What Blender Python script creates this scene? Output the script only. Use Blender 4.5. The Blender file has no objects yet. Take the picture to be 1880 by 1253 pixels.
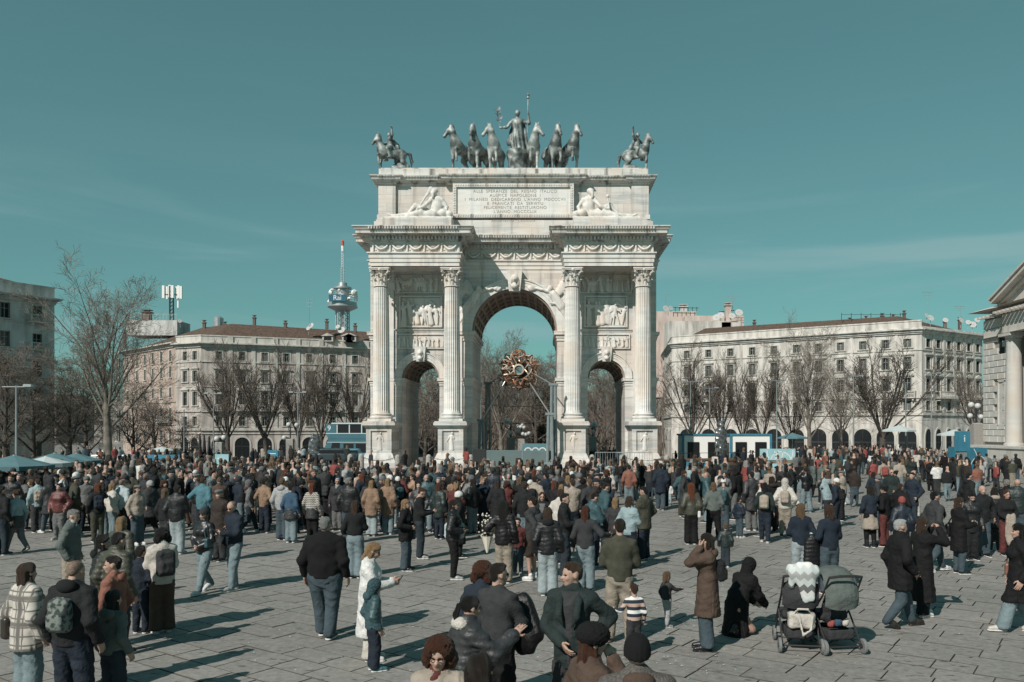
import bpy, bmesh, math, random
import numpy as np
from mathutils import Vector, Matrix
R = math.radians
D = bpy.data
SC = bpy.context.scene
COL = SC.collection

# ---------------------------------------------------------------- camera
FPX, HC, YH, VX = 1500.0, 3.2, 788.0, 1000.0       # focal length and principal point in photo pixels, eye height
cam = D.objects.new('camera', D.cameras.new('camera'))
COL.objects.link(cam)
cam.data.sensor_width = 36
cam.data.lens = FPX * 36 / 1880
cam.data.shift_x = (940 - VX) / 1880
cam.data.shift_y = (YH - 626.5) / 1880
cam.location = (0, 0, HC)
cam.rotation_euler = (R(90), 0, 0)
cam.data.clip_end = 6000
SC.camera = cam

# ---------------------------------------------------------------- sky, sun, exposure
CLOUD_OFF = (4.0, 17.0, 3.5)
SUN_EL, SUN_AZ = 39.0, 214.0                          # azimuth clockwise from +Y
W = D.worlds.new('World'); SC.world = W; W.use_nodes = True
nt = W.node_tree; nt.nodes.clear()
out = nt.nodes.new('ShaderNodeOutputWorld'); bg = nt.nodes.new('ShaderNodeBackground')
sky = nt.nodes.new('ShaderNodeTexSky'); sky.sky_type = 'NISHITA'; sky.sun_disc = False
sky.sun_elevation = R(SUN_EL); sky.sun_rotation = R(SUN_AZ); sky.air_density = 1.0; sky.dust_density = 0.3; sky.ozone_density = 1.0
hsv = nt.nodes.new('ShaderNodeHueSaturation'); hsv.inputs['Saturation'].default_value = 0.66; hsv.inputs['Hue'].default_value = 0.5
tint = nt.nodes.new('ShaderNodeMix'); tint.data_type = 'RGBA'; tint.blend_type = 'MULTIPLY'; tint.inputs[0].default_value = 1
tint.inputs[7].default_value = (0.50, 0.93, 0.80, 1)
tc = nt.nodes.new('ShaderNodeTexCoord'); mp = nt.nodes.new('ShaderNodeMapping'); mp.inputs['Scale'].default_value = (1.5, 1.5, 13)
mp.inputs['Rotation'].default_value = (R(3), R(7), 0); mp.inputs['Location'].default_value = CLOUD_OFF
nz = nt.nodes.new('ShaderNodeTexNoise'); nz.inputs['Scale'].default_value = 1.25; nz.inputs['Detail'].default_value = 8; nz.inputs['Roughness'].default_value = 0.55; nz.inputs['Distortion'].default_value = 0.5
rmp = nt.nodes.new('ShaderNodeMapRange'); rmp.interpolation_type = 'SMOOTHSTEP'; rmp.inputs[1].default_value = 0.5; rmp.inputs[2].default_value = 0.72; rmp.inputs[4].default_value = 0.75
sep = nt.nodes.new('ShaderNodeSeparateXYZ'); bnd = nt.nodes.new('ShaderNodeMapRange'); bnd.interpolation_type = 'SMOOTHSTEP'; bnd.inputs[1].default_value = 0.30; bnd.inputs[2].default_value = 0.16; bnd.inputs[3].default_value = 0.05
cm = nt.nodes.new('ShaderNodeMath'); cm.operation = 'MULTIPLY'
cl = nt.nodes.new('ShaderNodeMix'); cl.data_type = 'RGBA'; cl.inputs[7].default_value = (3.7, 5.9, 6.1, 1)
L = nt.links.new
gam = nt.nodes.new('ShaderNodeGamma'); gam.inputs[1].default_value = 0.68
t2 = nt.nodes.new('ShaderNodeMix'); t2.data_type = 'RGBA'; t2.blend_type = 'MULTIPLY'; t2.inputs[0].default_value = 1; t2.inputs[7].default_value = (1.16, 1.58, 1.60, 1)
L(sky.outputs[0], hsv.inputs['Color']); L(hsv.outputs[0], tint.inputs[6]); L(tint.outputs[2], gam.inputs[0]); L(gam.outputs[0], t2.inputs[6]); L(t2.outputs[2], cl.inputs[6])
L(tc.outputs['Generated'], mp.inputs[0]); L(mp.outputs[0], nz.inputs['Vector']); L(nz.outputs[0], rmp.inputs[0]); L(tc.outputs['Generated'], sep.inputs[0]); L(sep.outputs[2], bnd.inputs[0]); L(rmp.outputs[0], cm.inputs[0]); L(bnd.outputs[0], cm.inputs[1]); L(cm.outputs[0], cl.inputs[0])
L(cl.outputs[2], bg.inputs[0]); L(bg.outputs[0], out.inputs[0])
bg.inputs[1].default_value = 0.073
sun = D.objects.new('sun', D.lights.new('sun', 'SUN')); COL.objects.link(sun)
sun.data.energy = 4.8; sun.data.angle = R(0.5); sun.data.color = (1.0, 0.935, 0.865)
sd = Vector((math.sin(R(SUN_AZ)) * math.cos(R(SUN_EL)), math.cos(R(SUN_AZ)) * math.cos(R(SUN_EL)), math.sin(R(SUN_EL))))
sun.rotation_euler = sd.to_track_quat('Z', 'Y').to_euler(); sun.location = sd * 300
SC.view_settings.view_transform = 'Standard'; SC.view_settings.look = 'None'
SC.view_settings.exposure = 0.0; SC.view_settings.gamma = 1; SC.view_settings.use_curve_mapping = False
SC.cycles.max_bounces = 5; SC.cycles.diffuse_bounces = 3; SC.cycles.glossy_bounces = 2; SC.cycles.transmission_bounces = 4
SC.cycles.use_denoising = True

# ---------------------------------------------------------------- helpers
def gz(Y):
    """height of the ground: level square, falling gently beyond the arch"""
    if Y < 74: return 0.0
    return -2.3 * min(1.0, (Y - 74) / 52.0)
def gx(px, Y): return (px - VX) * Y / FPX
def zz(py, Y): return HC + (YH - py) * Y / FPX
def from_foot(px, py):
    Y = FPX * HC / (py - YH); return gx(px, Y), Y
def from_head(px, py, h):
    Y = FPX * (HC - h) / (py - YH); return gx(px, Y), Y

MATS = {}
def mat(name, col, rough=0.8, var=0.0, scale=3.0, bump=0.0, bscale=20.0, metal=0.0, spec=0.3, stretch=None, coord='Object', col2=None, lo=0.35, hi=0.7, detail=5):
    if name in MATS: return MATS[name]
    m = D.materials.new(name); m.use_nodes = True; t = m.node_tree; b = t.nodes['Principled BSDF']
    b.inputs['Base Color'].default_value = (*col, 1); b.inputs['Roughness'].default_value = rough
    b.inputs['Metallic'].default_value = metal; b.inputs['Specular IOR Level'].default_value = spec
    m.diffuse_color = (*col, 1)
    if var or bump:
        c = t.nodes.new('ShaderNodeTexCoord'); mm = t.nodes.new('ShaderNodeMapping')
        t.links.new(c.outputs[coord], mm.inputs[0])
        if stretch: mm.inputs['Scale'].default_value = stretch
    if var:
        n = t.nodes.new('ShaderNodeTexNoise'); n.inputs['Scale'].default_value = scale; n.inputs['Detail'].default_value = detail
        t.links.new(mm.outputs[0], n.inputs['Vector'])
        mr = t.nodes.new('ShaderNodeMapRange'); mr.inputs[1].default_value = lo; mr.inputs[2].default_value = hi
        t.links.new(n.outputs[0], mr.inputs[0])
        mx = t.nodes.new('ShaderNodeMix'); mx.data_type = 'RGBA'
        mx.inputs[6].default_value = (*col, 1)
        mx.inputs[7].default_value = (*(col2 if col2 else tuple(x * (1 - var) for x in col)), 1)
        t.links.new(mr.outputs[0], mx.inputs[0]); t.links.new(mx.outputs[2], b.inputs['Base Color'])
    if bump:
        n2 = t.nodes.new('ShaderNodeTexNoise'); n2.inputs['Scale'].default_value = bscale; n2.inputs['Detail'].default_value = 4
        t.links.new(mm.outputs[0], n2.inputs['Vector'])
        bp = t.nodes.new('ShaderNodeBump'); bp.inputs['Strength'].default_value = bump; bp.inputs['Distance'].default_value = 0.05
        t.links.new(n2.outputs[0], bp.inputs['Height']); t.links.new(bp.outputs[0], b.inputs['Normal'])
    MATS[name] = m
    return m

def tag(o, label=None, cat=None, group=None, kind=None):
    if label: o['label'] = label
    if cat: o['category'] = cat
    if group: o['group'] = group
    if kind: o['kind'] = kind
    return o
def empty(name, loc=(0, 0, 0), rz=0.0, label=None, cat=None, group=None):
    o = D.objects.new(name, None); COL.objects.link(o); o.location = loc; o.rotation_euler = (0, 0, rz); o.empty_display_size = 0.2
    return tag(o, label, cat, group)
def link(name, me, parent=None, loc=(0, 0, 0), rot=(0, 0, 0), sca=None, mats=None):
    o = D.objects.new(name, me); COL.objects.link(o); o.location = loc; o.rotation_euler = rot
    if sca is not None: o.scale = sca if hasattr(sca, '__len__') else (sca,) * 3
    if parent: o.parent = parent
    if mats is not None:
        for i, mm in enumerate(mats if isinstance(mats, (list, tuple)) else [mats]):
            if len(me.materials) <= i: me.materials.append(None)
            o.material_slots[i].link = 'OBJECT'; o.material_slots[i].material = mm
    return o
def children_of(o): return list(o.children)
def copy_tree(o, parent=None):
    c = o.copy(); COL.objects.link(c); c.parent = parent
    for ch in o.children: copy_tree(ch, c)
    return c

def mesh_np(name, V, Q, mats=(), smooth=True, mi=None, sharp=None):
    me = D.meshes.new(name); n = len(V); k = Q.shape[1]
    me.vertices.add(n); me.vertices.foreach_set('co', np.ascontiguousarray(V, dtype=np.float32).ravel())
    me.loops.add(Q.size); me.loops.foreach_set('vertex_index', np.ascontiguousarray(Q, dtype=np.int32).ravel())
    me.polygons.add(len(Q)); me.polygons.foreach_set('loop_start', np.arange(0, Q.size, k, dtype=np.int32))
    if smooth: me.polygons.foreach_set('use_smooth', np.ones(len(Q), dtype=bool))
    for m in mats: me.materials.append(m)
    if mi is not None: me.polygons.foreach_set('material_index', np.asarray(mi, dtype=np.int32))
    me.update(calc_edges=True); me.validate()
    return me

class MB:
    def __init__(s): s.v = []; s.f = []; s.m = []
    def add(s, vs, fs, M=None, mi=0):
        b = len(s.v)
        if M is not None: vs = [tuple(M @ Vector(p)) for p in vs]
        s.v += [tuple(p) for p in vs]; s.f += [tuple(i + b for i in f) for f in fs]; s.m += [mi] * len(fs)
        return s
    def box(s, x0, y0, z0, x1, y1, z1, M=None, mi=0):
        if x0 > x1: x0, x1 = x1, x0
        if y0 > y1: y0, y1 = y1, y0
        if z0 > z1: z0, z1 = z1, z0
        return s.add([(x0, y0, z0), (x1, y0, z0), (x1, y1, z0), (x0, y1, z0), (x0, y0, z1), (x1, y0, z1), (x1, y1, z1), (x0, y1, z1)],
                     [(3, 2, 1, 0), (4, 5, 6, 7), (0, 1, 5, 4), (1, 2, 6, 5), (2, 3, 7, 6), (3, 0, 4, 7)], M, mi)
    def cbox(s, c, d, M=None, mi=0):
        return s.box(c[0] - d[0] / 2, c[1] - d[1] / 2, c[2] - d[2] / 2, c[0] + d[0] / 2, c[1] + d[1] / 2, c[2] + d[2] / 2, M, mi)
    def bbox(s, x0, y0, z0, x1, y1, z1, b, M=None, mi=0):
        """box with its four upper edges chamfered"""
        return s.add([(x0, y0, z0), (x1, y0, z0), (x1, y1, z0), (x0, y1, z0), (x0, y0, z1 - b), (x1, y0, z1 - b), (x1, y1, z1 - b), (x0, y1, z1 - b),
                      (x0 + b, y0 + b, z1), (x1 - b, y0 + b, z1), (x1 - b, y1 - b, z1), (x0 + b, y1 - b, z1)],
                     [(3, 2, 1, 0), (0, 1, 5, 4), (1, 2, 6, 5), (2, 3, 7, 6), (3, 0, 4, 7), (4, 5, 9, 8), (5, 6, 10, 9), (6, 7, 11, 10), (7, 4, 8, 11), (8, 9, 10, 11)], M, mi)
    def lathe(s, prof, n=24, c=(0, 0, 0), M=None, mi=0, cap=True):
        vs = []; fs = []
        for r, z in prof:
            for i in range(n):
                a = 2 * math.pi * i / n; vs.append((c[0] + r * math.cos(a), c[1] + r * math.sin(a), c[2] + z))
        for j in range(len(prof) - 1):
            for i in range(n):
                k = (i + 1) % n; fs.append((j * n + i, j * n + k, (j + 1) * n + k, (j + 1) * n + i))
        if cap:
            fs.append(tuple(range(n - 1, -1, -1))); fs.append(tuple((len(prof) - 1) * n + i for i in range(n)))
        return s.add(vs, fs, M, mi)
    def tube(s, pts, rad, n=6, mi=0, cap=True):
        pts = [Vector(p) for p in pts]
        if not hasattr(rad, '__len__'): rad = [rad] * len(pts)
        vs = []; fs = []; up = None
        for i, p in enumerate(pts):
            d = (pts[min(i + 1, len(pts) - 1)] - pts[max(i - 1, 0)])
            d = d.normalized() if d.length > 1e-9 else Vector((0, 0, 1))
            if up is None: up = d.orthogonal().normalized()
            u = (up - d * up.dot(d)); u = u.normalized() if u.length > 1e-6 else d.orthogonal().normalized(); up = u
            w = d.cross(u)
            for k in range(n):
                a = 2 * math.pi * k / n; vs.append(p + (u * math.cos(a) + w * math.sin(a)) * rad[i])
        for i in range(len(pts) - 1):
            for k in range(n):
                q = (k + 1) % n; fs.append((i * n + k, i * n + q, (i + 1) * n + q, (i + 1) * n + k))
        if cap and n > 2: fs.append(tuple(range(n - 1, -1, -1))); fs.append(tuple((len(pts) - 1) * n + k for k in range(n)))
        return s.add(vs, fs, None, mi)
    def ball(s, c, r, n=12, m=8, mi=0):
        r = r if hasattr(r, '__len__') else (r, r, r)
        prof = [(math.sin(math.pi * j / m), -math.cos(math.pi * j / m)) for j in range(1, m)]
        vs = [(c[0], c[1], c[2] - r[2])]
        for a_, z_ in prof:
            for i in range(n):
                a = 2 * math.pi * i / n; vs.append((c[0] + r[0] * a_ * math.cos(a), c[1] + r[1] * a_ * math.sin(a), c[2] + r[2] * z_))
        vs.append((c[0], c[1], c[2] + r[2])); fs = []
        for i in range(n):
            k = (i + 1) % n; fs.append((0, 1 + k, 1 + i))
            for j in range(m - 2): fs.append((1 + j * n + i, 1 + j * n + k, 1 + (j + 1) * n + k, 1 + (j + 1) * n + i))
            fs.append((len(vs) - 1, 1 + (m - 2) * n + i, 1 + (m - 2) * n + k))
        return s.add(vs, fs, None, mi)
    def prism(s, poly, a0, a1, axis='y', M=None, mi=0):
        """2-D polygon extruded from a0 to a1 along axis"""
        n = len(poly)
        f = {'y': lambda p, a: (p[0], a, p[1]), 'x': lambda p, a: (a, p[0], p[1]), 'z': lambda p, a: (p[0], p[1], a)}[axis]
        vs = [f(p, a0) for p in poly] + [f(p, a1) for p in poly]
        fs = [tuple(range(n)), tuple(range(2 * n - 1, n - 1, -1))] + [(i, i + n, (i + 1) % n + n, (i + 1) % n) for i in range(n)]
        return s.add(vs, fs, M, mi)
    def sweep(s, path, prof, closed=False, mi=0):
        """profile (outward offset, z) swept along a plan path with mitred corners; outward is to the right of travel"""
        n = len(path); rings = []
        for i, p in enumerate(path):
            p = Vector(p)
            a = Vector(path[i - 1]) if (i > 0 or closed) else None
            b = Vector(path[(i + 1) % n]) if (i < n - 1 or closed) else None
            d1 = (p - a).normalized() if a is not None else (b - p).normalized()
            d2 = (b - p).normalized() if b is not None else d1
            n1 = Vector((d1.y, -d1.x)); n2 = Vector((d2.y, -d2.x))
            m = (n1 + n2); m = m / max(0.2, m.dot(n1)) if m.length > 1e-6 else n1
            rings.append([(p.x + m.x * o, p.y + m.y * o, z) for o, z in prof])
        k = len(prof); vs = [q for r in rings for q in r]; fs = []
        for i in range(n if closed else n - 1):
            j = (i + 1) % n
            for q in range(k - 1): fs.append((i * k + q, j * k + q, j * k + q + 1, i * k + q + 1))
        return s.add(vs, fs, None, mi)
    def mesh(s, name, mats=(), smooth=None):
        me = D.meshes.new(name); me.from_pydata(s.v, [], s.f)
        for m in (mats if isinstance(mats, (list, tuple)) else [mats]): me.materials.append(m)
        if any(s.m): me.polygons.foreach_set('material_index', s.m)
        if smooth:
            me.polygons.foreach_set('use_smooth', [True] * len(me.polygons)); me.set_sharp_from_angle(angle=R(smooth))
        me.update(); return me
    def build(s, name, mats=(), parent=None, loc=(0, 0, 0), rot=(0, 0, 0), smooth=None):
        return link(name, s.mesh(name, mats, smooth), parent, loc, rot)

def text_mesh(name, body, size, m, parent, loc, rot=(R(90), 0, 0), extr=0.01, sx=1.0, align='CENTER', space=1.0):
    cu = D.curves.new(name, 'FONT'); cu.body = body; cu.size = size; cu.extrude = extr; cu.align_x = align; cu.align_y = 'CENTER'; cu.space_character = space
    o = D.objects.new(name, cu); COL.objects.link(o)
    me = D.meshes.new_from_object(o.evaluated_get(bpy.context.evaluated_depsgraph_get())); D.objects.remove(o); me.name = name
    me.materials.clear(); me.materials.append(m)
    return link(name, me, parent, loc, rot, (sx, 1, 1))

# ---------------------------------------------------------------- implicit-surface mesher (organic shapes)
class Field:
    def __init__(s, lo, hi, h):
        s.h = h; s.lo = np.array(lo, float) - 2 * h; s.n = np.maximum(4, np.ceil((np.array(hi, float) + 2 * h - s.lo) / h).astype(int) + 1)
        s.F = np.full(s.n, 0.25 if h < 0.2 else 2.0, dtype=np.float32)
        s.ax = [s.lo[i] + h * np.arange(s.n[i]) for i in range(3)]
    def blk(s, lo, hi):
        i0 = np.clip(np.floor((np.array(lo) - s.lo) / s.h).astype(int), 0, s.n); i1 = np.clip(np.ceil((np.array(hi) - s.lo) / s.h).astype(int) + 1, 0, s.n)
        sl = tuple(slice(a, b) for a, b in zip(i0, i1))
        return sl, s.ax[0][sl[0]][:, None, None], s.ax[1][sl[1]][None, :, None], s.ax[2][sl[2]][None, None, :]
    def put(s, sl, d, k, sub):
        A = s.F[sl]
        if A.size == 0: return
        if sub:
            hh = np.clip(0.5 - 0.5 * (A + d) / k, 0, 1); s.F[sl] = A + (-d - A) * hh + k * hh * (1 - hh)
        else:
            hh = np.clip(0.5 + 0.5 * (A - d) / k, 0, 1); s.F[sl] = A + (d - A) * hh - k * hh * (1 - hh)
    def cone(s, a, b, ra, rb, k=0.02, ys=1.0, sub=False):
        a = np.array(a, float); b = np.array(b, float); r = max(ra, rb) * max(1, ys) + k + 2 * s.h
        sl, x, y, z = s.blk(np.minimum(a, b) - r, np.maximum(a, b) + r)
        ba = b - a; L2 = max(float(ba @ ba), 1e-9)
        px, py, pz = x - a[0], y - a[1], z - a[2]
        t = np.clip((px * ba[0] + py * ba[1] + pz * ba[2]) / L2, 0, 1)
        dx, dy, dz = px - t * ba[0], (py - t * ba[1]) / ys, pz - t * ba[2]
        d = np.sqrt(dx * dx + dy * dy + dz * dz) - (ra + (rb - ra) * t)
        if ys < 1: d = d * (0.5 + 0.5 * ys)
        s.put(sl, d, k, sub); return s
    def ell(s, c, r, Rm=None, k=0.02, sub=False):
        c = np.array(c, float); r = np.array(r if hasattr(r, '__len__') else (r,) * 3, float); e = r.max() + k + 2 * s.h
        if Rm is None: lo, hi = c - r - k - 2 * s.h, c + r + k + 2 * s.h
        else: lo, hi = c - e, c + e
        sl, x, y, z = s.blk(lo, hi); p = [x - c[0], y - c[1], z - c[2]]
        if Rm is not None:
            Rm = np.array(Rm)[:3, :3]; p = [p[0] * Rm[0, i] + p[1] * Rm[1, i] + p[2] * Rm[2, i] for i in range(3)]
        q0 = np.sqrt((p[0] / r[0]) ** 2 + (p[1] / r[1]) ** 2 + (p[2] / r[2]) ** 2)
        q1 = np.sqrt((p[0] / r[0] ** 2) ** 2 + (p[1] / r[1] ** 2) ** 2 + (p[2] / r[2] ** 2) ** 2) + 1e-9
        s.put(sl, q0 * (q0 - 1) / q1, k, sub); return s
    def rbox(s, c, hs, k=0.02, rad=0.01, sub=False):
        c = np.array(c, float); hs = np.array(hs, float); e = hs + k + 2 * s.h
        sl, x, y, z = s.blk(c - e, c + e)
        q = np.broadcast_arrays(np.abs(x - c[0]) - hs[0] + rad, np.abs(y - c[1]) - hs[1] + rad, np.abs(z - c[2]) - hs[2] + rad)
        d = np.sqrt(sum(np.maximum(v, 0) ** 2 for v in q)) + np.minimum(np.maximum(np.maximum(q[0], q[1]), q[2]), 0) - rad
        s.put(sl, d, k, sub); return s
    def chain(s, pts, rad, k=0.02, ys=1.0):
        for i in range(len(pts) - 1): s.cone(pts[i], pts[i + 1], rad[i], rad[i + 1], k, ys)
        return s
    def cut(s, n, d):
        """keep n.p < d"""
        s.F = np.maximum(s.F, (s.ax[0][:, None, None] * n[0] + s.ax[1][None, :, None] * n[1] + s.ax[2][None, None, :] * n[2] - d).astype(np.float32)); return s
    def disp(s, fn):
        s.F = (s.F + fn(s.ax[0][:, None, None], s.ax[1][None, :, None], s.ax[2][None, None, :])).astype(np.float32); return s
    def mesh(s):
        F = s.F; F[[0, -1]] = np.maximum(F[[0, -1]], 1e-3); F[:, [0, -1]] = np.maximum(F[:, [0, -1]], 1e-3); F[:, :, [0, -1]] = np.maximum(F[:, :, [0, -1]], 1e-3)
        ins = F < 0; a, b, c = F.shape
        cnt = sum(ins[i:a - 1 + i, j:b - 1 + j, k:c - 1 + k].astype(np.int8) for i in (0, 1) for j in (0, 1) for k in (0, 1))
        act = (cnt > 0) & (cnt < 8); I = np.argwhere(act); N = len(I)
        if N == 0: return np.zeros((0, 3)), np.zeros((0, 4), int)
        idx = -np.ones(act.shape, dtype=np.int64); idx[act] = np.arange(N)
        cor = {(i, j, k): F[I[:, 0] + i, I[:, 1] + j, I[:, 2] + k] for i in (0, 1) for j in (0, 1) for k in (0, 1)}
        P = np.zeros((N, 3)); Wt = np.zeros(N)
        for axis in range(3):
            for u in (0, 1):
                for w in (0, 1):
                    o = [0, 0, 0]; oth = [q for q in range(3) if q != axis]; o[oth[0]] = u; o[oth[1]] = w
                    o2 = list(o); o2[axis] = 1
                    f0 = cor[tuple(o)]; f1 = cor[tuple(o2)]; x = (f0 < 0) != (f1 < 0)
                    t = np.where(x, f0 / np.where(f0 == f1, 1, f0 - f1), 0)
                    q = np.tile(np.array(o, float), (N, 1)); q[:, axis] = t
                    P += q * x[:, None]; Wt += x
        V = s.lo + s.h * (I + P / np.maximum(Wt, 1)[:, None])
        Q = []
        for axis in range(3):
            A = [slice(None)] * 3; B = [slice(None)] * 3; A[axis] = slice(0, -1); B[axis] = slice(1, None)
            s0 = ins[tuple(A)]; s1 = ins[tuple(B)]; e = np.argwhere(s0 != s1)
            o1, o2 = [(1, 2), (2, 0), (0, 1)][axis]
            e = e[(e[:, o1] > 0) & (e[:, o2] > 0)]
            fl = s0[e[:, 0], e[:, 1], e[:, 2]]
            def g(d1, d2):
                q = e.copy(); q[:, o1] -= d1; q[:, o2] -= d2; return idx[q[:, 0], q[:, 1], q[:, 2]]
            quad = np.stack([g(1, 1), g(0, 1), g(0, 0), g(1, 0)], 1)
            quad[~fl] = quad[~fl][:, ::-1]; Q.append(quad)
        Q = np.concatenate(Q); Q = Q[(Q >= 0).all(1)]
        return V, Q
    def build(s, name, m, parent=None, loc=(0, 0, 0), rot=(0, 0, 0)):
        V, Q = s.mesh(); return link(name, mesh_np(name, V, Q, m if isinstance(m, (list, tuple)) else [m]), parent, loc, rot)
# ================================================================ GROUND
def stone_ground(name, col, joints=False):
    m = D.materials.new(name); m.use_nodes = True; t = m.node_tree; b = t.nodes['Principled BSDF']; lk = t.links.new
    b.inputs['Roughness'].default_value = 0.78; b.inputs['Specular IOR Level'].default_value = 0.25
    c = t.nodes.new('ShaderNodeTexCoord'); N = t.nodes.new
    g = N('ShaderNodeNewGeometry')
    n1 = N('ShaderNodeTexNoise'); n1.inputs['Scale'].default_value = 0.35; n1.inputs['Detail'].default_value = 6
    n2 = N('ShaderNodeTexNoise'); n2.inputs['Scale'].default_value = 9; n2.inputs['Detail'].default_value = 8; n2.inputs['Roughness'].default_value = 0.7
    n3 = N('ShaderNodeTexNoise'); n3.inputs['Scale'].default_value = 6.5; n3.inputs['Detail'].default_value = 4
    mp = N('ShaderNodeMapping'); mp.inputs['Rotation'].default_value = (0, 0, R(35)); mp.inputs['Scale'].default_value = (0.5, 1.6, 1)
    lk(g.outputs['Position'], n1.inputs['Vector']); lk(g.outputs['Position'], n2.inputs['Vector']); lk(g.outputs['Position'], mp.inputs[0]); lk(mp.outputs[0], n3.inputs['Vector'])
    def mr(src, a, bb, x, y):
        r = N('ShaderNodeMapRange'); r.inputs[1].default_value = a; r.inputs[2].default_value = bb; r.inputs[3].default_value = x; r.inputs[4].default_value = y; lk(src, r.inputs[0]); return r.outputs[0]
    def mul(a, bb):
        q = N('ShaderNodeMath'); q.operation = 'MULTIPLY'; lk(a, q.inputs[0]); lk(bb, q.inputs[1]); return q.outputs[0]
    v = mul(mul(mr(n1.outputs[0], 0.3, 0.7, 0.86, 1.12), mr(n2.outputs[0], 0.25, 0.75, 0.64, 1.3)), mr(n3.outputs[0], 0.63, 0.68, 1.0, 0.3))
    oi = N('ShaderNodeObjectInfo'); v = mul(v, mr(oi.outputs['Random'], 0, 1, 0.94, 1.06))
    if joints:
        br = N('ShaderNodeTexBrick'); mp2 = N('ShaderNodeMapping'); mp2.inputs['Rotation'].default_value = (0, 0, R(35)); lk(g.outputs['Position'], mp2.inputs[0]); lk(mp2.outputs[0], br.inputs['Vector'])
        br.inputs['Scale'].default_value = 1; br.inputs['Brick Width'].default_value = 0.8; br.inputs['Row Height'].default_value = 0.46; br.inputs['Mortar Size'].default_value = 0.015
        br.inputs['Color1'].default_value = (1.08, 1.08, 1.08, 1); br.inputs['Color2'].default_value = (0.85, 0.85, 0.85, 1); br.inputs['Mortar'].default_value = (0.4, 0.4, 0.4, 1)
        v = mul(v, br.outputs[0])
    mx = N('ShaderNodeMix'); mx.data_type = 'RGBA'; mx.blend_type = 'MULTIPLY'; mx.inputs[0].default_value = 1; mx.inputs[6].default_value = (*col, 1); lk(v, mx.inputs[7]); lk(mx.outputs[2], b.inputs['Base Color'])
    bp = N('ShaderNodeBump'); bp.inputs['Strength'].default_value = 0.35; bp.inputs['Distance'].default_value = 0.02; lk(n2.outputs[0], bp.inputs['Height']); lk(bp.outputs[0], b.inputs['Normal'])
    return m
GCOL = (0.228, 0.222, 0.206)
gm = stone_ground('square_paving', GCOL, True)
mb = MB(); ys = [-40, 0, 8, 20, 36, 74, 80, 90, 100, 113, 126, 160, 240, 500, 3000]; xs = [-3000, -300, -100, -40, -10, 20, 60, 100, 300, 3000]
mb.add([(x, y, gz(y) - 0.025) for y in ys for x in xs], [(j * len(xs) + i, j * len(xs) + i + 1, (j + 1) * len(xs) + i + 1, (j + 1) * len(xs) + i) for j in range(len(ys) - 1) for i in range(len(xs) - 1)])
ground = tag(mb.build('ground', gm), kind='structure')

random.seed(7)
SA = R(-35); E1 = (math.cos(SA), math.sin(SA)); E2 = (-math.sin(SA), math.cos(SA))
slab_m = [stone_ground('paving_slab_stone_%d' % i, tuple(c * k for c in GCOL)) for i, k in enumerate((0.96, 1.0, 1.04))]
slabs = []
for r in range(-60, 125):
    v0 = r * 0.46; u = -60 + random.random()
    while u < 60:
        ln = random.choice((0.55, 0.65, 0.8, 0.95, 1.1)) * random.uniform(0.93, 1.07)
        cu, cv = u + ln / 2, v0 + 0.23
        X, Y = E1[0] * cu + E2[0] * cv, E1[1] * cu + E2[1] * cv
        if 9.6 < Y < 36 and -0.69 * Y - 0.6 < X < 0.61 * Y + 0.6: slabs.append((Y, X, ln))
        u += ln
slabs.sort()
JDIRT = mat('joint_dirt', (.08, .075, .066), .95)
def slab_mb(mb, X, Y, ln, mi=0, ji=1):
    j = 0.007; h = random.uniform(-0.006, 0.004)
    M = Matrix.Translation((X, Y, h)) @ Matrix.Rotation(SA + random.uniform(-0.006, 0.006), 4, 'Z') @ Matrix.Rotation(random.uniform(-0.004, 0.004), 4, 'X')
    mb.bbox(-ln / 2 + j, -0.23 + j, -0.06, ln / 2 - j, 0.23 - j, 0, 0.005, M, mi)
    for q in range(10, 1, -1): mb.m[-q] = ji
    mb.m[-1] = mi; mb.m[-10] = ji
for Y, X, ln in slabs[:300]:
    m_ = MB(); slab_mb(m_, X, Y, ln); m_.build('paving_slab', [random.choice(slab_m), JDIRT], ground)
m_ = MB()
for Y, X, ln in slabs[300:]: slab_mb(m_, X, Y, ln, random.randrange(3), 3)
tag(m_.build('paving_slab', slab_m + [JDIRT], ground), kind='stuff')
# confetti and litter trodden on the paving
m_ = MB()
for _ in range(1500):
    px = random.gauss(1130, 170) if random.random() < 0.8 else random.uniform(150, 1850); py = random.gauss(1140, 55) if random.random() < .85 else random.uniform(1020, 1240)
    if py < 1000: continue
    X, Y = from_foot(px, py); a = random.uniform(0, 6.28); s = random.uniform(0.006, 0.016)
    m_.add([(X + s * math.cos(a + q * 1.57), Y + s * math.sin(a + q * 1.57), 0.008 + 0.004 * (q % 2)) for q in range(4)], [(0, 1, 2, 3)], mi=random.randrange(3))
tag(m_.build('confetti', [mat('confetti_white', (.7, .7, .68)), mat('confetti_teal', (.25, .5, .55)), mat('confetti_pink', (.6, .35, .3))]), 'paper confetti strewn over the paving', 'confetti', kind='stuff')

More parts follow.
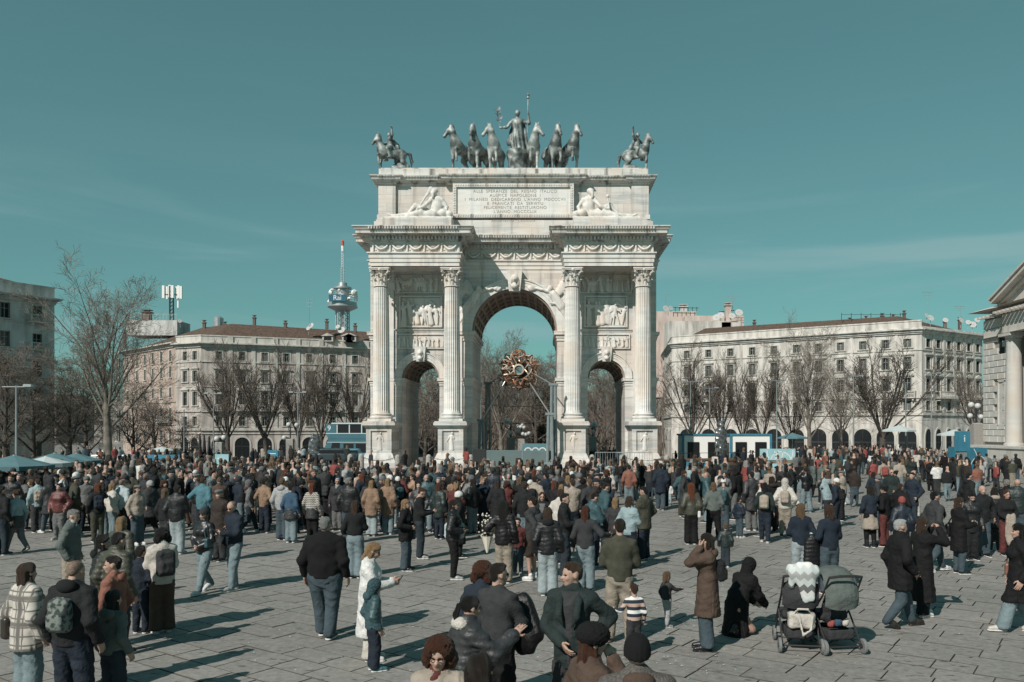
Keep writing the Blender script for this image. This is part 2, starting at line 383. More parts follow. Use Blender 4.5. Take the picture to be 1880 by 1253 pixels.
# ================================================================ ARCH
def marble(name, col, grime=0.5, vein=0.16, blocks=True, warm=0.0):
    m = D.materials.new(name); m.use_nodes = True; t = m.node_tree; b = t.nodes['Principled BSDF']; N = t.nodes.new; lk = t.links.new
    b.inputs['Roughness'].default_value = 0.62; b.inputs['Specular IOR Level'].default_value = 0.3
    g = N('ShaderNodeNewGeometry'); P = g.outputs['Position']
    def noise(scale, det, st=None, dist=0.0):
        n = N('ShaderNodeTexNoise'); n.inputs['Scale'].default_value = scale; n.inputs['Detail'].default_value = det; n.inputs['Distortion'].default_value = dist
        if st:
            q = N('ShaderNodeMapping'); q.inputs['Scale'].default_value = st; q.inputs['Rotation'].default_value = (0, R(18) if st[2] != 0.12 else 0, 0); lk(P, q.inputs[0]); lk(q.outputs[0], n.inputs['Vector'])
        else: lk(P, n.inputs['Vector'])
        return n.outputs[0]
    def mr(s, a, bb, x, y):
        r = N('ShaderNodeMapRange'); r.inputs[1].default_value = a; r.inputs[2].default_value = bb; r.inputs[3].default_value = x; r.inputs[4].default_value = y; lk(s, r.inputs[0]); return r.outputs[0]
    def mix(f, a, bcol):
        x = N('ShaderNodeMix'); x.data_type = 'RGBA'; lk(f, x.inputs[0]); 
        if isinstance(a, tuple): x.inputs[6].default_value = (*a, 1)
        else: lk(a, x.inputs[6])
        if isinstance(bcol, tuple): x.inputs[7].default_value = (*bcol, 1)
        else: lk(bcol, x.inputs[7])
        return x.outputs[2]
    c = mix(mr(noise(0.9, 6, (0.35, 0.35, 2.4), 1.2), 0.42, 0.62, 0, vein * 3), col, (col[0] * 0.72, col[1] * 0.75, col[2] * 0.77))
    c = mix(mr(noise(0.45, 3), 0.45, 0.62, 0, 0.7), c, (col[0] * 0.96, col[1] * 0.86, col[2] * 0.79))
    if blocks:
        br = N('ShaderNodeTexBrick'); q = N('ShaderNodeMapping'); q.inputs['Rotation'].default_value = (R(90), 0, 0); lk(P, q.inputs[0]); lk(q.outputs[0], br.inputs['Vector'])
        br.inputs['Scale'].default_value = 1; br.inputs['Brick Width'].default_value = 2.3; br.inputs['Row Height'].default_value = 0.74; br.inputs['Mortar Size'].default_value = 0.012
        br.inputs['Color1'].default_value = (1.0, 1.0, 1.0, 1); br.inputs['Color2'].default_value = (0.83, 0.84, 0.85, 1); br.inputs['Mortar'].default_value = (0.62, 0.6, 0.58, 1)
        x = N('ShaderNodeMix'); x.data_type = 'RGBA'; x.blend_type = 'MULTIPLY'; x.inputs[0].default_value = 1; lk(c, x.inputs[6]); lk(br.outputs[0], x.inputs[7]); c = x.outputs[2]
    c = mix(mr(noise(1.3, 6, (1.6, 1.6, 0.12)), 0.52, 0.70, 0, grime), c, (0.17, 0.16, 0.145))
    lk(c, b.inputs['Base Color'])
    bp = N('ShaderNodeBump'); bp.inputs['Strength'].default_value = 0.25; bp.inputs['Distance'].default_value = 0.03; lk(noise(5, 5), bp.inputs['Height']); lk(bp.outputs[0], b.inputs['Normal'])
    return m
MW = marble('marble_wall', (0.63, 0.61, 0.58), 0.55, .3)
MC = marble('marble_column', (0.67, 0.652, 0.622), 0.4, 0.2, False)
MK = marble('marble_cornice', (0.60, 0.585, 0.555), 1.0, 0.25, False)
MR = marble('marble_relief', (0.66, 0.635, 0.60), 0.35, 0.06, False)
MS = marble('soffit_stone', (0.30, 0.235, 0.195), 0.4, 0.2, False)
MT = marble('marble_tablet', (0.68, 0.67, 0.645), 0.25, 0.12, False)
DARKL = mat('letter_bronze', (0.27, 0.255, 0.24), 0.7)

AX, AY = -2.72, 70.9
arch = empty('triumphal_arch', (AX, AY, 0), 0, 'white marble triumphal arch with three openings, fluted columns and an inscribed attic', 'triumphal arch')
HWD, DEP = 12.4, 9.2
OPN = [(-8.03, 1.62, 7.62), (0.12, 3.69, 11.68), (8.07, 1.62, 7.62)]          # centre x, radius, springing height
ZE = 16.72
mb = MB(); soff = MB()
edges = [-HWD] + [e for c, r, z in OPN for e in (c - r, c + r)] + [HWD]
for i in range(0, 8, 2): mb.box(edges[i], 0, -0.2, edges[i + 1], DEP, ZE)
for c, r, zs in OPN:
    n = 36; pts = [(c - r * math.cos(math.pi * k / n), zs + r * math.sin(math.pi * k / n)) for k in range(n + 1)]
    for (xa, za), (xb, zb) in zip(pts, pts[1:]):
        for y, o in ((0, 1), (DEP, -1)):
            q = [(xa, y, za), (xb, y, zb), (xb, y, ZE), (xa, y, ZE)]; mb.add(q if o == 1 else q[::-1], [(0, 1, 2, 3)])
        soff.add([(xa, 0.02, za), (xa, DEP - 0.02, za), (xb, DEP - 0.02, zb), (xb, 0.02, zb)], [(0, 1, 2, 3)])
mb.box(-HWD + .02, 0.05, ZE - .05, HWD - .02, DEP - .05, ZE + 3.2)
mb.build('wall', MW, arch)
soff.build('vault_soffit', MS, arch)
# coffer ribs of the vaults
for c, r, zs in OPN:
    rb = MB(); n = 15 if r > 2 else 9
    for k in range(n + 1):
        a0 = math.pi * k / n; da = 0.035 if r > 2 else 0.05
        poly = [(c - q * math.cos(a), zs + q * math.sin(a)) for q, a in ((r + .01, a0 - da), (r + .01, a0 + da), (r - .16, a0 + da), (r - .16, a0 - da))]
        rb.prism(poly, 0.5, DEP - 0.5)
    for y in (0.12, 2.3, 4.55, 6.8, DEP - 0.55):
        for k in range(36):
            a, b2 = math.pi * k / 36, math.pi * (k + 1) / 36
            rb.prism([(c - q * math.cos(x), zs + q * math.sin(x)) for q, x in ((r + .01, a), (r + .01, b2), (r - .14, b2), (r - .14, a))], y, y + 0.42)
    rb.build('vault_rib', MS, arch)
# archivolts
for c, r, zs in OPN:
    w = 0.86 if r > 2 else 0.62
    prof = [(r - .005, 0.0), (r - .005, -.14), (r + w * .33, -.14), (r + w * .33, -.18), (r + w * .66, -.18), (r + w * .66, -.22), (r + w * .86, -.22), (r + w * .9, -.32), (r + w, -.32), (r + w, 0.0)]
    av = MB(); n = 40; vs = [(c - q * math.cos(math.pi * k / n), y, zs + q * math.sin(math.pi * k / n)) for k in range(n + 1) for q, y in prof]
    kk = len(prof); av.add(vs, [(k * kk + q, k * kk + q + 1, (k + 1) * kk + q + 1, (k + 1) * kk + q) for k in range(n) for q in range(kk - 1)])
    av.build('archivolt', MC, arch, smooth=25)
# imposts, pier capitals, string courses
def moulding(mb, x0, x1, z0, z1, y=0.0, yb=None, p=0.3):
    yb = DEP if yb is None else yb; h = z1 - z0
    for a, b2, o in ((0, .3, .25), (.3, .55, .45), (.55, .62, .6), (.62, .9, .9), (.9, 1, 1.0)):
        mb.box(x0 - p * o, y - p * o, z0 + h * a + .001, x1 + p * o, yb + p * o, z0 + h * b2)
for i, (x0, x1) in enumerate([(edges[0], edges[1]), (edges[2], edges[3]), (edges[4], edges[5]), (edges[6], edges[7])]):
    im = MB(); moulding(im, x0 + .03, x1 - .03, 6.95, 7.62, p=.24)
    im.build('impost', MC, arch)
for x0, x1 in ((edges[2], edges[3]), (edges[4], edges[5])):
    im = MB(); cx = x1 - .75 if x0 < 0 else x0 + .75
    moulding(im, cx - .72, cx + .72, 10.85, 11.68, p=.34); im.build('impost', MC, arch)
for s in (-1, 1):
    im = MB(); moulding(im, s * 8.05 - 2.2, s * 8.05 + 2.2, 11.62, 11.85, yb=.3, p=.16); im.build('string_course', MC, arch)
    im = MB(); moulding(im, s * 12.05 - .33, s * 12.05 + .33, 10.9, 11.6, p=.3); im.build('string_course', MC, arch)
CXS = [-10.97, -5.05, 5.05, 10.97]; CY = -2.4
for x in CXS:       # pilasters answering the columns
    pl = MB(); pl.box(x - .62, -.18, 4.4, x + .62, .2, ZE - .02); pl.box(x - .72, -.26, 15.2, x + .72, .1, ZE - .03); pl.build('pilaster', MC, arch)

# ---- columns: fluted shaft, base, capital
def column_shaft():
    prof = [(0.0, .755), (.12, .725), (.3, .7)] + [(0.3 + 10.2 * t, .7 - .095 * t ** 1.6) for t in (.2, .4, .6, .8, .97, 1.0)]
    n = 24 * 6; vs = []; fs = []
    for j, (z, r) in enumerate(prof):
        for i in range(n):
            ph = (i % 6) / 6; dep = 0 if ph in (0,) or ph > .8 else math.sin(math.pi * min(1, ph / .84)) * .075
            if j < 2 or j == len(prof) - 1: dep = 0
            a = 2 * math.pi * i / n; vs.append(((r - dep) * math.cos(a), (r - dep) * math.sin(a), z))
    for j in range(len(prof) - 1):
        for i in range(n): fs.append((j * n + i, j * n + (i + 1) % n, (j + 1) * n + (i + 1) % n, (j + 1) * n + i))
    return MB().add(vs, fs)
def leaf_strip(mb, ang, r0, z0, h, w, curl):
    """one acanthus leaf rising from the bell and rolling outward at its tip"""
    pr = [(r0, 0, .9), (r0 + .02, .3, 1.0), (r0 + .05, .6, .95), (r0 + .12, .85, .8), (r0 + .12 + curl * .6, 1.0, .62), (r0 + .12 + curl, .97, .42), (r0 + .1 + curl, .86, .2)]
    vs = []; ca, sa = math.cos(ang), math.sin(ang)
    for r, t, ww in pr:
        for u in (-1, -.5, 0, .5, 1):
            rr = r + .05 * (1 - abs(u)) - (.03 if abs(u) == .5 else 0); tx = u * w * ww
            vs.append((rr * ca - tx * sa, rr * sa + tx * ca, z0 + h * t - (.05 * abs(u) if t > .2 else 0)))
    mb.add(vs, [(j * 5 + i, j * 5 + i + 1, (j + 1) * 5 + i + 1, (j + 1) * 5 + i) for j in range(len(pr) - 1) for i in range(4)])
def capital():
    mb = MB(); mb.lathe([(.6, 0), (.66, .03), (.66, .1), (.58, .13), (.57, .6), (.62, 1.1), (.74, 1.32)], 32)
    for k in range(8): leaf_strip(mb, k * math.pi / 4 + .2, .58, .12, .52, .2, .16)
    for k in range(8): leaf_strip(mb, (k + .5) * math.pi / 4 + .2, .60, .12, .92, .2, .2)
    for k in range(4):
        a = math.pi / 4 + k * math.pi / 2
        leaf_strip(mb, a, .62, .7, .62, .15, .25)
        for s in (-1, 1):   # corner volutes
            c = Vector((math.cos(a) * .93, math.sin(a) * .93, 1.18)); t = Vector((-math.sin(a), math.cos(a), 0)) * .06 * s
            mb.tube([c + t + Vector((math.cos(a), math.sin(a), 0)) * (.17 - .012 * q) * math.cos(q * .7) + Vector((0, 0, (.17 - .012 * q) * math.sin(q * .7))) for q in range(13)], .045, 5)
        b2 = k * math.pi / 2; mb.ball((math.cos(b2) * .76, math.sin(b2) * .76, 1.38), (.14, .14, .14), 8, 6)
        for s in (-1, 1): leaf_strip(mb, b2 + s * .25, .64, .85, .42, .1, .12)
    poly = []
    for k in range(4):
        a = math.pi / 4 + k * math.pi / 2
        for d in (-.07, .07): poly.append((1.14 * math.cos(a + d), 1.14 * math.sin(a + d)))
        b2 = a + math.pi / 4
        poly.append((.80 * math.cos(b2), .80 * math.sin(b2)))
    mb.prism(poly, 1.36, 1.46, 'z'); mb.prism([(x * 1.05, y * 1.05) for x, y in poly], 1.465, 1.56, 'z')
    return mb
sh_me = column_shaft().mesh('column', MC); sh_me.polygons.foreach_set('use_smooth', [True] * len(sh_me.polygons)); sh_me.set_sharp_from_angle(angle=R(50))
cap_me = capital().mesh('capital', MR)
base_me = MB().box(-.98, -.98, 0, .98, .98, .22).lathe([(.9, .22), (.97, .28), (.97, .36), (.88, .42), (.8, .46), (.8, .52), (.88, .56), (.88, .63), (.78, .66)], 40).mesh('base', MC, smooth=40)
for x in CXS:
    c = link('column', sh_me, arch, (x, CY, 4.5)); link('base', base_me, c, (0, 0, -.66)); link('capital', cap_me, c, (0, 0, 10.55), (0, 0, 0))

# ---- carved figures (shared by reliefs): a standing draped figure as implicit primitives
def relief_fig(F, x, z, h, y, rnd, dx=0.0, lean=0.0, fl=0.55, k=.05, calm=False):
    s = h / 1.75; U = lambda a, b2, c=0: (x + a * s + lean * b2 * s, y + c * s, z + b2 * s)
    st = rnd.uniform(.05, .2); d = rnd.choice((-1, 1))
    F.cone(U(-.08 * d, .85), U(-.1 * d - st * .3, .05), .11 * s, .06 * s, k * s, fl); F.cone(U(.08 * d, .85), U(.12 * d + st, .05), .11 * s, .06 * s, k * s, fl)
    if rnd.random() < .6: F.cone(U(0, .95), U(rnd.uniform(-.08, .08), .08), .15 * s, .24 * s, k * s, fl)
    F.cone(U(0, .9), U(dx * .1, 1.32), .15 * s, .19 * s, k * s, fl); F.ell(U(dx * .14, 1.6, -.05), (.105 * s, .12 * s, .14 * s), None, k * s * .5)
    for sgn in (-1, 1):
        e = rnd.uniform(-.5, .9); w = rnd.uniform(-.6, 1.1); el = (sgn * (.24 + .1 * rnd.random()), 1.32 - .26 * (1 - abs(e)) + .2 * e)
        if calm: el = (sgn * .27, 1.1); w = -1.0 if sgn * d > 0 else .5
        F.cone(U(sgn * .18, 1.36), U(el[0], el[1], -.05), .07 * s, .055 * s, k * s, .8)
        F.cone(U(el[0], el[1], -.05), U(el[0] + sgn * .12 * rnd.random() + .06 * d, el[1] + .24 * w, -.08), .055 * s, .04 * s, k * s, .8)
def relief_panel(w, h, nfig, seed, hz=.05, dep=.26, fh=None, horses=0):
    rnd = random.Random(seed); F = Field((-w / 2, -dep, 0), (w / 2, .1, h), hz); F.rbox((0, .06, h / 2), (w / 2, .06, h / 2), .02, .01)
    fh = fh or h * .93
    for q in range(horses):
        x = rnd.uniform(-w * .3, w * .3); s = fh * .55; d = rnd.choice((-1, 1))
        F.ell((x, -.06, s * 1.0), (s * .55, .16, s * .3), None, .05).cone((x + d * s * .45, -.08, s * 1.1), (x + d * s * .8, -.1, s * 1.6), s * .2, s * .12, .06, .6).cone((x + d * s * .8, -.1, s * 1.6), (x + d * s * 1.1, -.1, s * 1.4), s * .12, s * .07, .04, .6)
        for lx in (-.4, -.25, .3, .45): F.cone((x + lx * s, -.06, s * .85), (x + lx * s + rnd.uniform(-.2, .2) * s, -.06, .05), s * .1, s * .05, .03, .7)
    for i in range(nfig):
        x = -w / 2 + w * (i + .5 + rnd.uniform(-.22, .22)) / nfig; hh = fh * rnd.uniform(.72, 1.0)
        relief_fig(F, x, rnd.uniform(.02, .08) * h, hh, -.05 - .1 * rnd.random(), rnd, rnd.uniform(-1, 1), rnd.uniform(-.12, .12))
    return F
frames = []
def framed(x, z0, w, h, y, fr=.14):
    m_ = MB()
    for a in ((x - w / 2 - fr, z0 - fr, x + w / 2 + fr, z0), (x - w / 2 - fr, z0 + h, x + w / 2 + fr, z0 + h + fr), (x - w / 2 - fr, z0, x - w / 2, z0 + h), (x + w / 2, z0, x + w / 2 + fr, z0 + h)):
        m_.box(a[0], y, a[1], a[2], .3, a[3])
    return m_
for i, s in enumerate((-1, 1)):
    x = s * 8.02
    p_ = framed(x, 12.15, 3.45, 2.45, -.2); p = p_.build('relief_frame', MC, arch)
    relief_panel(3.45, 2.45, 6, 11 + i, horses=1).build('relief', MR, p, (x, -.06, 12.15))
    p = framed(x, 10.25, 4.0, 1.1, -.16, .1).build('relief_frame', MC, arch)
    relief_panel(4.0, 1.1, 11, 21 + i, .04, .2).build('relief', MR, p, (x, -.05, 10.25))
    p = framed(x, 15.05, 4.3, 1.6, -.16, .1).build('relief_frame', MC, arch)
    relief_panel(4.3, 1.6, 9, 31 + i, .05, .3, 1.45, 2).build('relief', MR, p, (x, -.05, 15.05))

# ---- pedestals with a carved figure each
for i, x in enumerate(CXS):
    m_ = MB(); y0, y1 = CY - 1.08, CY + 1.08
    m_.box(x - 1.5, y0 - .42, -.1, x + 1.5, 0, .42)
    m_.add([(x - 1.45, y0 - .37, .42), (x + 1.45, y0 - .37, .42), (x + 1.45, .05, .42), (x - 1.45, .05, .42), (x - 1.1, y0 - .02, 1.2), (x + 1.1, y0 - .02, 1.2), (x + 1.1, .05, 1.2), (x - 1.1, .05, 1.2)], [(0, 1, 5, 4), (1, 2, 6, 5), (3, 0, 4, 7), (4, 5, 6, 7)])
    for a in ((x - 1.05, x - .68), (x + .68, x + 1.05)): m_.box(a[0], y0, 1.2, a[1], .05, 3.25)
    m_.box(x - .68, y0, 1.2, x + .68, .05, 1.4); m_.box(x - .68, y0, 3.05, x + .68, .05, 3.25); m_.box(x - .68, y0 + .14, 1.4, x + .68, .05, 3.05)
    m_.box(x - 1.12, y0 - .07, 3.25, x + 1.12, .05, 3.35); m_.box(x - 1.22, y0 - .17, 3.35, x + 1.22, .05, 3.5); m_.box(x - 1.38, y0 - .33, 3.5, x + 1.38, .05, 3.74); m_.box(x - 1.3, y0 - .25, 3.74, x + 1.3, .05, 3.84)
    p = m_.build('pedestal', MW, arch)
    F = Field((-.6, -.3, 0), (.6, .12, 1.6), .035); rnd = random.Random(50 + i); relief_fig(F, 0, .03, 1.52, 0, rnd, .5, .05, .7, .04, True); F.build('relief_figure', MR, p, (x, y0 + .16, 1.42))

# ---- keystones with carved heads, winged victories in the spandrels
def bust(F, x, y, z, s):
    F.ell((x, y - .1 * s, z + .62 * s), (.24 * s, .26 * s, .32 * s), None, .05).ell((x, y - .05 * s, z + .66 * s), (.34 * s, .24 * s, .36 * s), None, .05)
    F.cone((x, y - .36 * s, z + .62 * s), (x, y - .4 * s, z + .5 * s), .03 * s, .06 * s, .03).cone((x, y, z + .3 * s), (x, y, z), .17 * s, .3 * s, .08)
    for e in (-1, 1): F.ell((x + e * .1 * s, y - .36 * s, z + .64 * s), (.055 * s, .05 * s, .04 * s), None, .02, True).cone((x + e * .3 * s, y, z + .6 * s), (x + e * .32 * s, y, z + .1 * s), .1 * s, .07 * s, .05)
    return F
for c, r, zs in OPN:
    s = 1.0 if r > 2 else .72; zt = zs + r; h = 1.75 * s
    m_ = MB(); w0, w1 = .48 * s, .68 * s
    m_.add([(c - w0, -.55 * s, zt - .28 * s), (c + w0, -.55 * s, zt - .28 * s), (c + w1, -.7 * s, zt + h * .85), (c - w1, -.7 * s, zt + h * .85), (c - w0, .1, zt - .28 * s), (c + w0, .1, zt - .28 * s), (c + w1, .1, zt + h * .85), (c - w1, .1, zt + h * .85)], [(0, 1, 2, 3), (1, 5, 6, 2), (4, 0, 3, 7), (3, 2, 6, 7), (0, 4, 5, 1)])
    k = m_.build('keystone', MC, arch)
    bust(Field((c - .7 * s, -1.4 * s, zt - .2), (c + .7 * s, 0, zt + 1.6 * s), .04), c, -.66 * s, zt + .12 * s, .98 * s).build('carved_head', MR, k)
for s in (-1, 1):
    F = Field((-2.3, -.5, -2.4), (2.3, .2, 2.3), .05); q = lambda a, b2, c=0: (s * a, c, b2)
    # figure slants along the curve of the arch: feet low and outside, head up towards the keystone
    F.cone(q(1.75, -1.9), q(1.05, -.5, -.12), .2, .34, .08, .9).cone(q(1.95, -1.2), q(1.1, -.4, -.1), .17, .3, .08, .9).cone(q(1.05, -.5, -.14), q(.35, .55, -.2), .38, .36, .1, .9)
    F.ell(q(.12, 1.05, -.25), (.25, .26, .29), None, .05).cone(q(.25, .7, -.2), q(-.55, .95, -.25), .17, .13, .05).cone(q(-.55, .95, -.25), q(-1.35, 1.1, -.2), .13, .1, .05).ell(q(-1.5, 1.1, -.2), (.36, .14, .28), None, .05)
    F.cone(q(.6, .5, -.12), q(1.35, 1.35, -.05), .3, .48, .1, .4).cone(q(1.35, 1.35, -.05), q(1.9, .2, 0), .48, .34, .1, .4).cone(q(1.9, .2, 0), q(1.95, -.9, 0), .34, .12, .1, .4)
    F.cone(q(.45, .3, -.2), q(.6, -.3, -.3), .1, .08, .05).cone(q(.6, -.3, -.3), q(.1, -.2, -.3), .08, .06, .05).cone(q(.9, -.6), q(1.9, -.4), .2, .1, .1, .6)
    F.disp(lambda x, y, z: .018 * np.sin(16 * x * s + 13 * z) + 0 * y)
    F.build('victory_relief', MR, arch, (s * 3.0 + (.1 if s > 0 else .14), -.02, 14.3))

# ---- entablature
PATH = [(-HWD, DEP), (-HWD, 0), (-11.72, 0), (-11.72, -3.15), (-4.36, -3.15), (-4.36, 0), (4.36, 0), (4.36, -3.15), (11.72, -3.15), (11.72, 0), (HWD, 0), (HWD, DEP)]
def swept(name, prof, m, path=PATH, closed=True, smooth=None):
    return MB().sweep(path, prof, closed).build(name, m, arch, smooth=smooth)
for s in (-1, 1): MB().box(s * 8.04 - 3.67, -3.14, ZE, s * 8.04 + 3.67, .1, 19.8).build('entablature_core', MW, arch)
swept('architrave', [(-.3, ZE), (0, ZE), (0, 17.02), (.07, 17.03), (.07, 17.36), (.14, 17.37), (.14, 17.66), (.27, 17.74), (.27, 17.84), (.02, 17.86)], MC)
swept('frieze', [(.02, 17.84), (.02, 18.74)], MR)
swept('bed_mould', [(.02, 18.72), (.12, 18.76), (.12, 18.84), (.2, 18.86), (.2, 19.12), (.48, 19.14), (.48, 19.2)], MK)
swept('cornice', [(.3, 19.2), (1.02, 19.22), (1.02, 19.46), (1.1, 19.49), (1.2, 19.66), (1.28, 19.72), (1.28, 19.8), (-1.2, 19.95)], MK)
def along(path, step, fn, lim=None):
    for a, b2 in zip(path, path[1:]):
        a = Vector(a); b2 = Vector(b2); d = b2 - a; Ln = d.length; d.normalize(); n = max(1, int(round(Ln / step)))
        if Ln < .5: continue
        for k in range(n): fn(a + d * (k + .5) * Ln / n, d, Vector((d.y, -d.x)))
FRONT = PATH[:]
den = MB(); mod = MB()
def add_d(p, d, nrm):
    M = Matrix(((d.x, nrm.x, 0, p.x), (d.y, nrm.y, 0, p.y), (0, 0, 1, 0), (0, 0, 0, 1))); den.box(-.085, .17, 18.87, .085, .42, 19.11, M)
along(FRONT, .3, add_d)
den.build('dentil', MC, arch)['kind'] = 'stuff'
def add_l(p, d, nrm):
    M = Matrix(((d.x, nrm.x, 0, p.x), (d.y, nrm.y, 0, p.y), (0, 0, 1, 0), (0, 0, 0, 1))); mod.box(-.05, 1.12, 19.52, .05, 1.27, 19.7, M); mod.box(-.07, .46, 19.14, .07, .7, 19.2, M)
along(FRONT, .22, add_l)
mod.build('leaf_moulding', MK, arch)['kind'] = 'stuff'
# garlands on the frieze
def garland():
    F = Field((-.8, -.3, -.5), (.8, .06, .5), .035)
    for t in np.linspace(-1, 1, 13): F.ell((t * .56, -.1 - .04 * (1 - abs(t)), .26 - .5 * (1 - t * t)), .085 + .06 * (1 - abs(t)), None, .03)
    F.ell((0, -.03, .12), (.3, .09, .17), None, .03)
    F.cone((-.7, -.07, -.42), (-.7, -.07, .2), .075, .09, .03).ell((-.7, -.1, .33), (.09, .09, .11), None, .03).cone((-.68, -.08, .1), (-.55, -.08, .3), .05, .05, .03)
    for t in (-.5, -.25, .2, .45): F.ell((t, -.02, -.35 + .1 * abs(t)), (.09, .06, .06), None, .03)
    V, Q = F.mesh(); return mesh_np('garland', V, Q, [MR])
gme = garland()
for s in (-1, 1):
    for k in range(5): link('garland', gme, arch, (s * 8.04 + (k - 2) * 1.42 + .1, -3.17, 18.28), (0, 0, 0), (1, 1, .86))
for k in range(6): link('garland', gme, arch, ((k - 2.5) * 1.42 + .1, -.02, 18.28), (0, 0, 0), (1, 1, .86))

# ---- attic
mb = MB(); mb.box(-12.15, .25, 19.75, 12.15, DEP - .3, 21.3); mb.box(-11.75, .7, 21.3, 11.75, DEP - .7, 24.6)
mb.box(-12.0, .4, 21.3, 12.0, DEP - .4, 21.5)
for s in (-1, 1):
    mb.box(s * 8.2 - 3.1, -2.5, 19.72, s * 8.2 + 3.1, .3, 20.9); mb.box(s * 11.05 - .75, .42, 21.5, s * 11.05 + .75, .75, 24.6)
    mb.box(s * 11.05 - .85, .32, 21.5, s * 11.05 + .85, .75, 21.9)
mb.box(-5.6, .1, 19.75, 5.6, .7, 21.35)
mb.build('attic_wall', MW, arch)
APATH = [(-11.8, DEP - .7), (-11.8, .42), (-10.3, .42), (-10.3, .7), (-5.75, .7), (-5.75, .22), (5.75, .22), (5.75, .7), (10.3, .7), (10.3, .42), (11.8, .42), (11.8, DEP - .7)]
swept('attic_cornice', [(-.4, 24.55), (0, 24.56), (.08, 24.62), (.08, 24.72), (.2, 24.75), (.25, 24.85), (.5, 24.9), (.55, 25.08), (.68, 25.14), (.7, 25.22), (-.6, 25.26)], MK, APATH)
den = MB(); along(APATH, .26, lambda p, d, nrm: den.box(-.07, .5, 25.08, .07, .66, 25.2, Matrix(((d.x, nrm.x, 0, p.x), (d.y, nrm.y, 0, p.y), (0, 0, 1, 0), (0, 0, 0, 1)))))
den.build('leaf_moulding', MK, arch)['kind'] = 'stuff'
mb = MB(); mb.box(-11.75, .35, 25.2, 11.75, DEP - .5, 25.9); mb.box(-11.6, .6, 25.9, 11.6, DEP - .7, 26.06); mb.build('attic_parapet', MK, arch)
# inscription tablet
mb = MB(); mb.box(-5.25, .12, 21.55, 5.25, .75, 24.5); tab = mb.build('inscription_tablet', MT, arch)
m_ = MB()
for a in ((-5.25, 21.55, 5.25, 21.85), (-5.25, 24.2, 5.25, 24.5), (-5.25, 21.85, -4.95, 24.2), (4.95, 21.85, 5.25, 24.2)): m_.box(a[0], -.05, a[1], a[2], .13, a[3])
n = 48
for k in range(n):
    x = -5.1 + 10.2 * (k + .5) / n
    for z in (21.7, 24.35): m_.ball((x, -.06, z), (.075, .05, .075), 6, 4)
for k in range(11):
    for x in (-5.1, 5.1): m_.ball((x, -.06, 21.95 + k * .215), (.075, .05, .075), 6, 4)
m_.build('carved_border', MK, tab)
for i, tx in enumerate(('ALLE  SPERANZE  DEL  REGNO  ITALICO', 'AUSPICE  NAPOLEONE  I', "I  MILANESI  DEDICARONO  L'ANNO  MDCCCVII", 'E  FRANCATI  DA  SERVITU', 'FELICEMENTE  RESTITUIRONO', "L'ANNO  MDCCCLIX")):
    text_mesh('inscription_line', tx, .36, DARKL, tab, (.15, .115, 23.86 - .355 * i), space=1.13)
text_mesh('inscription_line', 'ARCHITETTO   CAGNOLA', .27, DARKL, tab, (0, .095, 21.28), space=1.25)

# ---- reclining river gods on the attic ledges
def river_god(sg, seed):
    """reclining statue; sg = +1: feet towards -x, torso at +x end"""
    F = Field((-3.1, -.9, 0), (3.1, .9, 3.0), .05); q = lambda a, b2, c=0: (sg * a, c, b2)
    F.rbox((0, 0, .12), (2.85, .7, .14), .05, .05)
    F.cone(q(1.35, .62), q(1.5, 1.25), .46, .5, .15, .8).cone(q(1.5, 1.25), q(1.45, 1.75), .5, .46, .15, .75).cone(q(1.0, 1.85, -.1), q(1.9, 1.8, -.05), .24, .24, .12)
    F.cone(q(1.45, 1.95, -.05), q(1.35, 2.25, -.12), .17, .15, .06).ell(q(1.28, 2.45, -.2), (.24, .25, .3), None, .05).cone(q(1.2, 2.3, -.36), q(1.2, 1.95, -.42), .15, .09, .08)
    F.ell(q(1.36, 2.55, -.12), (.28, .28, .26), None, .05)
    F.cone(q(1.2, .55, -.2), q(-.4, .5, -.35), .36, .25, .12).cone(q(-.4, .5, -.35), q(-2.2, .38, -.35), .24, .13, .1).cone(q(-2.2, .38, -.35), q(-2.6, .55, -.35), .12, .08, .06)
    F.cone(q(1.1, .6, .1), q(-.3, 1.35, .0), .34, .24, .12).cone(q(-.3, 1.35, 0), q(-1.2, .4, 0), .23, .14, .1).cone(q(-1.2, .4, 0), q(-1.6, .35, 0), .13, .08, .06)
    F.cone(q(1.95, 1.75, -.05), q(2.35, 1.2, -.05), .2, .16, .08).cone(q(2.35, 1.2, -.05), q(2.2, .5, -.3), .16, .11, .06)
    F.cone(q(1.0, 1.75, -.2), q(.45, 1.15, -.45), .19, .15, .08).cone(q(.45, 1.15, -.45), q(-.1, .95, -.5), .15, .1, .06)
    F.ell(q(2.05, .62, -.35), (.42, .4, .36), None, .06).cone(q(2.3, .62, -.35), q(2.6, .5, -.4), .25, .3, .04)
    F.cone(q(.9, .35, .1), q(-1.0, .35, .2), .4, .25, .15).cone(q(.2, .7, -.4), q(-.9, .35, -.5), .22, .2, .12)
    if seed: F.cone(q(-.2, 1.0, -.5), q(-.1, 1.9, -.5), .1, .08, .04).ell(q(-.1, 2.0, -.5), .16, None, .04)
    else: F.cone(q(-.1, .9, -.5), q(.95, 2.6, -.3), .09, .09, .03, .8).cone(q(.75, 2.15, -.35), q(1.0, 2.7, -.3), .12, .2, .05, .5)
    F.disp(lambda x, y, z: .02 * np.sin(11 * x + 5 * z) * np.sin(7 * z + 3 * y))
    return F
MG = marble('statue_marble', (0.64, 0.62, 0.585), .35, .05, False)
for s, lb in ((-1, 'reclining marble river god holding an oar beside the inscription tablet'), (1, 'reclining marble river god with a small cup on the ledge under the rearing rider')):
    st = river_god(-s, 0 if s < 0 else 1).build('statue', MG, None, (AX + s * 8.05 + (.1 if s < 0 else -.1), AY - 1.3, 20.88)); tag(st, lb, 'statue', 'river gods on the attic')

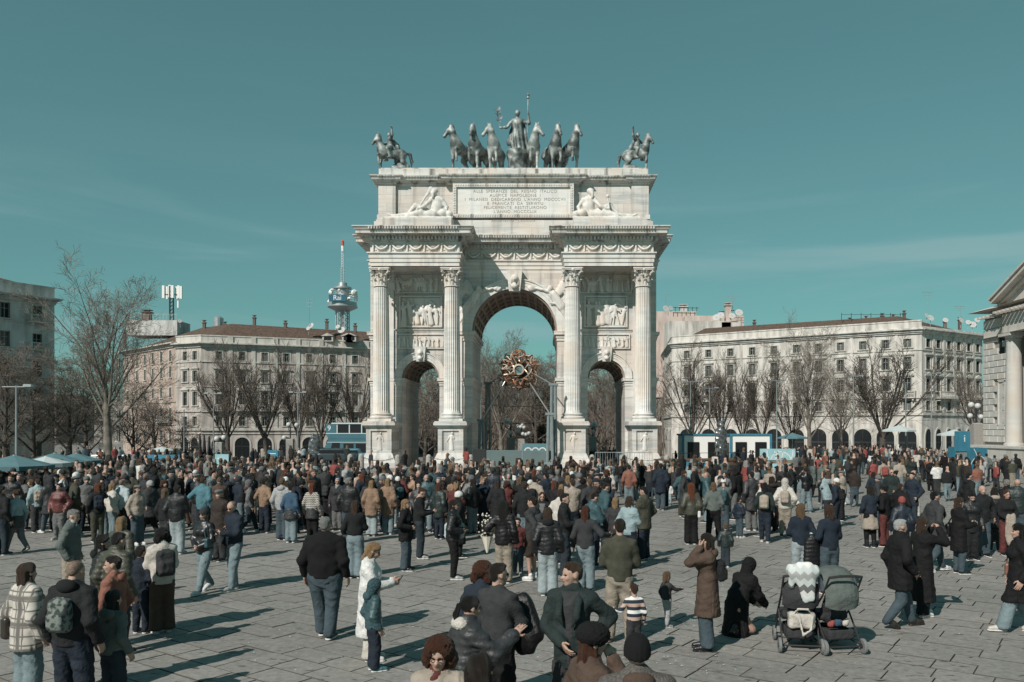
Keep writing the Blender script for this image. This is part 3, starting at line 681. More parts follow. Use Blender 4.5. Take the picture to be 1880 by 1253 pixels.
# ---- bronze horses, chariot and riders
BR = mat('bronze_patina', (0.075, 0.09, 0.088), .55, .55, 1.2, .3, 9, .25, .5, col2=(.33, .36, .35), lo=.42, hi=.62)
BR2 = mat('bronze_patina_sunlit_tint', (0.19, 0.215, 0.21), .55, .55, 1.2, .3, 9, .15, .4, col2=(.46, .48, .46), lo=.42, hi=.62)  # paler copy of the bronze: sunlight on the middle pair put into the colour
def horse_F(turn=0.0, raise_=1, hz=.07, h=1.0, rear=0.0):
    """life-size-and-a-half horse facing -y; turn = head yaw, raise_ = which foreleg is lifted"""
    F = Field((-1.2, -2.6, -.05), (1.2, 3.2, 4.6), hz)
    F.ell((0, -.75, 2.15), (.55, .6, .7), None, .15).cone((0, -.6, 2.15), (0, 1.0, 2.1), .56, .5, .2).ell((0, 1.2, 2.15), (.56, .65, .62), None, .2)
    F.cone((0, -.95, 2.5), (.18 * turn, -1.25, 3.35), .48, .3, .2).cone((.18 * turn, -1.25, 3.35), (.28 * turn, -1.3, 3.75), .3, .22, .12)
    hx, hy = .28 * turn, -1.3; nx, ny = hx + .62 * math.sin(turn * 1.0), hy - .5 * math.cos(turn * 1.0)
    F.cone((hx, hy, 3.78), (nx, ny, 2.98), .25, .14, .08).ell((nx, ny, 2.95), (.14, .15, .14), None, .05)
    for e in (-1, 1): F.cone((hx + e * .13, hy + .05, 3.9), (hx + e * .16, hy + .02, 4.2), .08, .03, .03)
    F.cone((.05 * turn, -.85, 2.75), (hx * .9, hy + .22, 3.95), .12, .14, .06).cone((hx, hy + .1, 4.05), (hx, hy - .15, 3.85), .1, .08, .04)
    for e in (-1, 1):
        x = e * .3
        if e == raise_: F.chain([(x, -.8, 1.85), (x, -1.35, 1.75), (x * 1.1, -1.3, 1.05), (x, -1.25, .85)], [.24, .17, .1, .13], .08)
        else: F.chain([(x, -.85, 1.85), (x, -.95, 1.1), (x, -.9, .35), (x, -.98, .12)], [.25, .15, .1, .16], .08)
        b2 = .25 * e
        F.chain([(x, 1.3, 2.0), (x, 1.05 + b2, 1.45), (x, 1.65 + b2, .95), (x, 1.45 + b2, .3), (x, 1.32 + b2, .12)], [.42, .26, .15, .1, .15], .1)
    F.chain([(0, 1.75, 2.4), (0, 2.2, 2.3), (0, 2.4, 1.6), (0, 2.35, 1.0)], [.12, .18, .17, .07], .08)
    F.disp(lambda x, y, z: .02 * np.sin(9 * z + 4 * x) * np.sin(7 * y))
    return F
hm = {}
def horse_mesh(t, r):
    if (t, r) not in hm: V, Q = horse_F(t, r).mesh(); hm[(t, r)] = mesh_np('horse', V, Q, [BR])
    return hm[(t, r)]
TOPZ = 26.05; SY = AY + 1.8
hspec = [(848, -.9, 1, -30, 'outermost bronze chariot horse nearest the transmission tower, head turned aside'),
         (878, 0.0, -1, -18, 'bronze chariot horse facing straight out beside the outermost arched-neck horse'),
         (910, -1.0, 1, -8, 'bright bronze chariot horse looking aside, next to the chariot below the raised laurel'),
         (978, .9, -1, 8, 'bright bronze chariot horse below the spear, head turned aside next to the chariot'),
         (1015, .2, 1, 18, 'bronze chariot horse with lifted foreleg, second from the spear side of the team'),
         (1044, .3, -1, 30, 'outermost bronze chariot horse on the spear side, one foreleg thrown out')]
for px, t, r, yaw, lb in hspec:
    Y = SY + .9; X = gx(px, Y)
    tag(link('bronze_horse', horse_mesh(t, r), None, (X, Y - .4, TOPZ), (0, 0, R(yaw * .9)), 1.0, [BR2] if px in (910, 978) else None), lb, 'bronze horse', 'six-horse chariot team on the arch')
# the goddess standing in the chariot
def draped_figure(hz=.06):
    F = Field((-2.2, -1.0, 0), (2.2, 1.0, 5.4), hz)
    F.cone((0, 0, .1), (0, 0, 1.9), .75, .5, .15, .8).cone((0, 0, 1.8), (0, 0, 2.75), .46, .52, .15, .75).cone((-.45, 0, 3.0), (.45, 0, 3.0), .24, .24, .12)
    F.cone((0, 0, 3.1), (0, 0, 3.4), .18, .17, .06).ell((0, -.05, 3.68), (.26, .29, .34), None, .05).ell((0, .05, 3.8), (.3, .3, .28), None, .05)
    F.cone((-.6, 0, 2.95), (-1.1, -.15, 2.35), .2, .15, .08).cone((-1.1, -.15, 2.35), (-1.75, -.35, 2.25), .15, .1, .06).ell((-1.85, -.35, 2.28), (.13, .1, .09), None, .04)
    F.cone((.6, 0, 2.95), (1.25, -.1, 2.75), .2, .16, .08).cone((1.25, -.1, 2.75), (1.15, -.2, 3.55), .16, .1, .06).ell((1.13, -.2, 3.68), (.12, .12, .12), None, .04)
    F.cone((.45, .35, 3.0), (.75, .4, .8), .3, .5, .15, .5).cone((-.35, .35, 2.9), (-.75, .4, 1.1), .25, .4, .15, .5)
    F.disp(lambda x, y, z: .045 * np.sin(15 * x + 2.2 * z) * np.clip(1.5 - z / 2.2, 0, 1) + 0 * y)
    return F
gd = empty('goddess_statue', (gx(950, SY + 1.2), SY + 1.2, TOPZ + 2.15), 0, 'bronze goddess standing in the chariot with a tall spear and a laurel branch', 'statue'); gd.scale = (.86, .86, .95)
draped_figure().build('body', BR, gd)
MB().tube([(1.0, -.25, -.2), (1.12, -.25, 5.0)], .05, 6).lathe([(.05, 5.0), (.16, 5.1), (.12, 5.25), (.2, 5.4), (.05, 5.6)], 8, (1.12, -.25, 0)).build('spear', BR, gd)
lm = MB(); random.seed(3)
lm.tube([(-1.85, -.35, 2.3), (-1.95, -.35, 3.0), (-2.15, -.3, 3.9)], .04, 5)
for k in range(26):
    t = random.random(); c = Vector((-1.9 - .25 * t, -.33, 2.8 + 1.2 * t)); a = random.uniform(0, 6.28); v = Vector((math.cos(a) * .45, random.uniform(-.2, .2), math.sin(a) * .25 + .25))
    lm.add([c, c + v * .5 + Vector((.07, 0, -.07)), c + v, c + v * .5 - Vector((.07, 0, -.07))], [(0, 1, 2, 3)])
lm.build('laurel_branch', BR, gd)
F = Field((-1.1, -1.0, 0), (1.1, 1.0, 2.3), .06); F.cone((0, 0, .1), (0, 0, 2.1), .75, .85, .1).cone((0, 0, 2.05), (0, 0, 2.2), .95, .95, .05)
F.disp(lambda x, y, z: .06 * np.sin(7 * x + 3 * z) * np.sin(5 * z)); F.cut((0, 0, 1), 2.2)
ch = tag(F.build('chariot', BR, None, (gx(949, SY + .9), SY + .9, TOPZ)), 'bronze chariot car with carved reliefs behind the six horses', 'chariot')
for s, px, py_r, lb in ((-1, 716, 0, 'bronze rider on a prancing horse on the arch corner nearest the tower'), (1, 1170, 0, 'bronze rider on a prancing horse on the arch corner nearest the rooftop dishes')):
    Y = AY + 2.2; g = empty('equestrian_statue', (gx(px, Y), Y, TOPZ), R(-62 * -s if s < 0 else 48), lb, 'statue', 'equestrian statues on the arch corners')
    g.rotation_euler = (0, 0, R(-64) if s < 0 else R(52)); g.scale = (.84,) * 3
    link('horse', horse_mesh(-.2 if s < 0 else .25, 1 if s < 0 else -1), g)
    F = Field((-1.6, -1.4, 1.2), (1.6, 1.6, 5.4), .06)
    F.cone((0, .05, 2.7), (0, 0, 3.5), .38, .36, .1, .8).cone((-.38, 0, 3.55), (.38, 0, 3.55), .19, .19, .08).ell((0, -.05, 4.1), (.22, .25, .28), None, .05).cone((0, 0, 3.6), (0, 0, 3.95), .14, .14, .05)
    for e in (-1, 1): F.chain([(e * .3, .05, 2.7), (e * .62, -.45, 2.4), (e * .62, -.15, 1.6), (e * .6, -.4, 1.5)], [.26, .2, .14, .1], .08)
    F.chain([(s * .4, 0, 3.55), (s * .75, -.35, 3.3), (s * .4, -.8, 3.1)], [.16, .13, .09], .06)
    F.chain([(-s * .4, 0, 3.6), (-s * .85, 0, 3.85), (-s * 1.0, -.1, 4.55), (-s * 1.25, -.3, 4.62)], [.16, .14, .1, .06], .06)
    F.chain([(0, .4, 3.4), (.1, .8, 2.9), (.1, 1.1, 2.2)], [.3, .35, .2], .1, .6)
    F.build('rider', BR, g)
    F = Field((-1, -.2, 0), (1, 2.3, 2.2), .07); F.ell((0, 1.0, .4), (.6, .9, .8), None, .2); F.disp(lambda x, y, z: .1 * np.sin(6 * x + 3 * y) * np.sin(6 * z)); F.cut((0, 0, -1), 0); F.build('rock_support', BR, g)
# ================================================================ BUILDINGS
def plaster(name, c, var=.25): return mat(name, c, .85, min(.6, var * 1.5), 1.1, .2, 6, detail=8, lo=.42, hi=.72, stretch=(1, 1, .22))
PL_PINK = plaster('plaster_rose', (.475, .43, .395), .4); PL_SIDE = plaster('plaster_salmon', (.44, .35, .30)); TRIM = plaster('trim_stone', (.52, .50, .46)); PL_CREAM = plaster('plaster_cream', (.58, .555, .515), .35)
PL_GREY = plaster('plaster_grey', (.52, .52, .50), .3); PL_DARK = plaster('chimney_plaster', (.17, .13, .115)); GLASSD = mat('window_glass', (.016, .019, .021), .45, spec=.12); SHUT = mat('shutter_green', (.09, .105, .095), .7); FRAMEW = mat('window_frame', (.32, .31, .28), .7)
TILE = mat('roof_tile', (.125, .085, .066), .9, .5, 2.5, .5, 12); DARKIN = mat('dark_interior', (.02, .02, .02), .9); METAL = mat('galvanised_metal', (.42, .45, .46), .45, .2, 2, metal=.6); RAILM = mat('iron_dark', (.03, .032, .034), .5)
WHITE = mat('white_paint', (.72, .72, .70), .5)
CURT = mat('curtained_glass', (.13, .13, .12), .5, .4, 3); SHUT2 = mat('closed_shutter', (.075, .085, .078), .8, .3, 1, stretch=(1, 1, 30))
class Fac:
    """one facade: local x runs along the wall, -y faces out"""
    def __init__(s, b, A, B):
        s.b = b; s.A = Vector(A); s.B = Vector(B); s.d = (s.B - s.A); s.L = s.d.length; s.d.normalize(); s.rz = math.atan2(s.d.y, s.d.x)
        s.loc = (A[0] - b.location.x, A[1] - b.location.y, -b.location.z)
    def u(s, px):
        t = (px - VX) / FPX; return (t * s.A.y - s.A.x) / (s.d.x - t * s.d.y)
    def put(s, mb, name, m, smooth=None): return mb.build(name, m, s.b, s.loc, (0, 0, s.rz), smooth)
    def at(s, u, z, name, me, parent=None, y=0, sca=None):
        c, sn = math.cos(s.rz), math.sin(s.rz)
        return link(name, me, s.b, (s.loc[0] + u * c - y * sn, s.loc[1] + u * sn + y * c, s.loc[2] + z), (0, 0, s.rz), sca)
    def wall(s, z0, z1, holes, m, dep=.3, name='wall', arches=()):
        us = sorted({0, s.L} | {h[0] for h in holes} | {h[1] for h in holes}); us = [u for u in us if 0 <= u <= s.L]
        zs = sorted({z0, z1} | {h[2] for h in holes} | {h[3] for h in holes}); mb = MB()
        for i in range(len(us) - 1):
            for j in range(len(zs) - 1):
                cu, cz = (us[i] + us[i + 1]) / 2, (zs[j] + zs[j + 1]) / 2
                if any(h[0] < cu < h[1] and h[2] < cz < h[3] for h in holes): continue
                mb.add([(us[i], 0, zs[j]), (us[i + 1], 0, zs[j]), (us[i + 1], 0, zs[j + 1]), (us[i], 0, zs[j + 1])], [(0, 1, 2, 3)])
        for a, b2, c, d in holes:
            mb.add([(a, 0, c), (b2, 0, c), (b2, 0, d), (a, 0, d), (a, dep, c), (b2, dep, c), (b2, dep, d), (a, dep, d)], [(0, 4, 5, 1), (1, 5, 6, 2), (2, 6, 7, 3), (3, 7, 4, 0)])
        return s.put(mb, name, m)
def window_mesh(w, h, hood=0, shut=0.0, ar=False, surround=True):
    """frame with mullion; the pane is made apart. Origin at the sill centre on the wall face."""
    f = MB(); y = .2
    for a in ((-w / 2, 0, -w / 2 + .07, h), (w / 2 - .07, 0, w / 2, h), (-.035, 0, .035, h), (-w / 2, h - .08, w / 2, h), (-w / 2, 0, w / 2, .08), (-w / 2, h * .62, w / 2, h * .62 + .06)): f.box(a[0] + .001, y, a[1] + .001, a[2] - .001, y + .07, a[3] - .001)
    if surround:
        for a in ((-w / 2 - .2, 0, -w / 2 - .01, h + .2), (w / 2 + .01, 0, w / 2 + .2, h + .2), (-w / 2 - .01, h + .01, w / 2 + .01, h + .2)): f.box(a[0], -.07, a[1], a[2], .02, a[3], mi=1)
        f.box(-w / 2 - .32, -.2, -.16, w / 2 + .32, .02, 0, mi=1)
    if hood: f.box(-w / 2 - .4, -.32, h + .34, w / 2 + .4, .02, h + .5, mi=1).box(-w / 2 - .3, -.2, h + .2, w / 2 + .3, .02, h + .34, mi=1)
    if hood == 2: f.prism([(-w / 2 - .42, h + .5), (w / 2 + .42, h + .5), (0, h + .95)], -.3, .02, 'y', mi=1)
    if shut:
        for s in (-1, 1): f.box(s * (w / 2 - .03), .04, .05, s * (w / 2 - .03 - w * shut / 2), .1, h - .05, mi=2)
    me = f.mesh('window', [FRAMEW, TRIM, SHUT]); p = MB().box(-w / 2, y + .03, 0, w / 2, y + .1, h).mesh('pane', GLASSD); return me, p
def add_window(F, u, z, wm):
    o = F.at(u, z, 'window', wm[0]); p = random.random(); link('pane', wm[1], o, mats=[GLASSD if p < .55 else CURT if p < .75 else SHUT2]); return o
def arch_door(w, h):
    """recess of an arched shop opening: surround, dark glazing and fanlight bars; origin at ground centre"""
    r = w / 2; zs = h - r; n = 14; pts = [(-r * math.cos(math.pi * k / n), zs + r * math.sin(math.pi * k / n)) for k in range(n + 1)]
    f = MB(); out_ = [(-r - .32, 0)] + [(x * (r + .32) / r, zs + (z - zs) * (r + .32) / r) for x, z in pts] + [(r + .32, 0)]; inn = [(-r, 0)] + pts + [(r, 0)]
    vs = [(x, -.1, z) for x, z in out_] + [(x, -.1, z) for x, z in inn] + [(x, .02, z) for x, z in out_] + [(x, .0, z) for x, z in inn]; k = len(out_)
    f.add(vs, [(i, i + 1, k + i + 1, k + i) for i in range(k - 1)] + [(2 * k + i, 2 * k + i + 1, i + 1, i) for i in range(k - 1)] + [(k + i, k + i + 1, 3 * k + i + 1, 3 * k + i) for i in range(k - 1)], None, 1)
    f.box(-r, -.05, h * .58, r, -.02, h * .63, mi=0); f.box(-.05, -.05, 0, .05, -.02, h * .98, mi=0)
    for s in (-.55, .55): f.box(s * r - .03, -.05, 0, s * r + .03, -.02, h * .6, mi=0)
    me = f.mesh('shop_arch', [RAILM, TRIM]); p = MB().add([(x, -.012, z) for x, z in inn], [tuple(range(len(inn)))]).mesh('pane', GLASSD); return me, p
def balcony_mesh(w, h=1.0, stone=True):
    f = MB(); f.box(-w / 2, -.8, -.18, w / 2, .02, 0); f.box(-w / 2, -.8, h - .12, w / 2, -.66, h)
    for s in (-1, 1): f.box(s * w / 2, -.66, h - .12, s * (w / 2 - .14), .02, h); f.box(s * (w / 2 - .02), -.8, 0, s * (w / 2 - .2), -.62, h - .12); f.box(s * (w / 2 - .3), -.6, -.55, s * (w / 2 - .55), .02, -.18)
    n = int(w / .26)
    for k in range(1, n): f.lathe([(.05, 0), (.09, .25), (.05, .6), (.06, h - .12)], 6, (-w / 2 + w * k / n, -.73, 0), cap=False)
    return f.mesh('balcony', TRIM if stone else RAILM)
DISHM = mat('dish_grey', (.42, .42, .41), .6)
def dish(name, px, py, Y, r, lb, grp, parent=None):
    x, z = gx(px, Y), zz(py, Y); mb = MB(); prof = [(.001, -.3 * r), (r * .5, -.22 * r), (r * .85, -.06 * r), (r, .02 * r), (r * .97, .03 * r), (.001, -.24 * r)]
    mb.lathe(prof, 14, cap=False, M=Matrix.Rotation(R(62), 4, 'X') @ Matrix.Rotation(R(random.uniform(-30, 30)), 4, 'Y')); r *= .62; mb = MB(); mb.lathe([(a * .62, b_ * .62) for a, b_ in prof], 14, cap=False, M=Matrix.Rotation(R(62), 4, 'X') @ Matrix.Rotation(R(random.uniform(-30, 30)), 4, 'Y')); mb.tube([(0, .1, -.1), (0, .25, -r - .8)], .04, 5); mb.tube([(0, 0, 0), (0, -r * .8, r * .2)], .025, 4)
    o = mb.build(name, DISHM, parent, (x, Y, z) if parent is None else (x - parent.location.x, Y - parent.location.y, z), smooth=40)
    return o if parent else tag(o, lb, 'satellite dish', grp)

random.seed(11)
# ---- long rose block with arcaded ground floor (three facades)
bl = empty('apartment_block', (-59.0, 144.0, 0), 0, 'rose and grey five-storey block with arcaded ground floor and tiled roof, behind bare pollards', 'apartment block')
A0, A1, A2, A3 = (-84.6, 164.0), (-66.0, 146.2), (-60.4, 143.6), (-26.0, 157.0)
GZ = -2.4
f1 = Fac(bl, A2, A3); f2 = Fac(bl, A1, A2); f3 = Fac(bl, A0, A1)
wr = [window_mesh(1.1, 1.55, 0, .5), window_mesh(1.15, 1.95, 1, .45), window_mesh(1.15, 2.4, 2, .4), window_mesh(1.1, 1.65, 0, .4)]
rows = [(15.4, 1.55), (11.55, 1.95), (7.35, 2.4), (3.75, 1.65)]
cols = [f1.u(p) for p in (402, 444.7, 486, 526, 568, 611, 652, 694)]
def facade(F, cols, rows, wr, m, z0, z1, skip=()):
    holes = []
    for c in cols:
        for (z, h), w in zip(rows, wr): holes.append((c - w_[w], c + w_[w], z, z + h))
    F.wall(z0, z1, holes, m)
    for c in cols:
        for (z, h), w in zip(rows, wr): add_window(F, c, z, w)
w_ = {}
def reg(ws, widths):
    for w, x in zip(ws, widths): w_[w] = x / 2
reg(wr, (1.1, 1.15, 1.15, 1.1))
facade(f1, cols, rows, wr, PL_PINK, GZ, 18.2)
ad = arch_door(2.5, 4.1)
for i, c in enumerate(cols):
    o = f1.at(c, GZ, 'shop_arch', ad[0]); link('pane', ad[1], o)
bm_ = balcony_mesh(2.6)
for c in cols[:7]: f1.at(c, 6.55, 'balcony', bm_)
def bands(F, specs, m):
    mb = MB()
    for z, h, p in specs: mb.box(-p if p > .3 else 0, -p, z, F.L + (p if p > .3 else 0), .0, z + h)
    return F.put(mb, 'string_course', m)
BS = [(15.0, .22, .16), (6.2, .25, .2), (2.9, .5, .25), (2.3, .2, .15), (10.6, .12, .1)]
bands(f1, BS, TRIM); bands(f2, BS, TRIM)
def top_cornice(F, z, m, par=1.7, over=.9):
    mb = MB()
    for a, b2, p in ((0, .25, .25), (.25, .5, .45), (.5, .62, over * .8), (.62, .8, over), (.8, .9, over * .7)): mb.box(-p * .4, -p, z + a, F.L + p * .4, .02, z + b2)
    if par: mb.box(0, -.02, z + .9, F.L, .3, z + .9 + par); mb.box(-.05, -.12, z + .9 + par - .2, F.L + .05, .35, z + .9 + par)
    for k in range(int(F.L / .8)): mb.box(k * .8 + .1, -over * .75, z + .5, k * .8 + .4, 0, z + .62)
    return F.put(mb, 'cornice', m)
top_cornice(f1, 17.6, TRIM, 1.3); top_cornice(f2, 17.6, TRIM, 1.3); top_cornice(f3, 17.9, TRIM, 0)
pl = MB()
for a, b2 in zip(cols, cols[1:]): c = (a + b2) / 2; pl.box(c - .34, -.14, 2.9, c + .34, .01, 17.6); pl.box(c - .4, -.22, 18.5, c + .4, 0, 19.7)
for k in range(8): pl.box(0, -.05, GZ + .05 + k * .58, f1.L, -.0, GZ + .05 + k * .58 + .5) if False else None
f1.put(pl, 'pilaster', TRIM)
c2 = [f2.u(340), f2.u(358)]; facade(f2, c2, rows, wr, PL_PINK, GZ, 18.2); bands(f2, [(GZ, .1, .05)], TRIM)
for c in c2: o = f2.at(c, GZ, 'shop_arch', ad[0], sca=(.7, 1, 1)); link('pane', ad[1], o)
wr3 = [window_mesh(1.0, h, 0, .9) for h in (2.0, 2.0, 1.8, 1.95, 2.2)]; reg(wr3, (1.0,) * 5)
c3 = [f3.u(p) for p in (216, 234.6, 252, 266.5, 281, 296.5, 313)]
facade(f3, c3, [(15.4, 2.0), (12.5, 2.0), (8.9, 1.8), (5.0, 1.95), (.75, 2.2)], wr3, PL_SIDE, GZ, 18.0)
f3.at((c3[-1] + c3[-2]) / 2, 4.5, 'balcony', balcony_mesh(6.0)); bands(f3, [(3.9, .2, .12), (8.0, .2, .12)], TRIM)
# roof
rf = MB(); P_ = [(-84, 164.6), (-66, 147), (-60.3, 144.4), (-26, 157.8), (-40, 172), (-66, 168)]; loc_ = bl.location
ridge = [(-78, 172, 22.4), (-66, 157, 22.6), (-58, 151.5, 22.7), (-28, 163.5, 22.2)]
V = [(x - loc_.x, y - loc_.y, 18.8) for x, y in P_[:4]] + [(x - loc_.x, y - loc_.y, z) for x, y, z in ridge] + [(-70 - loc_.x, 185 - loc_.y, 17), (-30 - loc_.x, 172 - loc_.y, 17)]
rf.add(V, [(0, 1, 5, 4), (1, 2, 6, 5), (2, 3, 7, 6), (4, 5, 6, 7, 9, 8)]); rf.build('roof', TILE, bl)
def chimney(px, py, Y, w, h, b, m=PL_DARK, nm='chimney'):
    mb = MB(); mb.box(-w / 2, -w / 2, -h, w / 2, w / 2, 0); mb.box(-w * .7, -w * .7, 0, w * .7, w * .7, .18); mb.box(-w * .3, -w * .3, .18, w * .3, w * .3, .5); mb.box(-w * .6, -w * .6, .5, w * .6, w * .6, .62)
    mb.build(nm, m, b, (gx(px, Y) - b.location.x, Y - b.location.y, zz(py, Y)))
for px, py, h in ((467, 585, 2.4), (413, 597, 1.5), (524, 595, 1.2), (600, 592, 1.3), (652, 600, 1.2), (375, 594, 1.2), (270, 575, 3.5), (229, 612, 3)): chimney(px, py, 155 if px > 330 else 166, .5 if px != 270 else 1.4, h, bl)
MB().lathe([(.9, -1.6), (.95, 0), (.6, .3), (.2, .4)], 14).build('water_tank', METAL, bl, (gx(401, 156) - loc_.x, 156 - loc_.y, zz(585, 156)))
for px in (432, 604, 640, 646):
    Y = 152; mb = MB(); mb.box(-1.0, -.9, 0, 1.0, 1.4, 1.0); mb.prism([(-1.25, 1.0), (1.25, 1.0), (0, 1.55)], -1.1, 1.4, 'y'); d = mb.build('dormer', PL_PINK, bl, (gx(px, Y) - loc_.x, Y - loc_.y, 19.4)); MB().box(-.7, -.93, .2, .7, -.88, .9).build('pane', GLASSD, d)
mb = MB(); mb.box(-5, -3, -3, 5, 3, 0)
for k in range(16): mb.tube([(-4.8 + k * .64, -3, 0), (-4.8 + k * .64, -3, 1.2)], .03, 4)
mb.tube([(-5, -3, 1.2), (5, -3, 1.2)], .035, 4); mb.build('roof_terrace', PL_GREY, bl, (gx(292, 165) - loc_.x, 165 - loc_.y, zz(592, 165)))
for px, py, r in ((571, 598, .9), (566, 603, .7), (330, 590, .6)): dish('satellite_dish', px, py, 153, r, None, None, bl)
for i, (px, py, r, lb) in enumerate(((627, 606, 1.1, 'white satellite dish on the tiled roof just under the transmission tower'), (620, 600, .7, 'small satellite dish tilted on the roof beside a bigger dish under the tower'))): dish('satellite_dish', px, py, 152, r, lb, 'rooftop dishes')
# phone-antenna mast on the roof terrace
Y = 164; mast = empty('antenna_mast', (gx(315, Y), Y, zz(590, Y)), 0, 'phone antenna mast with white panel aerials on the roof of the rose block', 'antenna mast')
hm_ = (590 - 522) * Y / FPX; mb = MB()
for a in (-.35, .35): mb.tube([(a, 0, -2), (a, 0, hm_ * .95)], .16, 6)
for k in range(10): mb.tube([(-.35, 0, -1 + k * .75), (.35, 0, -.4 + k * .75)], .1, 4)
mb.tube([(-1.7, 0, hm_ * .72), (1.9, 0, hm_ * .72)], .08, 5); mb.build('pole', RAILM, mast)
pm = MB().bbox(-.16, -.12, 0, .16, .12, 2.4, .04).mesh('antenna_panel', WHITE)
for x, z in ((-1.6, .62), (-1.05, .6), (-.4, .64), (.3, .62), (.9, .6), (1.5, .62), (1.95, .6)): link('antenna_panel', pm, mast, (x, random.uniform(-.3, .3), hm_ * z), sca=(1.5, 1.3, 1.05))
link('antenna_panel', pm, mast, (1.3, 0, hm_ * .36), (0, 0, 0), (.9, .9, .6))

# ---- shaded corner block at the picture's edge
A, B = (-72.6, 109.2), (-69.0, 115.0); d_ = (Vector(B) - Vector(A)).normalized(); A_ = Vector(A) - d_ * 22
bs = empty('corner_block', (-72, 110, 0), 0, 'tall grey apartment block lying wholly in shade, with small stone balconies', 'apartment block')
fs = Fac(bs, tuple(A_), B); ws = [window_mesh(1.25, 2.1, 0, .2)] * 1
cols_s = [fs.L - 2.3, fs.L - 6.4, fs.L - 10.5, fs.L - 14.6]; w5 = [window_mesh(1.25, 2.1, 0, .3) for _ in range(6)]; reg(w5, (1.25,) * 6)
rz_ = [zz(590, 113), zz(641, 113), zz(692, 113), zz(742, 113), zz(790, 113), zz(838, 113)]
facade(fs, cols_s, [(z, 2.1) for z in rz_], w5, PL_GREY, -2.4, 21)
top_cornice(fs, 20.6, PL_GREY, 1.6, 1.3); bands(fs, [(z - .4, .16, .1) for z in rz_], PL_GREY)
bsm = balcony_mesh(2.4, .95)
for z in (rz_[0], rz_[1], rz_[3]): fs.at(cols_s[0], z - .1, 'balcony', bsm)
mb = MB(); n_ = Vector((d_.y, -d_.x)); inn = Vector((-d_.y, d_.x)) * .5; q = [Vector(B) + inn - d_ * .02, Vector(B) + Vector((-16, 10)), A_ + Vector((-16, 10)), A_ + inn]; mb.prism([(p.x + 72, p.y - 110) for p in q], -2.4, 21.0, 'z'); mb.build('side_wall', PL_GREY, bs)
mb = MB(); c = (Vector(B) + A_) / 2 + Vector((-7, 5)); mb.add([(p.x + 72, p.y - 110, 22.6) for p in q] + [(c.x + 72, c.y - 110, 26.2)], [(0, 1, 4), (1, 2, 4), (2, 3, 4), (3, 0, 4)]); mb.build('roof', TILE, bs)

# ---- cream block beyond the arch (three facades)
B0, B1, B2, B3 = (26.6, 186.0), (23.8, 153.0), (60.0, 130.0), (75.0, 140.0)
br = empty('apartment_block', (60, 130, 0), 0, 'sunlit cream five-storey corner block with arched shopfronts, behind bare trees', 'apartment block')
g1 = Fac(br, B1, B2); g2 = Fac(br, B2, B3); g3 = Fac(br, B0, B1)
wq = [window_mesh(1.15, 1.35, 0, .5), window_mesh(1.2, 1.95, 1, .4), window_mesh(1.2, 2.1, 2, .3), window_mesh(1.15, 1.55, 0, .3)]; reg(wq, (1.15, 1.2, 1.2, 1.15))
rq = [(16.3, 1.35), (12.8, 1.95), (9.3, 2.1), (6.2, 1.55)]
cq = [g1.u(p) for p in (1261, 1300.7, 1341, 1381, 1421, 1462, 1502.5, 1543, 1584, 1625.6, 1666)]
facade(g1, cq, rq, wq, PL_CREAM, -2.4, 18.9)
aq = arch_door(2.7, 5.6)
for c in cq: o = g1.at(c, -2.4, 'shop_arch', aq[0]); link('pane', aq[1], o)
for c in cq[1::3]: g1.at(c, 8.3, 'balcony', bm_)
BQ = [(15.75, .2, .14), (8.1, .22, .18), (5.4, .4, .22)]
c4 = [g2.u(p) for p in (1704, 1722.7, 1742, 1760, 1778.6, 1795)]; facade(g2, c4, rq, wq, PL_CREAM, -2.4, 18.9)
for c in c4: o = g2.at(c, -2.4, 'shop_arch', aq[0], sca=(.62, 1, 1)); link('pane', aq[1], o)
g2.at((c4[1] + c4[2]) / 2, 8.3, 'balcony', balcony_mesh(4.4)); g2.at((c4[4] + c4[5]) / 2, 8.3, 'balcony', balcony_mesh(4.0))
c5 = [g3.L - 2.2 - k * 4 for k in range(7)]; facade(g3, c5, rq, wq, PL_CREAM, -2.4, 18.9)
for c in c5: o = g3.at(c, -2.4, 'shop_arch', aq[0]); link('pane', aq[1], o)
for F in (g1, g2, g3): bands(F, BQ, TRIM); top_cornice(F, 18.4, PL_CREAM, 1.3 if F is not g2 else .3, .8)
pl = MB()
for a, b2 in zip(cq, cq[1:]): pl.box((a + b2) / 2 - .2, -.1, 5.8, (a + b2) / 2 + .2, .01, 18.4)
g1.put(pl, 'pilaster', PL_CREAM); pl = MB()
for a, b2 in zip(c4, c4[1:]): pl.box((a + b2) / 2 - .3, -.16, 5.8, (a + b2) / 2 + .3, .01, 18.4)
g2.put(pl, 'pilaster', TRIM)
rf = MB(); V = [(p[0] - 60, p[1] - 130, z) for p, z in (((26.8, 186), 19.3), ((24.4, 153.4), 19.3), ((60, 130.8), 19.3), ((74.4, 140.4), 19.3), ((33, 186), 22.6), ((31, 157.5), 22.6), ((60, 139), 22.4), ((68, 146), 22.2))]
rf.add(V, [(0, 1, 5, 4), (1, 2, 6, 5), (2, 3, 7, 6), (4, 5, 6, 7)]); rf.build('roof', TILE, br)
for k, (px, py) in enumerate(((1660, 573), (1640, 580), (1762, 585), (1735, 588), (1590, 583), (1560, 586), (1385, 590), (1620, 578))): chimney(px, py + 4, 146, .45, 1.6, br)
for k, px in enumerate((1702, 1709, 1736, 1765, 1778, 1786, 1794)): dish('satellite_dish', px, 580 + (k % 3) * 4 + (8 if px > 1750 else 0), 140, .75 + .2 * (k % 2), None, None, br)
mb = MB()
for px in range(1545, 1660, 18): x = gx(px, 142) - 60; mb.tube([(x, 12, zz(590, 142)), (x, 12, zz(575, 142))], .05, 4)
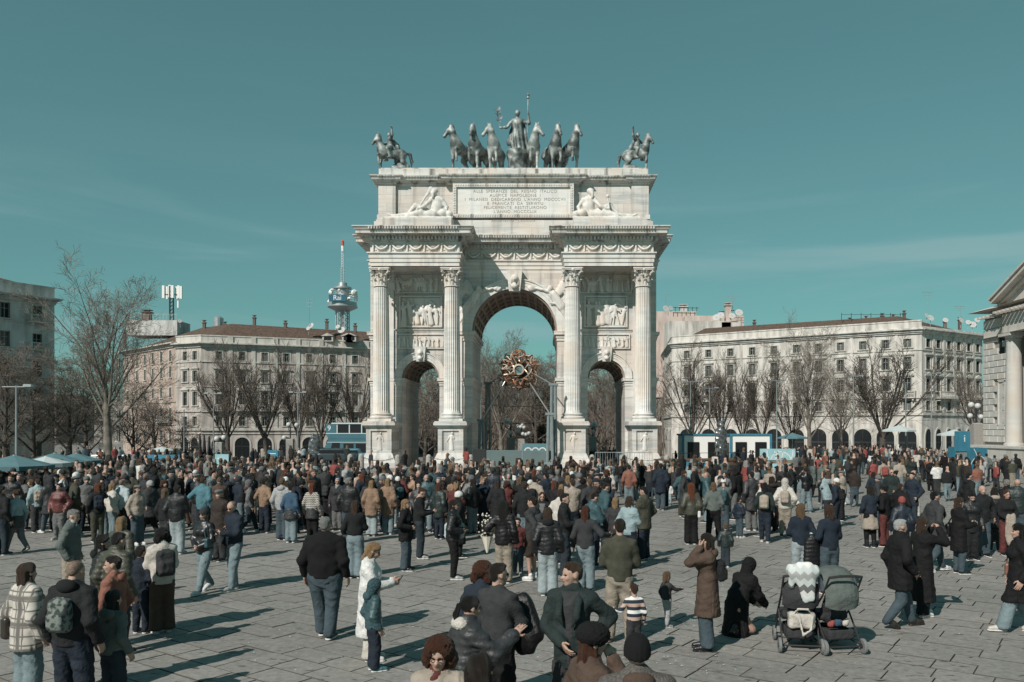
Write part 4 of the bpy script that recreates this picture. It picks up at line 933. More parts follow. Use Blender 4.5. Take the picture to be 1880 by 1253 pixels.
mb.tube([(gx(1545, 142) - 60, 12, zz(578, 142)), (gx(1655, 142) - 60, 12, zz(578, 142))], .04, 4); mb.build('roof_railing', RAILM, br)
# penthouse boxes behind
ph = empty('penthouse_block', (gx(1280, 172), 172, 0), 0, 'flat-roofed pinkish penthouses and terraces above the cream block', 'building')
PK = plaster('plaster_pale_pink', (.52, .43, .385))
mb = MB(); mb.box(gx(1196, 172) - ph.location.x, 4, 10, gx(1285, 172) - ph.location.x, 14, zz(572, 176)); mb.build('wall', PK, ph)
mb = MB(); mb.box(gx(1258, 172) - ph.location.x, 0, 10, gx(1366, 172) - ph.location.x, 10, zz(580, 172)); mb.build('wall', PK, ph)
mb = MB(); mb.box(gx(1218, 172) - ph.location.x, -6, 10, gx(1330, 172) - ph.location.x, -1, zz(592, 168)); mb.box(gx(1325, 166) - ph.location.x, -6, 14, gx(1360, 166) - ph.location.x, -2, zz(592, 166)); mb.build('terrace', PL_CREAM, ph)
chimney(1336, 562, 168, 1.1, 3.5, ph, PK); chimney(1254, 565, 178, 1.4, 3, ph, PL_GREY)
for px, py, r in ((1223, 567, 1.2), (1232, 566, .9), (1315, 583, 1.2), (1323, 579, 1.2), (1344, 580, 1.1), (1357, 574, 1.3)): dish('satellite_dish', px, py, 167, r, None, None, ph)
mb = MB()
for px in range(1236, 1290, 8): mb.tube([(gx(px, 172) - ph.location.x, 3, zz(572, 175)), (gx(px, 172) - ph.location.x, 3, zz(564, 175))], .07, 4)
mb.tube([(gx(1235, 172) - ph.location.x, 3, zz(565, 175)), (gx(1288, 172) - ph.location.x, 3, zz(566, 175))], .07, 4)
mb.tube([(gx(1322, 168) - ph.location.x, -3, zz(572, 168)), (gx(1350, 168) - ph.location.x, -3, zz(569, 168))], .12, 4); mb.build('railing', RAILM, ph)
def aerial(px, y0, y1, Y, lb, w=2.2):
    x = gx(px, Y); a, b2 = zz(y0, Y), zz(y1, Y); mb = MB(); mb.tube([(0, 0, 0), (0, 0, b2 - a)], .05, 5)
    for k, t in enumerate((1, .75, .5)): mb.tube([(-w / 2 * t, 0, (b2 - a) * (1 - .13 * k)), (w / 2 * t, 0, (b2 - a) * (1 - .13 * k))], .035, 4)
    for k in range(5): mb.tube([(-w / 2 + k * w / 4, -.3, b2 - a), (-w / 2 + k * w / 4, .3, b2 - a)], .025, 4)
    tag(mb.build('tv_aerial', METAL, None, (x, Y, a)), lb, 'tv aerial')
aerial(1345, 580, 544, 168, 'tall tv aerial above the pinkish penthouses', 3); aerial(1222, 570, 540, 175, 'thin tv aerial on the pinkish penthouse beside the arch', 1.6)
aerial(1703, 585, 537, 142, 'tv aerial rising over the corner of the cream block', 1.6); aerial(1762, 590, 563, 146, 'small tv aerial above the tiled roof by the customs house', 1.6); aerial(568, 600, 550, 153, 'thin tv aerial on the tiled roof by the transmission tower', 1.4)

# ---- customs house with a pedimented portico
CS = marble('customs_stone', (.50, .485, .455), .35, .1, False); CSJ = mat('stone_joint', (.28, .27, .25), .9)
chs = empty('customs_house', (36, 60, 0), 0, 'neoclassical customs house of pale rusticated blocks with a column and pediment', 'building')
def ph_y(px, x=36.0): return x * FPX / (px - VX) - 60
yN, yF = -16.0, ph_y(1806)                # local y of the near and far ends
mb = MB(); mb.box(.1, 3.0, -.2, 20, yF - .02, 12.2); mb.box(2.6, yN, -.2, 20, 3.0, 12.2); mb.build('wall', CSJ, chs)
bl_me = {}
k_ = 0
for r in range(19):                       # rusticated courses as separate blocks
    z = 2.15 + r * .5
    if z > 10.4: break
    v = yF; j = 0
    while v > 3.4:
        ln = (1.25 if (r + j) % 2 else .95); 
        if j == 0 and r % 2: ln = .6
        key = round(ln, 2)
        if key not in bl_me:
            bl_me[key] = MB().bbox(0, 0, 0, key - .035, .465, .16, .03).mesh('stone_block', CS)
        win = ph_y(1840) - .2 < v - ln / 2 < ph_y(1840) + .75 and (3.6 < z < 7.0 or 9.0 < z < 11)
        if not win: link('stone_block', bl_me[key], chs, (.1, v, z), (R(90), 0, R(-90)))
        v -= ln; j += 1
    # the return wall facing the square's axis ends here
wv = ph_y(1840); mb = MB(); mb.box(-.02, wv - .55, 3.5, .12, wv + .5, 6.9); mb.lathe([(.0, 0)], 3) if False else None
for a in (wv - .55, wv + .4): mb.box(-.1, a, 3.5, .14, a + .14, 7.0)
mb.box(-.1, wv - .55, 6.9, .14, wv + .54, 7.1); mb.build('window', CS, chs)
MB().box(.02, wv - .4, 3.6, .06, wv + .4, 6.9).build('pane', GLASSD, chs)
MB().box(.02, wv - .35, 9.1, .06, wv + .45, 10.8).build('pane', GLASSD, chs)
mb = MB(); mb.box(-1.3, yN, -.2, 20, yF + .5, 1.72); mb.box(-1.5, yN, -.2, 20, yF + .7, .35); mb.box(-1.4, yN, 1.72, 20, yF + .6, 1.9); mb.build('plinth', CS, chs)
cy_ = [2.6, -1.6, -5.8, -10.0]
cme = MB().lathe([(.72, 0), (.72, .15), (.62, .22), (.6, .4)] + [(.6 - .09 * t ** 1.5, .4 + 7.9 * t) for t in (.25, .5, .75, 1)] + [(.55, 8.32), (.56, 8.42), (.52, 8.45), (.66, 8.7)], 28).box(-.78, -.78, 8.7, .78, .78, 8.95).mesh('column', CS, 40)
for v in cy_: link('column', cme, chs, (-.05, v, 1.9), (0, 0, 0), (1, 1, .967))
mb = MB(); PTH = [(20, yF + .02), (.0, yF + .02), (.0, ph_y(1846)), (-1.6, ph_y(1846)), (-1.6, yN)]
PTH = PTH[::-1]
PVE = 3.3
PTH = [(20, yF + .02), (.0, yF + .02), (.0, PVE), (-.55, PVE), (-.55, yN)][::-1]
ZL = -.3
mb.sweep(PTH, [(o_, z_ + ZL) for o_, z_ in [(-.3, 10.85), (0, 10.85), (0, 11.5), (.08, 11.5), (.08, 11.6), (0, 11.62), (0, 12.3), (.2, 12.4), (.3, 12.55), (.8, 12.6), (.8, 12.85), (.95, 13.0), (-.5, 13.05)]]); mb.box(-.53, yN, 10.58, .08, PVE - .02, 12.1)
for k in range(34): v = yF - .4 - k * .55; xx = 0 if v > PVE else -.55; mb.box(xx - .7, v - .2, 12.12, xx, v + .1, 12.29)
mb.build('entablature', CS, chs)
# pediment over the portico: triangle in the y-z plane
ya, yb = PVE + .1, yN; ap = ((ya + yb) / 2, 12.75 + (ya - yb) / 2 * .43)
mb = MB(); mb.prism([(ya, 12.72), (yb, 12.72), ap], -.5, 16, 'x'); mb.build('tympanum', CS, chs)
mb = MB()
for t0, p, q in ((.0, (ya, 12.72), ap), (0, (yb, 12.72), ap)):
    p = Vector(p); q = Vector(q); n_ = Vector((-(q - p).y, (q - p).x)).normalized(); n_ = n_ if n_.y > 0 else -n_
    for o0, o1, x in ((0, .22, -.85), (.2, .5, -1.35), (.48, .62, -1.5)): mb.prism([tuple(p + n_ * o0), tuple(q + n_ * o0), tuple(q + n_ * o1), tuple(p + n_ * o1)], x, 16, 'x')
mb.build('raking_cornice', CS, chs)
mb = MB(); mb.add([(-.9, yF + .95, 12.75), (20, yF + .95, 12.75), (20, PVE, 14.6), (2.5, PVE, 13.8), (-.4, PVE, 12.77)], [(0, 1, 2, 3), (0, 3, 4)]); mb.build('roof', CS, chs)

# ---- transmission tower far behind
YT = 420; tw = empty('transmission_tower', (gx(629, YT), YT, -2), 0, 'far steel transmission tower with round platform, letter sign and red-white mast', 'tower')
TZ = lambda py: zz(py, YT) + 2; sT = FPX / YT; mb = MB()
for k in range(6):
    a = k * math.pi / 3; c, s_ = math.cos(a) * 3.4, math.sin(a) * 3.4; mb.tube([(c, s_, 0), (c, s_, TZ(560))], .35, 6)
    for j in range(8): z0 = TZ(640) + j * (TZ(560) - TZ(640)) / 8; a2 = a + math.pi / 3; mb.tube([(c, s_, z0), (math.cos(a2) * 3.4, math.sin(a2) * 3.4, z0 + (TZ(560) - TZ(640)) / 8)], .18, 4)
mb.tube([(0, 0, 0), (0, 0, TZ(560))], 1.3, 8); mb.build('lattice', METAL, tw)
mb = MB().lathe([(3.6, TZ(572)), (7.6, TZ(565)), (7.6, TZ(563)), (7.2, TZ(562)), (7.2, TZ(556)), (6.2, TZ(556)), (3.4, TZ(555)), (3.4, TZ(532)), (4.6, TZ(531)), (4.6, TZ(528)), (2.4, TZ(527)), (2.2, TZ(520)), (.9, TZ(519))], 24); mb.build('platform', METAL, tw, smooth=30)
mb = MB(); random.seed(5)
for k in range(22):
    a = random.uniform(0, 6.28); z = random.uniform(TZ(556), TZ(534)); r = random.uniform(.7, 1.6); c = Vector((math.cos(a) * 6.2, math.sin(a) * 6.2, z)); mb.lathe([(r, 0), (r, .8), (r * .4, 1.5)], 10, M=Matrix.Translation(c) @ Matrix.Rotation(a + math.pi / 2, 4, 'Z') @ Matrix.Rotation(R(90), 4, 'X')); mb.tube([c, c * .5 + Vector((0, 0, z * .5))], .15, 4)
mb.build('dish_cluster', WHITE, tw)
mb = MB(); hz = TZ(519), TZ(456)
for k in range(14):
    z = hz[0] + (hz[1] - hz[0]) * k / 14; z2 = hz[0] + (hz[1] - hz[0]) * (k + 1) / 14; r = .95 if k < 6 else .7
    for a in range(4): c, s_ = math.cos(a * 1.57 + .78) * r, math.sin(a * 1.57 + .78) * r; c2_, s2 = math.cos((a + 1) * 1.57 + .78) * r, math.sin((a + 1) * 1.57 + .78) * r; mb.tube([(c, s_, z), (c, s_, z2)], .16, 4); mb.tube([(c, s_, z), (c2_, s2, z2)], .1, 4)
mb.build('mast', METAL, tw)
MB().lathe([(.75, TZ(462)), (.75, TZ(452))], 10).build('mast_band', WHITE, tw); MB().lathe([(.75, TZ(452)), (.75, TZ(443)), (.2, TZ(441))], 10).build('mast_band', mat('aviation_red', (.45, .10, .06)), tw)
sg_ = MB().box(-4.3, -8.0, TZ(558), 4.3, -7.4, TZ(545.5)).build('sign_board', mat('sign_teal', (.02, .10, .15), .5), tw, (-.7 * 1, 0, 0)); text_mesh('sign_text', 'Rai', 3.4, WHITE, sg_, (0, -8.05, TZ(551.8)))
# distant town: low roofs closing the horizon between the blocks
far = MB(); random.seed(9)
TOWN = mat('far_town', (.30, .29, .27), .9, .3, .05)
for k in range(46):
    Y = random.uniform(300, 520); px = random.uniform(-150, 2050); w = random.uniform(14, 40); h = random.uniform(9, 17); far.box(gx(px, Y) - w / 2, Y, -3, gx(px, Y) + w / 2, Y + 20, h)
tag(far.build('far_town', TOWN), 'low distant town blocks closing the view behind the trees', 'town', kind='stuff')

# ================================================================ TREES
BK_D = mat('bark_dark', (.10, .088, .077), .95, .4, 3, .5, 12); BK_L = mat('bark_plane', (.22, .20, .17), .9, .6, 1.2, .4, 8, col2=(.075, .068, .055)); TW = mat('twig_brown', (.135, .115, .098), .95); TWL = mat('twig_pale', (.16, .14, .12), .95); TWW = mat('twig_wood', (.155, .13, .11), .95)
def rot_about(d, ax, a):
    return Matrix.Rotation(a, 3, ax) @ d
class TreeGen:
    def __init__(s, seed, P): s.r = random.Random(seed); s.P = P; s.big = MB(); s.tw = MB(); s.n = 0
    def branch(s, p, d, L, r0, lev):
        P = s.P; r = s.r; nseg = 4 if lev < 2 else 3; pts = [p]; rad = [r0]; d = d.normalized()
        for k in range(nseg):
            d = (d + Vector((r.uniform(-1, 1), r.uniform(-1, 1), r.uniform(-1, 1))) * P['wob'][min(lev, 3)] + Vector((0, 0, P['up'][min(lev, 3)]))).normalized()
            pts.append(pts[-1] + d * (L / nseg)); rad.append(max(P['rmin'], r0 * (1 - (k + 1) / nseg * P['taper'])))
        (s.big if lev <= 1 else s.tw).tube(pts if lev < 4 else [pts[0], pts[-1]], rad if lev < 4 else [rad[0], rad[-1]], 7 if lev == 0 else 5 if lev == 1 else 3, cap=False); s.n += 1
        if lev >= P['lev']: return
        nb = P['n'][lev]; nb = nb + r.choice((-1, 0, 1)) if nb > 3 else nb
        for i in range(nb):
            t = P['t0'][lev] + (1 - P['t0'][lev]) * (i + r.random()) / nb; f = t * nseg; k = min(nseg - 1, int(f)); q = pts[k].lerp(pts[k + 1], f - k)
            dd = (pts[k + 1] - pts[k]).normalized(); ax = dd.orthogonal().normalized(); ax = rot_about(ax, dd, r.uniform(0, 6.28) if lev else i * 2.4 + r.random())
            a = R(P['ang'][lev] * r.uniform(.6, 1.25)); nd = rot_about(dd, ax, a)
            s.branch(q, nd, L * P['len'][lev] * r.uniform(.7, 1.15) * (1.15 - .4 * t), max(P['rmin'], rad[k] * P['rr'][lev]), lev + 1)
def make_tree(seed, P):
    g = TreeGen(seed, P); g.branch(Vector((0, 0, -.3)), Vector((0, 0, 1)), P['trunk'], P['r'], 0)
    print('TREE', g.n, len(g.tw.f)); V = g.big.mesh('trunk', P.get('bark', BK_D)); V.polygons.foreach_set('use_smooth', [True] * len(V.polygons)); return V, g.tw.mesh('crown', P.get('twig', TW)), g.n
VASE = dict(trunk=4.4, r=.36, taper=.2, lev=4, n=[9, 9, 6, 5], t0=[.7, .12, .12, .1], ang=[30, 26, 30, 36], len=[2.6, .44, .52, .6], rr=[.36, .32, .38, .6], wob=[.05, .07, .15, .2], up=[0, .08, .07, .05], rmin=.016)
PLANE = dict(trunk=11.5, r=.46, taper=.8, lev=4, n=[15, 10, 7, 5], t0=[.28, .12, .12, .1], ang=[38, 34, 40, 46], len=[.82, .42, .5, .6], rr=[.42, .36, .4, .6], wob=[.03, .09, .18, .25], up=[.1, .07, .05, .02], rmin=.012, bark=BK_L, twig=TWL)
WILD = dict(trunk=9, r=.28, taper=.8, lev=4, n=[12, 9, 8, 5], t0=[.12, .1, .1, .1], ang=[46, 44, 48, 52], len=[.66, .46, .52, .6], rr=[.45, .45, .45, .6], wob=[.08, .16, .24, .3], up=[.06, .05, .0, -.05], rmin=.011, twig=TWW)
tv = {}
for i in range(3): tv['vase', i] = make_tree(100 + i, VASE)
for i in range(2): tv['plane', i] = make_tree(200 + i, PLANE)
for i in range(2): tv['wild', i] = make_tree(300 + i, WILD)
TH = {k: max(max(v.co.z for v in m_[0].vertices), max(v.co.z for v in m_[1].vertices)) for k, m_ in tv.items()}
def tree(kind, i, px, Y, ytop, lb, wide=1.0, grp='bare winter trees', twig=None, name=None):
    g = gz(Y); h = zz(ytop - (22 if kind == 'vase' else 0), Y) - g; s = h / TH[kind, i]; o = empty(name or {'vase': 'pollard_tree', 'plane': 'plane_tree', 'wild': 'bare_tree'}[kind], (gx(px, Y), Y, g), random.uniform(0, 6.28), lb, 'tree', grp); o.scale = (s * wide, s * wide, s)
    link('trunk', tv[kind, i][0], o); link('crown', tv[kind, i][1], o); return o
random.seed(21)
tree('plane', 0, 199, 83, 462, 'tall bare plane tree with a pale mottled trunk, rising higher than any roof', 1.05)
for i, (px, Y, yt, w, lb) in enumerate(((417, 118, 632, 1.0, 'bare pollard tree before the rose block, beside the tied-up dark parasols'), (489, 120, 635, .9, 'bare pollard before the rose block, just behind the blue totem'), (548, 122, 640, .72, 'slim bare pollard before the rose block, beside the tall lamp pole'), (590, 121, 645, .8, 'bare pollard before the rose block, behind the parked bus end'), (655, 124, 650, .8, 'bare pollard before the rose block, half behind the arch pedestal'))):
    tree('vase', i % 3, px, Y, yt, lb, w)
for i, (px, Y, yt, lb) in enumerate(((62, 100, 640, 'dark bare tree standing close before the shaded corner block'), (10, 95, 620, 'bare tree at the shaded corner block, cut by the picture edge'), (128, 104, 640, 'bushy bare tree between the shaded block and the pale plane tree'), (160, 112, 650, 'thick bare tree just behind the pale plane trunk'), (245, 112, 690, 'low bushy bare tree before the salmon side wall'), (285, 116, 720, 'smaller bare tree at the foot of the salmon side wall'), (335, 117, 745, 'small bare tree at the corner of the rose block'))):
    tree('wild', i % 2, px, Y, yt, lb, 1.15)
for i, (kd, px, Y, yt, w, lb) in enumerate((('vase', 1273, 118, 640, 1.0, 'wide bare pollard before the cream block, nearest the arch'), ('vase', 1325, 119, 650, .75, 'narrow bare pollard behind the dark glossy sculpture by the booths'), ('vase', 1365, 120, 660, .7, 'small bare pollard behind the white booth'), ('vase', 1400, 116, 655, .9, 'bare pollard leaning over the end of the white booths'), ('plane', 1487, 110, 566, .85, 'tall bare plane tree before the cream block, overtopping its roof'), ('vase', 1455, 121, 690, .8, 'low bare pollard beside the tall plane before the cream block'), ('plane', 1545, 122, 640, .8, 'thin bare plane between the tall one and the round pollard'), ('vase', 1620, 112, 625, 1.25, 'big round-headed bare pollard before the cream block corner'), ('vase', 1790, 120, 640, .9, 'bare tree half hidden by the customs house'))):
    tree(kd, i % (3 if kd == 'vase' else 2), px, Y, yt, lb, w)
CEN = ((921, 104, 575, 'plane', 'tall pale plane tree seen through the central arch'), (985, 122, 640, 'wild', 'bushy tree right behind the gold sphere in the central arch'), (1008, 130, 655, 'wild', 'broad tree by the inner edge of the central arch opening'), (950, 140, 660, 'wild', 'tree deep in the park behind the globe lamps'), (890, 125, 640, 'wild', 'bare tree at the pier edge of the central arch opening'),
       (1110, 124, 650, 'wild', 'tree filling the small archway nearer the booths'), (1090, 140, 665, 'wild', 'bare tree at the inner edge of that small archway'), (1135, 118, 660, 'plane', 'pale plane tree in the small archway nearer the booths'), (780, 118, 650, 'wild', 'tree filling the small archway nearer the bus'), (800, 135, 655, 'wild', 'bare tree deep in the small archway nearer the bus'), (765, 108, 690, 'wild', 'low tree by the jamb of the small archway nearer the bus'), (1035, 150, 640, 'wild', 'tree behind the pier beyond the central arch'), (860, 150, 640, 'wild', 'tree behind the pier nearer the bus'))
for i, (px, Y, yt, kd, lb) in enumerate(CEN): tree(kd, i % 2, px, Y, yt, lb, 1.1 if kd == 'wild' else .9, 'park trees behind the arch')
# park beyond: a far mass of bare wood
fw = MB(); random.seed(4)
for _ in range(2600):
    Y = random.uniform(165, 260); px = random.uniform(560, 1240); X = gx(px, Y); h = random.uniform(4, 17); a = random.uniform(-.25, .25); b2 = random.uniform(-.25, .25)
    fw.tube([(X, Y, -2.5), (X + a * h * .5, Y + b2 * h, h * .55), (X + a * h * 1.3, Y + b2 * h, h)], [.16, .08, .03], 3, cap=False)
tag(fw.build('far_wood', TWW), 'far mass of bare park trees closing the view through the arches', 'wood', kind='stuff')
# dark evergreen seen through the central arch
ev = empty('evergreen_tree', (gx(1003, 128), 128, gz(128)), 0, 'dark leafy evergreen seen through the central arch behind the gold sphere', 'tree'); MB().tube([(0, 0, 0), (.2, 0, 6), (0, .2, 11)], [.35, .25, .1], 7).build('trunk', BK_D, ev)
lf = MB(); rn = random.Random(8); cl_ = [(rn.uniform(-2.6, 2.6), rn.uniform(-2, 2), 3 + 9.0 * rn.random()) for _ in range(46)]
for c in cl_:
    R_ = rn.uniform(.7, 1.3) * (1.2 - c[2] / 20)
    for _ in range(110):
        v = Vector((rn.gauss(0, 1), rn.gauss(0, 1), rn.gauss(0, 1))).normalized() * R_ * rn.uniform(.5, 1); u = v.orthogonal().normalized() * .12; w2 = v.cross(u).normalized() * .2; q = Vector(c) * 1 + v
        lf.add([q - u, q - w2, q + u, q + w2 * 1.2], [(0, 1, 2, 3)])
lf.build('crown', mat('evergreen_leaf', (.05, .055, .038), .8, .4, 1.5), ev)
# ================================================================ PEOPLE
CC = dict(black=(.012, .013, .015), jet=(.006, .006, .007), charcoal=(.035, .037, .04), navy=(.012, .022, .038), grey=(.13, .135, .135), palegrey=(.32, .33, .33), white=(.62, .62, .60), cream=(.50, .46, .40), beige=(.33, .27, .21), camel=(.26, .155, .09),
          brown=(.085, .05, .033), darkbrown=(.035, .024, .019), olive=(.055, .055, .036), green=(.015, .029, .028), teal=(.03, .085, .10), turquoise=(.05, .18, .225), blue=(.03, .085, .15), lightblue=(.25, .36, .39), paleblue=(.36, .45, .47), denim=(.045, .075, .095), darkdenim=(.02, .034, .046), jeans=(.15, .215, .24), palejeans=(.26, .325, .34),
          rust=(.24, .085, .05), red=(.30, .05, .04), burgundy=(.12, .025, .022), pink=(.4, .26, .24), orange=(.4, .14, .07), greygreen=(.10, .125, .115), tan=(.36, .22, .14), sand=(.28, .235, .175))
for k_ in CC:
    l_ = .3 * CC[k_][0] + .6 * CC[k_][1] + .1 * CC[k_][2]; CC[k_] = tuple(c_ * .76 + l_ * .24 for c_ in CC[k_])
HAIRC = dict(black=(.010, .009, .008), dark=(.022, .015, .011), brown=(.055, .032, .02), auburn=(.075, .027, .014), red=(.14, .042, .018), blond=(.30, .19, .10), darkblond=(.15, .095, .055), grey=(.25, .25, .24), white=(.5, .5, .48))
SKINC = [(.39, .255, .20), (.33, .21, .16), (.43, .29, .235)]
def cloth(c, kind='cloth'):
    nm = '%s_%s' % (kind, c); col = CC[c]
    if kind == 'knit': return mat(nm, col, .95, .25, 14, .25, 45)
    if kind == 'puffer': return mat(nm, col, .5, .2, 6, .4, 14, spec=.4)
    if kind == 'leather': return mat(nm, col, .38, .2, 8, .2, 16, spec=.5)
    if kind == 'denim': return mat(nm, col, .9, .35, 3.5, .5, 12, lo=.4, hi=.75)
    return mat(nm, col, .85, .3, 6, .85, 9)
def hairm(c, st=''):
    if st == 'balding': return mat('shaved_' + c, (.19, .135, .105), .6, .5, 12, .2, 40)
    return mat('hair_' + c, HAIRC[c], .5, .5, 9, .7, 30, spec=.35, stretch=(3, 3, .5))
SKIN = [mat('skin_%d' % i, c, .55, .12, 9, .1, 30) for i, c in enumerate(SKINC)]
EYE = mat('eye_dark', (.02, .016, .014), .3); LIP = mat('lips', (.30, .12, .10), .5); SOLE = mat('shoe_sole', (.55, .55, .53), .7)
V3 = lambda *a: np.array(a, float)

def head_template(h):
    F = Field((-.5, -.6, -.62), (.5, .62, 1.05), h)
    F.ell((0, -.06, .64), (.335, .425, .37), None, .04).ell((0, .12, .40), (.255, .27, .36), None, .12).ell((0, .2, .13), (.15, .14, .12), None, .1)
    F.cone((0, -.1, .3), (0, -.16, -.55), .21, .25, .08)
    F.cone((0, .36, .56), (0, .445, .40), .035, .062, .05).cone((0, .40, .385), (0, .38, .37), .085, .08, .03)
    for e in (-1, 1):
        F.ell((e * .125, .37, .53), (.085, .07, .05), None, .05, True); F.ell((e * .345, -.05, .5), (.05, .1, .14), None, .04); F.ell((e * .16, .3, .40), (.09, .07, .08), None, .08)
        F.cone((e * .05, .35, .605), (e * .2, .3, .60), .035, .03, .04)
    F.ell((0, .365, .255), (.10, .05, .045), None, .03)
    V, Q = F.mesh(); c = V[Q].mean(1); mi = np.zeros(len(Q), int)
    for e in (-1, 1): mi[((c[:, 0] - e * .125) / .075) ** 2 + ((c[:, 2] - .53) / .035) ** 2 + (c[:, 1] < .2) < 1] = 1
    mi[((c[:, 0]) / .11) ** 2 + ((c[:, 2] - .252) / .045) ** 2 + (c[:, 1] < .25) < 1] = 2
    return V, Q, mi
def hand_template(h, pose):
    """right hand, unit = metres, wrist at origin, fingers along -z, palm facing -x (towards the body), thumb towards +y"""
    F = Field((-.09, -.08, -.21), (.07, .09, .05), h); F.cone((0, 0, .03), (0, 0, -.02), .027, .027, .01, 1.15)
    F.rbox((0, 0, -.055), (.014, .042, .045), .012, .013)
    cur = {'relax': .35, 'flat': .06, 'grip': 1.25}[pose]
    for i, (y, L) in enumerate(((.031, .072), (.0105, .08), (-.0105, .075), (-.031, .06))):
        p = np.array((0, y, -.095)); a = cur * .55 + .05 * i
        for seg, r in ((.45, .0098), (.32, .009), (.23, .008)):
            q = p + L * seg * np.array((-math.sin(a), .04 * (1.5 - i), -math.cos(a))); F.cone(p, q, r, r * .93, .004); p = q; a += cur * .75
    F.cone((-.006, .036, -.03), (-.018, .064, -.062), .014, .011, .008).cone((-.018, .064, -.062), (-.03, .066 if pose != 'grip' else .05, -.092), .011, .0085, .004)
    return F.mesh()
def hair_template(style, h):
    F = Field((-.85, -1.0, -1.5), (.85, .7, 1.4), h); sh = lambda o=0: F.ell((0, -.07, .67), (.36 + o, .445 + o, .385 + o), None, .04)
    dr = lambda x, y, z: .02 * np.sin(23 * x + 4 * z) * np.sin(17 * y + 5 * z)
    if style == 'short':
        F.ell((0, -.10, .72), (.347, .425, .36), None, .04).ell((0, .12, .92), (.25, .24, .13), None, .08).ell((0, -.30, .48), (.25, .19, .24), None, .08); F.ell((0, .36, .46), (.36, .30, .33), None, .05, True).disp(dr).disp(lambda x, y, z: .012 * np.sin(41 * x + 9 * y) * np.sin(37 * y + 20 * z))
    elif style == 'balding': F.ell((0, -.10, .655), (.340, .412, .352), None, .04).ell((0, -.3, .46), (.23, .17, .2), None, .08); F.ell((0, .36, .50), (.4, .34, .42), None, .05, True)
    elif style in ('long', 'verylong', 'bob'):
        sh(.03); zb = {'long': -.75, 'verylong': -1.25, 'bob': -.05}[style]
        F.cone((0, -.3, .55), (0, -.42, zb), .34, .26, .08, .6)
        for e in (-1, 1): F.cone((e * .3, -.05, .6), (e * .33, -.08, min(zb + .15, .05)), .12, .12, .06)
        F.ell((0, .36, .40), (.25, .34, .42), None, .06, True); F.disp(lambda x, y, z: .03 * np.sin(19 * x + 3 * y + 2 * z) + .02 * np.sin(9 * z + 12 * x))
    elif style == 'pony':
        sh(.015); F.ell((0, .34, .42), (.33, .30, .34), None, .06, True).ell((0, -.35, .05), (.5, .3, .24), None, .05, True).ell((0, -.55, .62), (.12, .12, .12), None, .05).chain([(0, -.6, .62), (0, -.72, .25), (0, -.66, -.35)], [.11, .13, .05], .06).disp(dr)
    elif style == 'bun': sh(.015); F.ell((0, .34, .42), (.33, .30, .34), None, .06, True).ell((0, -.35, .05), (.5, .3, .24), None, .05, True).ell((0, -.45, .95), (.2, .2, .18), None, .05).disp(dr)
    elif style in ('curly', 'curlylong'):
        F.ell((0, -.1, .72), (.52, .55, .46), None, .1)
        if style == 'curlylong': F.cone((0, -.3, .5), (0, -.4, -.9), .5, .5, .1, .65)
        else:
            for e in (-1, 1): F.ell((e * .36, -.15, .3), (.28, .32, .35), None, .1)
        F.ell((0, .42, .42), (.26, .40, .40), None, .05, True); F.disp(lambda x, y, z: .055 * np.sin(26 * x) * np.sin(24 * y + 2) * np.sin(25 * z + 1) + .02 * np.sin(47 * x + 31 * z))
    elif style == 'beanie': F.ell((0, -.07, .72), (.40, .49, .44), None, .04).cone((0, -.07, .55), (0, -.07, .62), .41, .41, .03, 1.2).cut((0, .25, -1), -.50).disp(lambda x, y, z: .012 * np.sin(34 * np.arctan2(x, y + .07)) + 0 * z)
    elif style == 'pompom': F.ell((0, -.07, .72), (.40, .49, .44), None, .04).ell((0, -.1, 1.25), .17, None, .03).cut((0, .25, -1), -.50)
    elif style == 'cap': F.ell((0, -.07, .72), (.37, .455, .38), None, .03).cut((0, .1, -1), -.60); F.ell((0, .45, .70), (.26, .3, .045), None, .04)
    elif style == 'flatcap': F.ell((0, .02, .85), (.42, .54, .2), None, .06).ell((0, .4, .74), (.24, .2, .05), None, .05).cut((0, 0, -1), -.64)
    elif style == 'furhat': F.ell((0, -.05, .8), (.58, .6, .42), None, .06).cut((0, .1, -1), -.42).disp(lambda x, y, z: .05 * np.sin(31 * x) * np.sin(29 * y) * np.sin(33 * z) + .02 * np.sin(60 * x + 50 * z))
    elif style == 'hood':
        F.ell((0, -.1, .62), (.46, .53, .52), None, .06).cone((0, -.2, .5), (0, -.3, -.35), .42, .42, .1, .9); F.ell((0, .40, .44), (.31, .36, .44), None, .05, True)
    elif style == 'hooddown': F.ell((0, -.5, -.2), (.5, .3, .34), None, .1).ell((0, -.42, .02), (.3, .14, .22), None, .06, True)
    elif style == 'furhood': F.ell((0, -.5, -.15), (.56, .34, .3), None, .1).disp(lambda x, y, z: .05 * np.sin(27 * x) * np.sin(29 * y) * np.sin(31 * z))
    elif style == 'scarf': F.cone((0, -.06, -.2), (0, .0, -.02), .42, .36, .05, .9).cone((.12, .35, -.2), (.16, .45, -1.1), .16, .17, .05, .4)
    return F.mesh()
_tpl = {}
def tpl(kind, key, h):
    k = (kind, key, h)
    if k not in _tpl:
        if kind == 'head': _tpl[k] = head_template(h)
        elif kind == 'hand': _tpl[k] = hand_template(h, key)
        else: V, Q = hair_template(key, h); _tpl[k] = mesh_np(key, V, Q, [hairm('dark')])
    return _tpl[k]
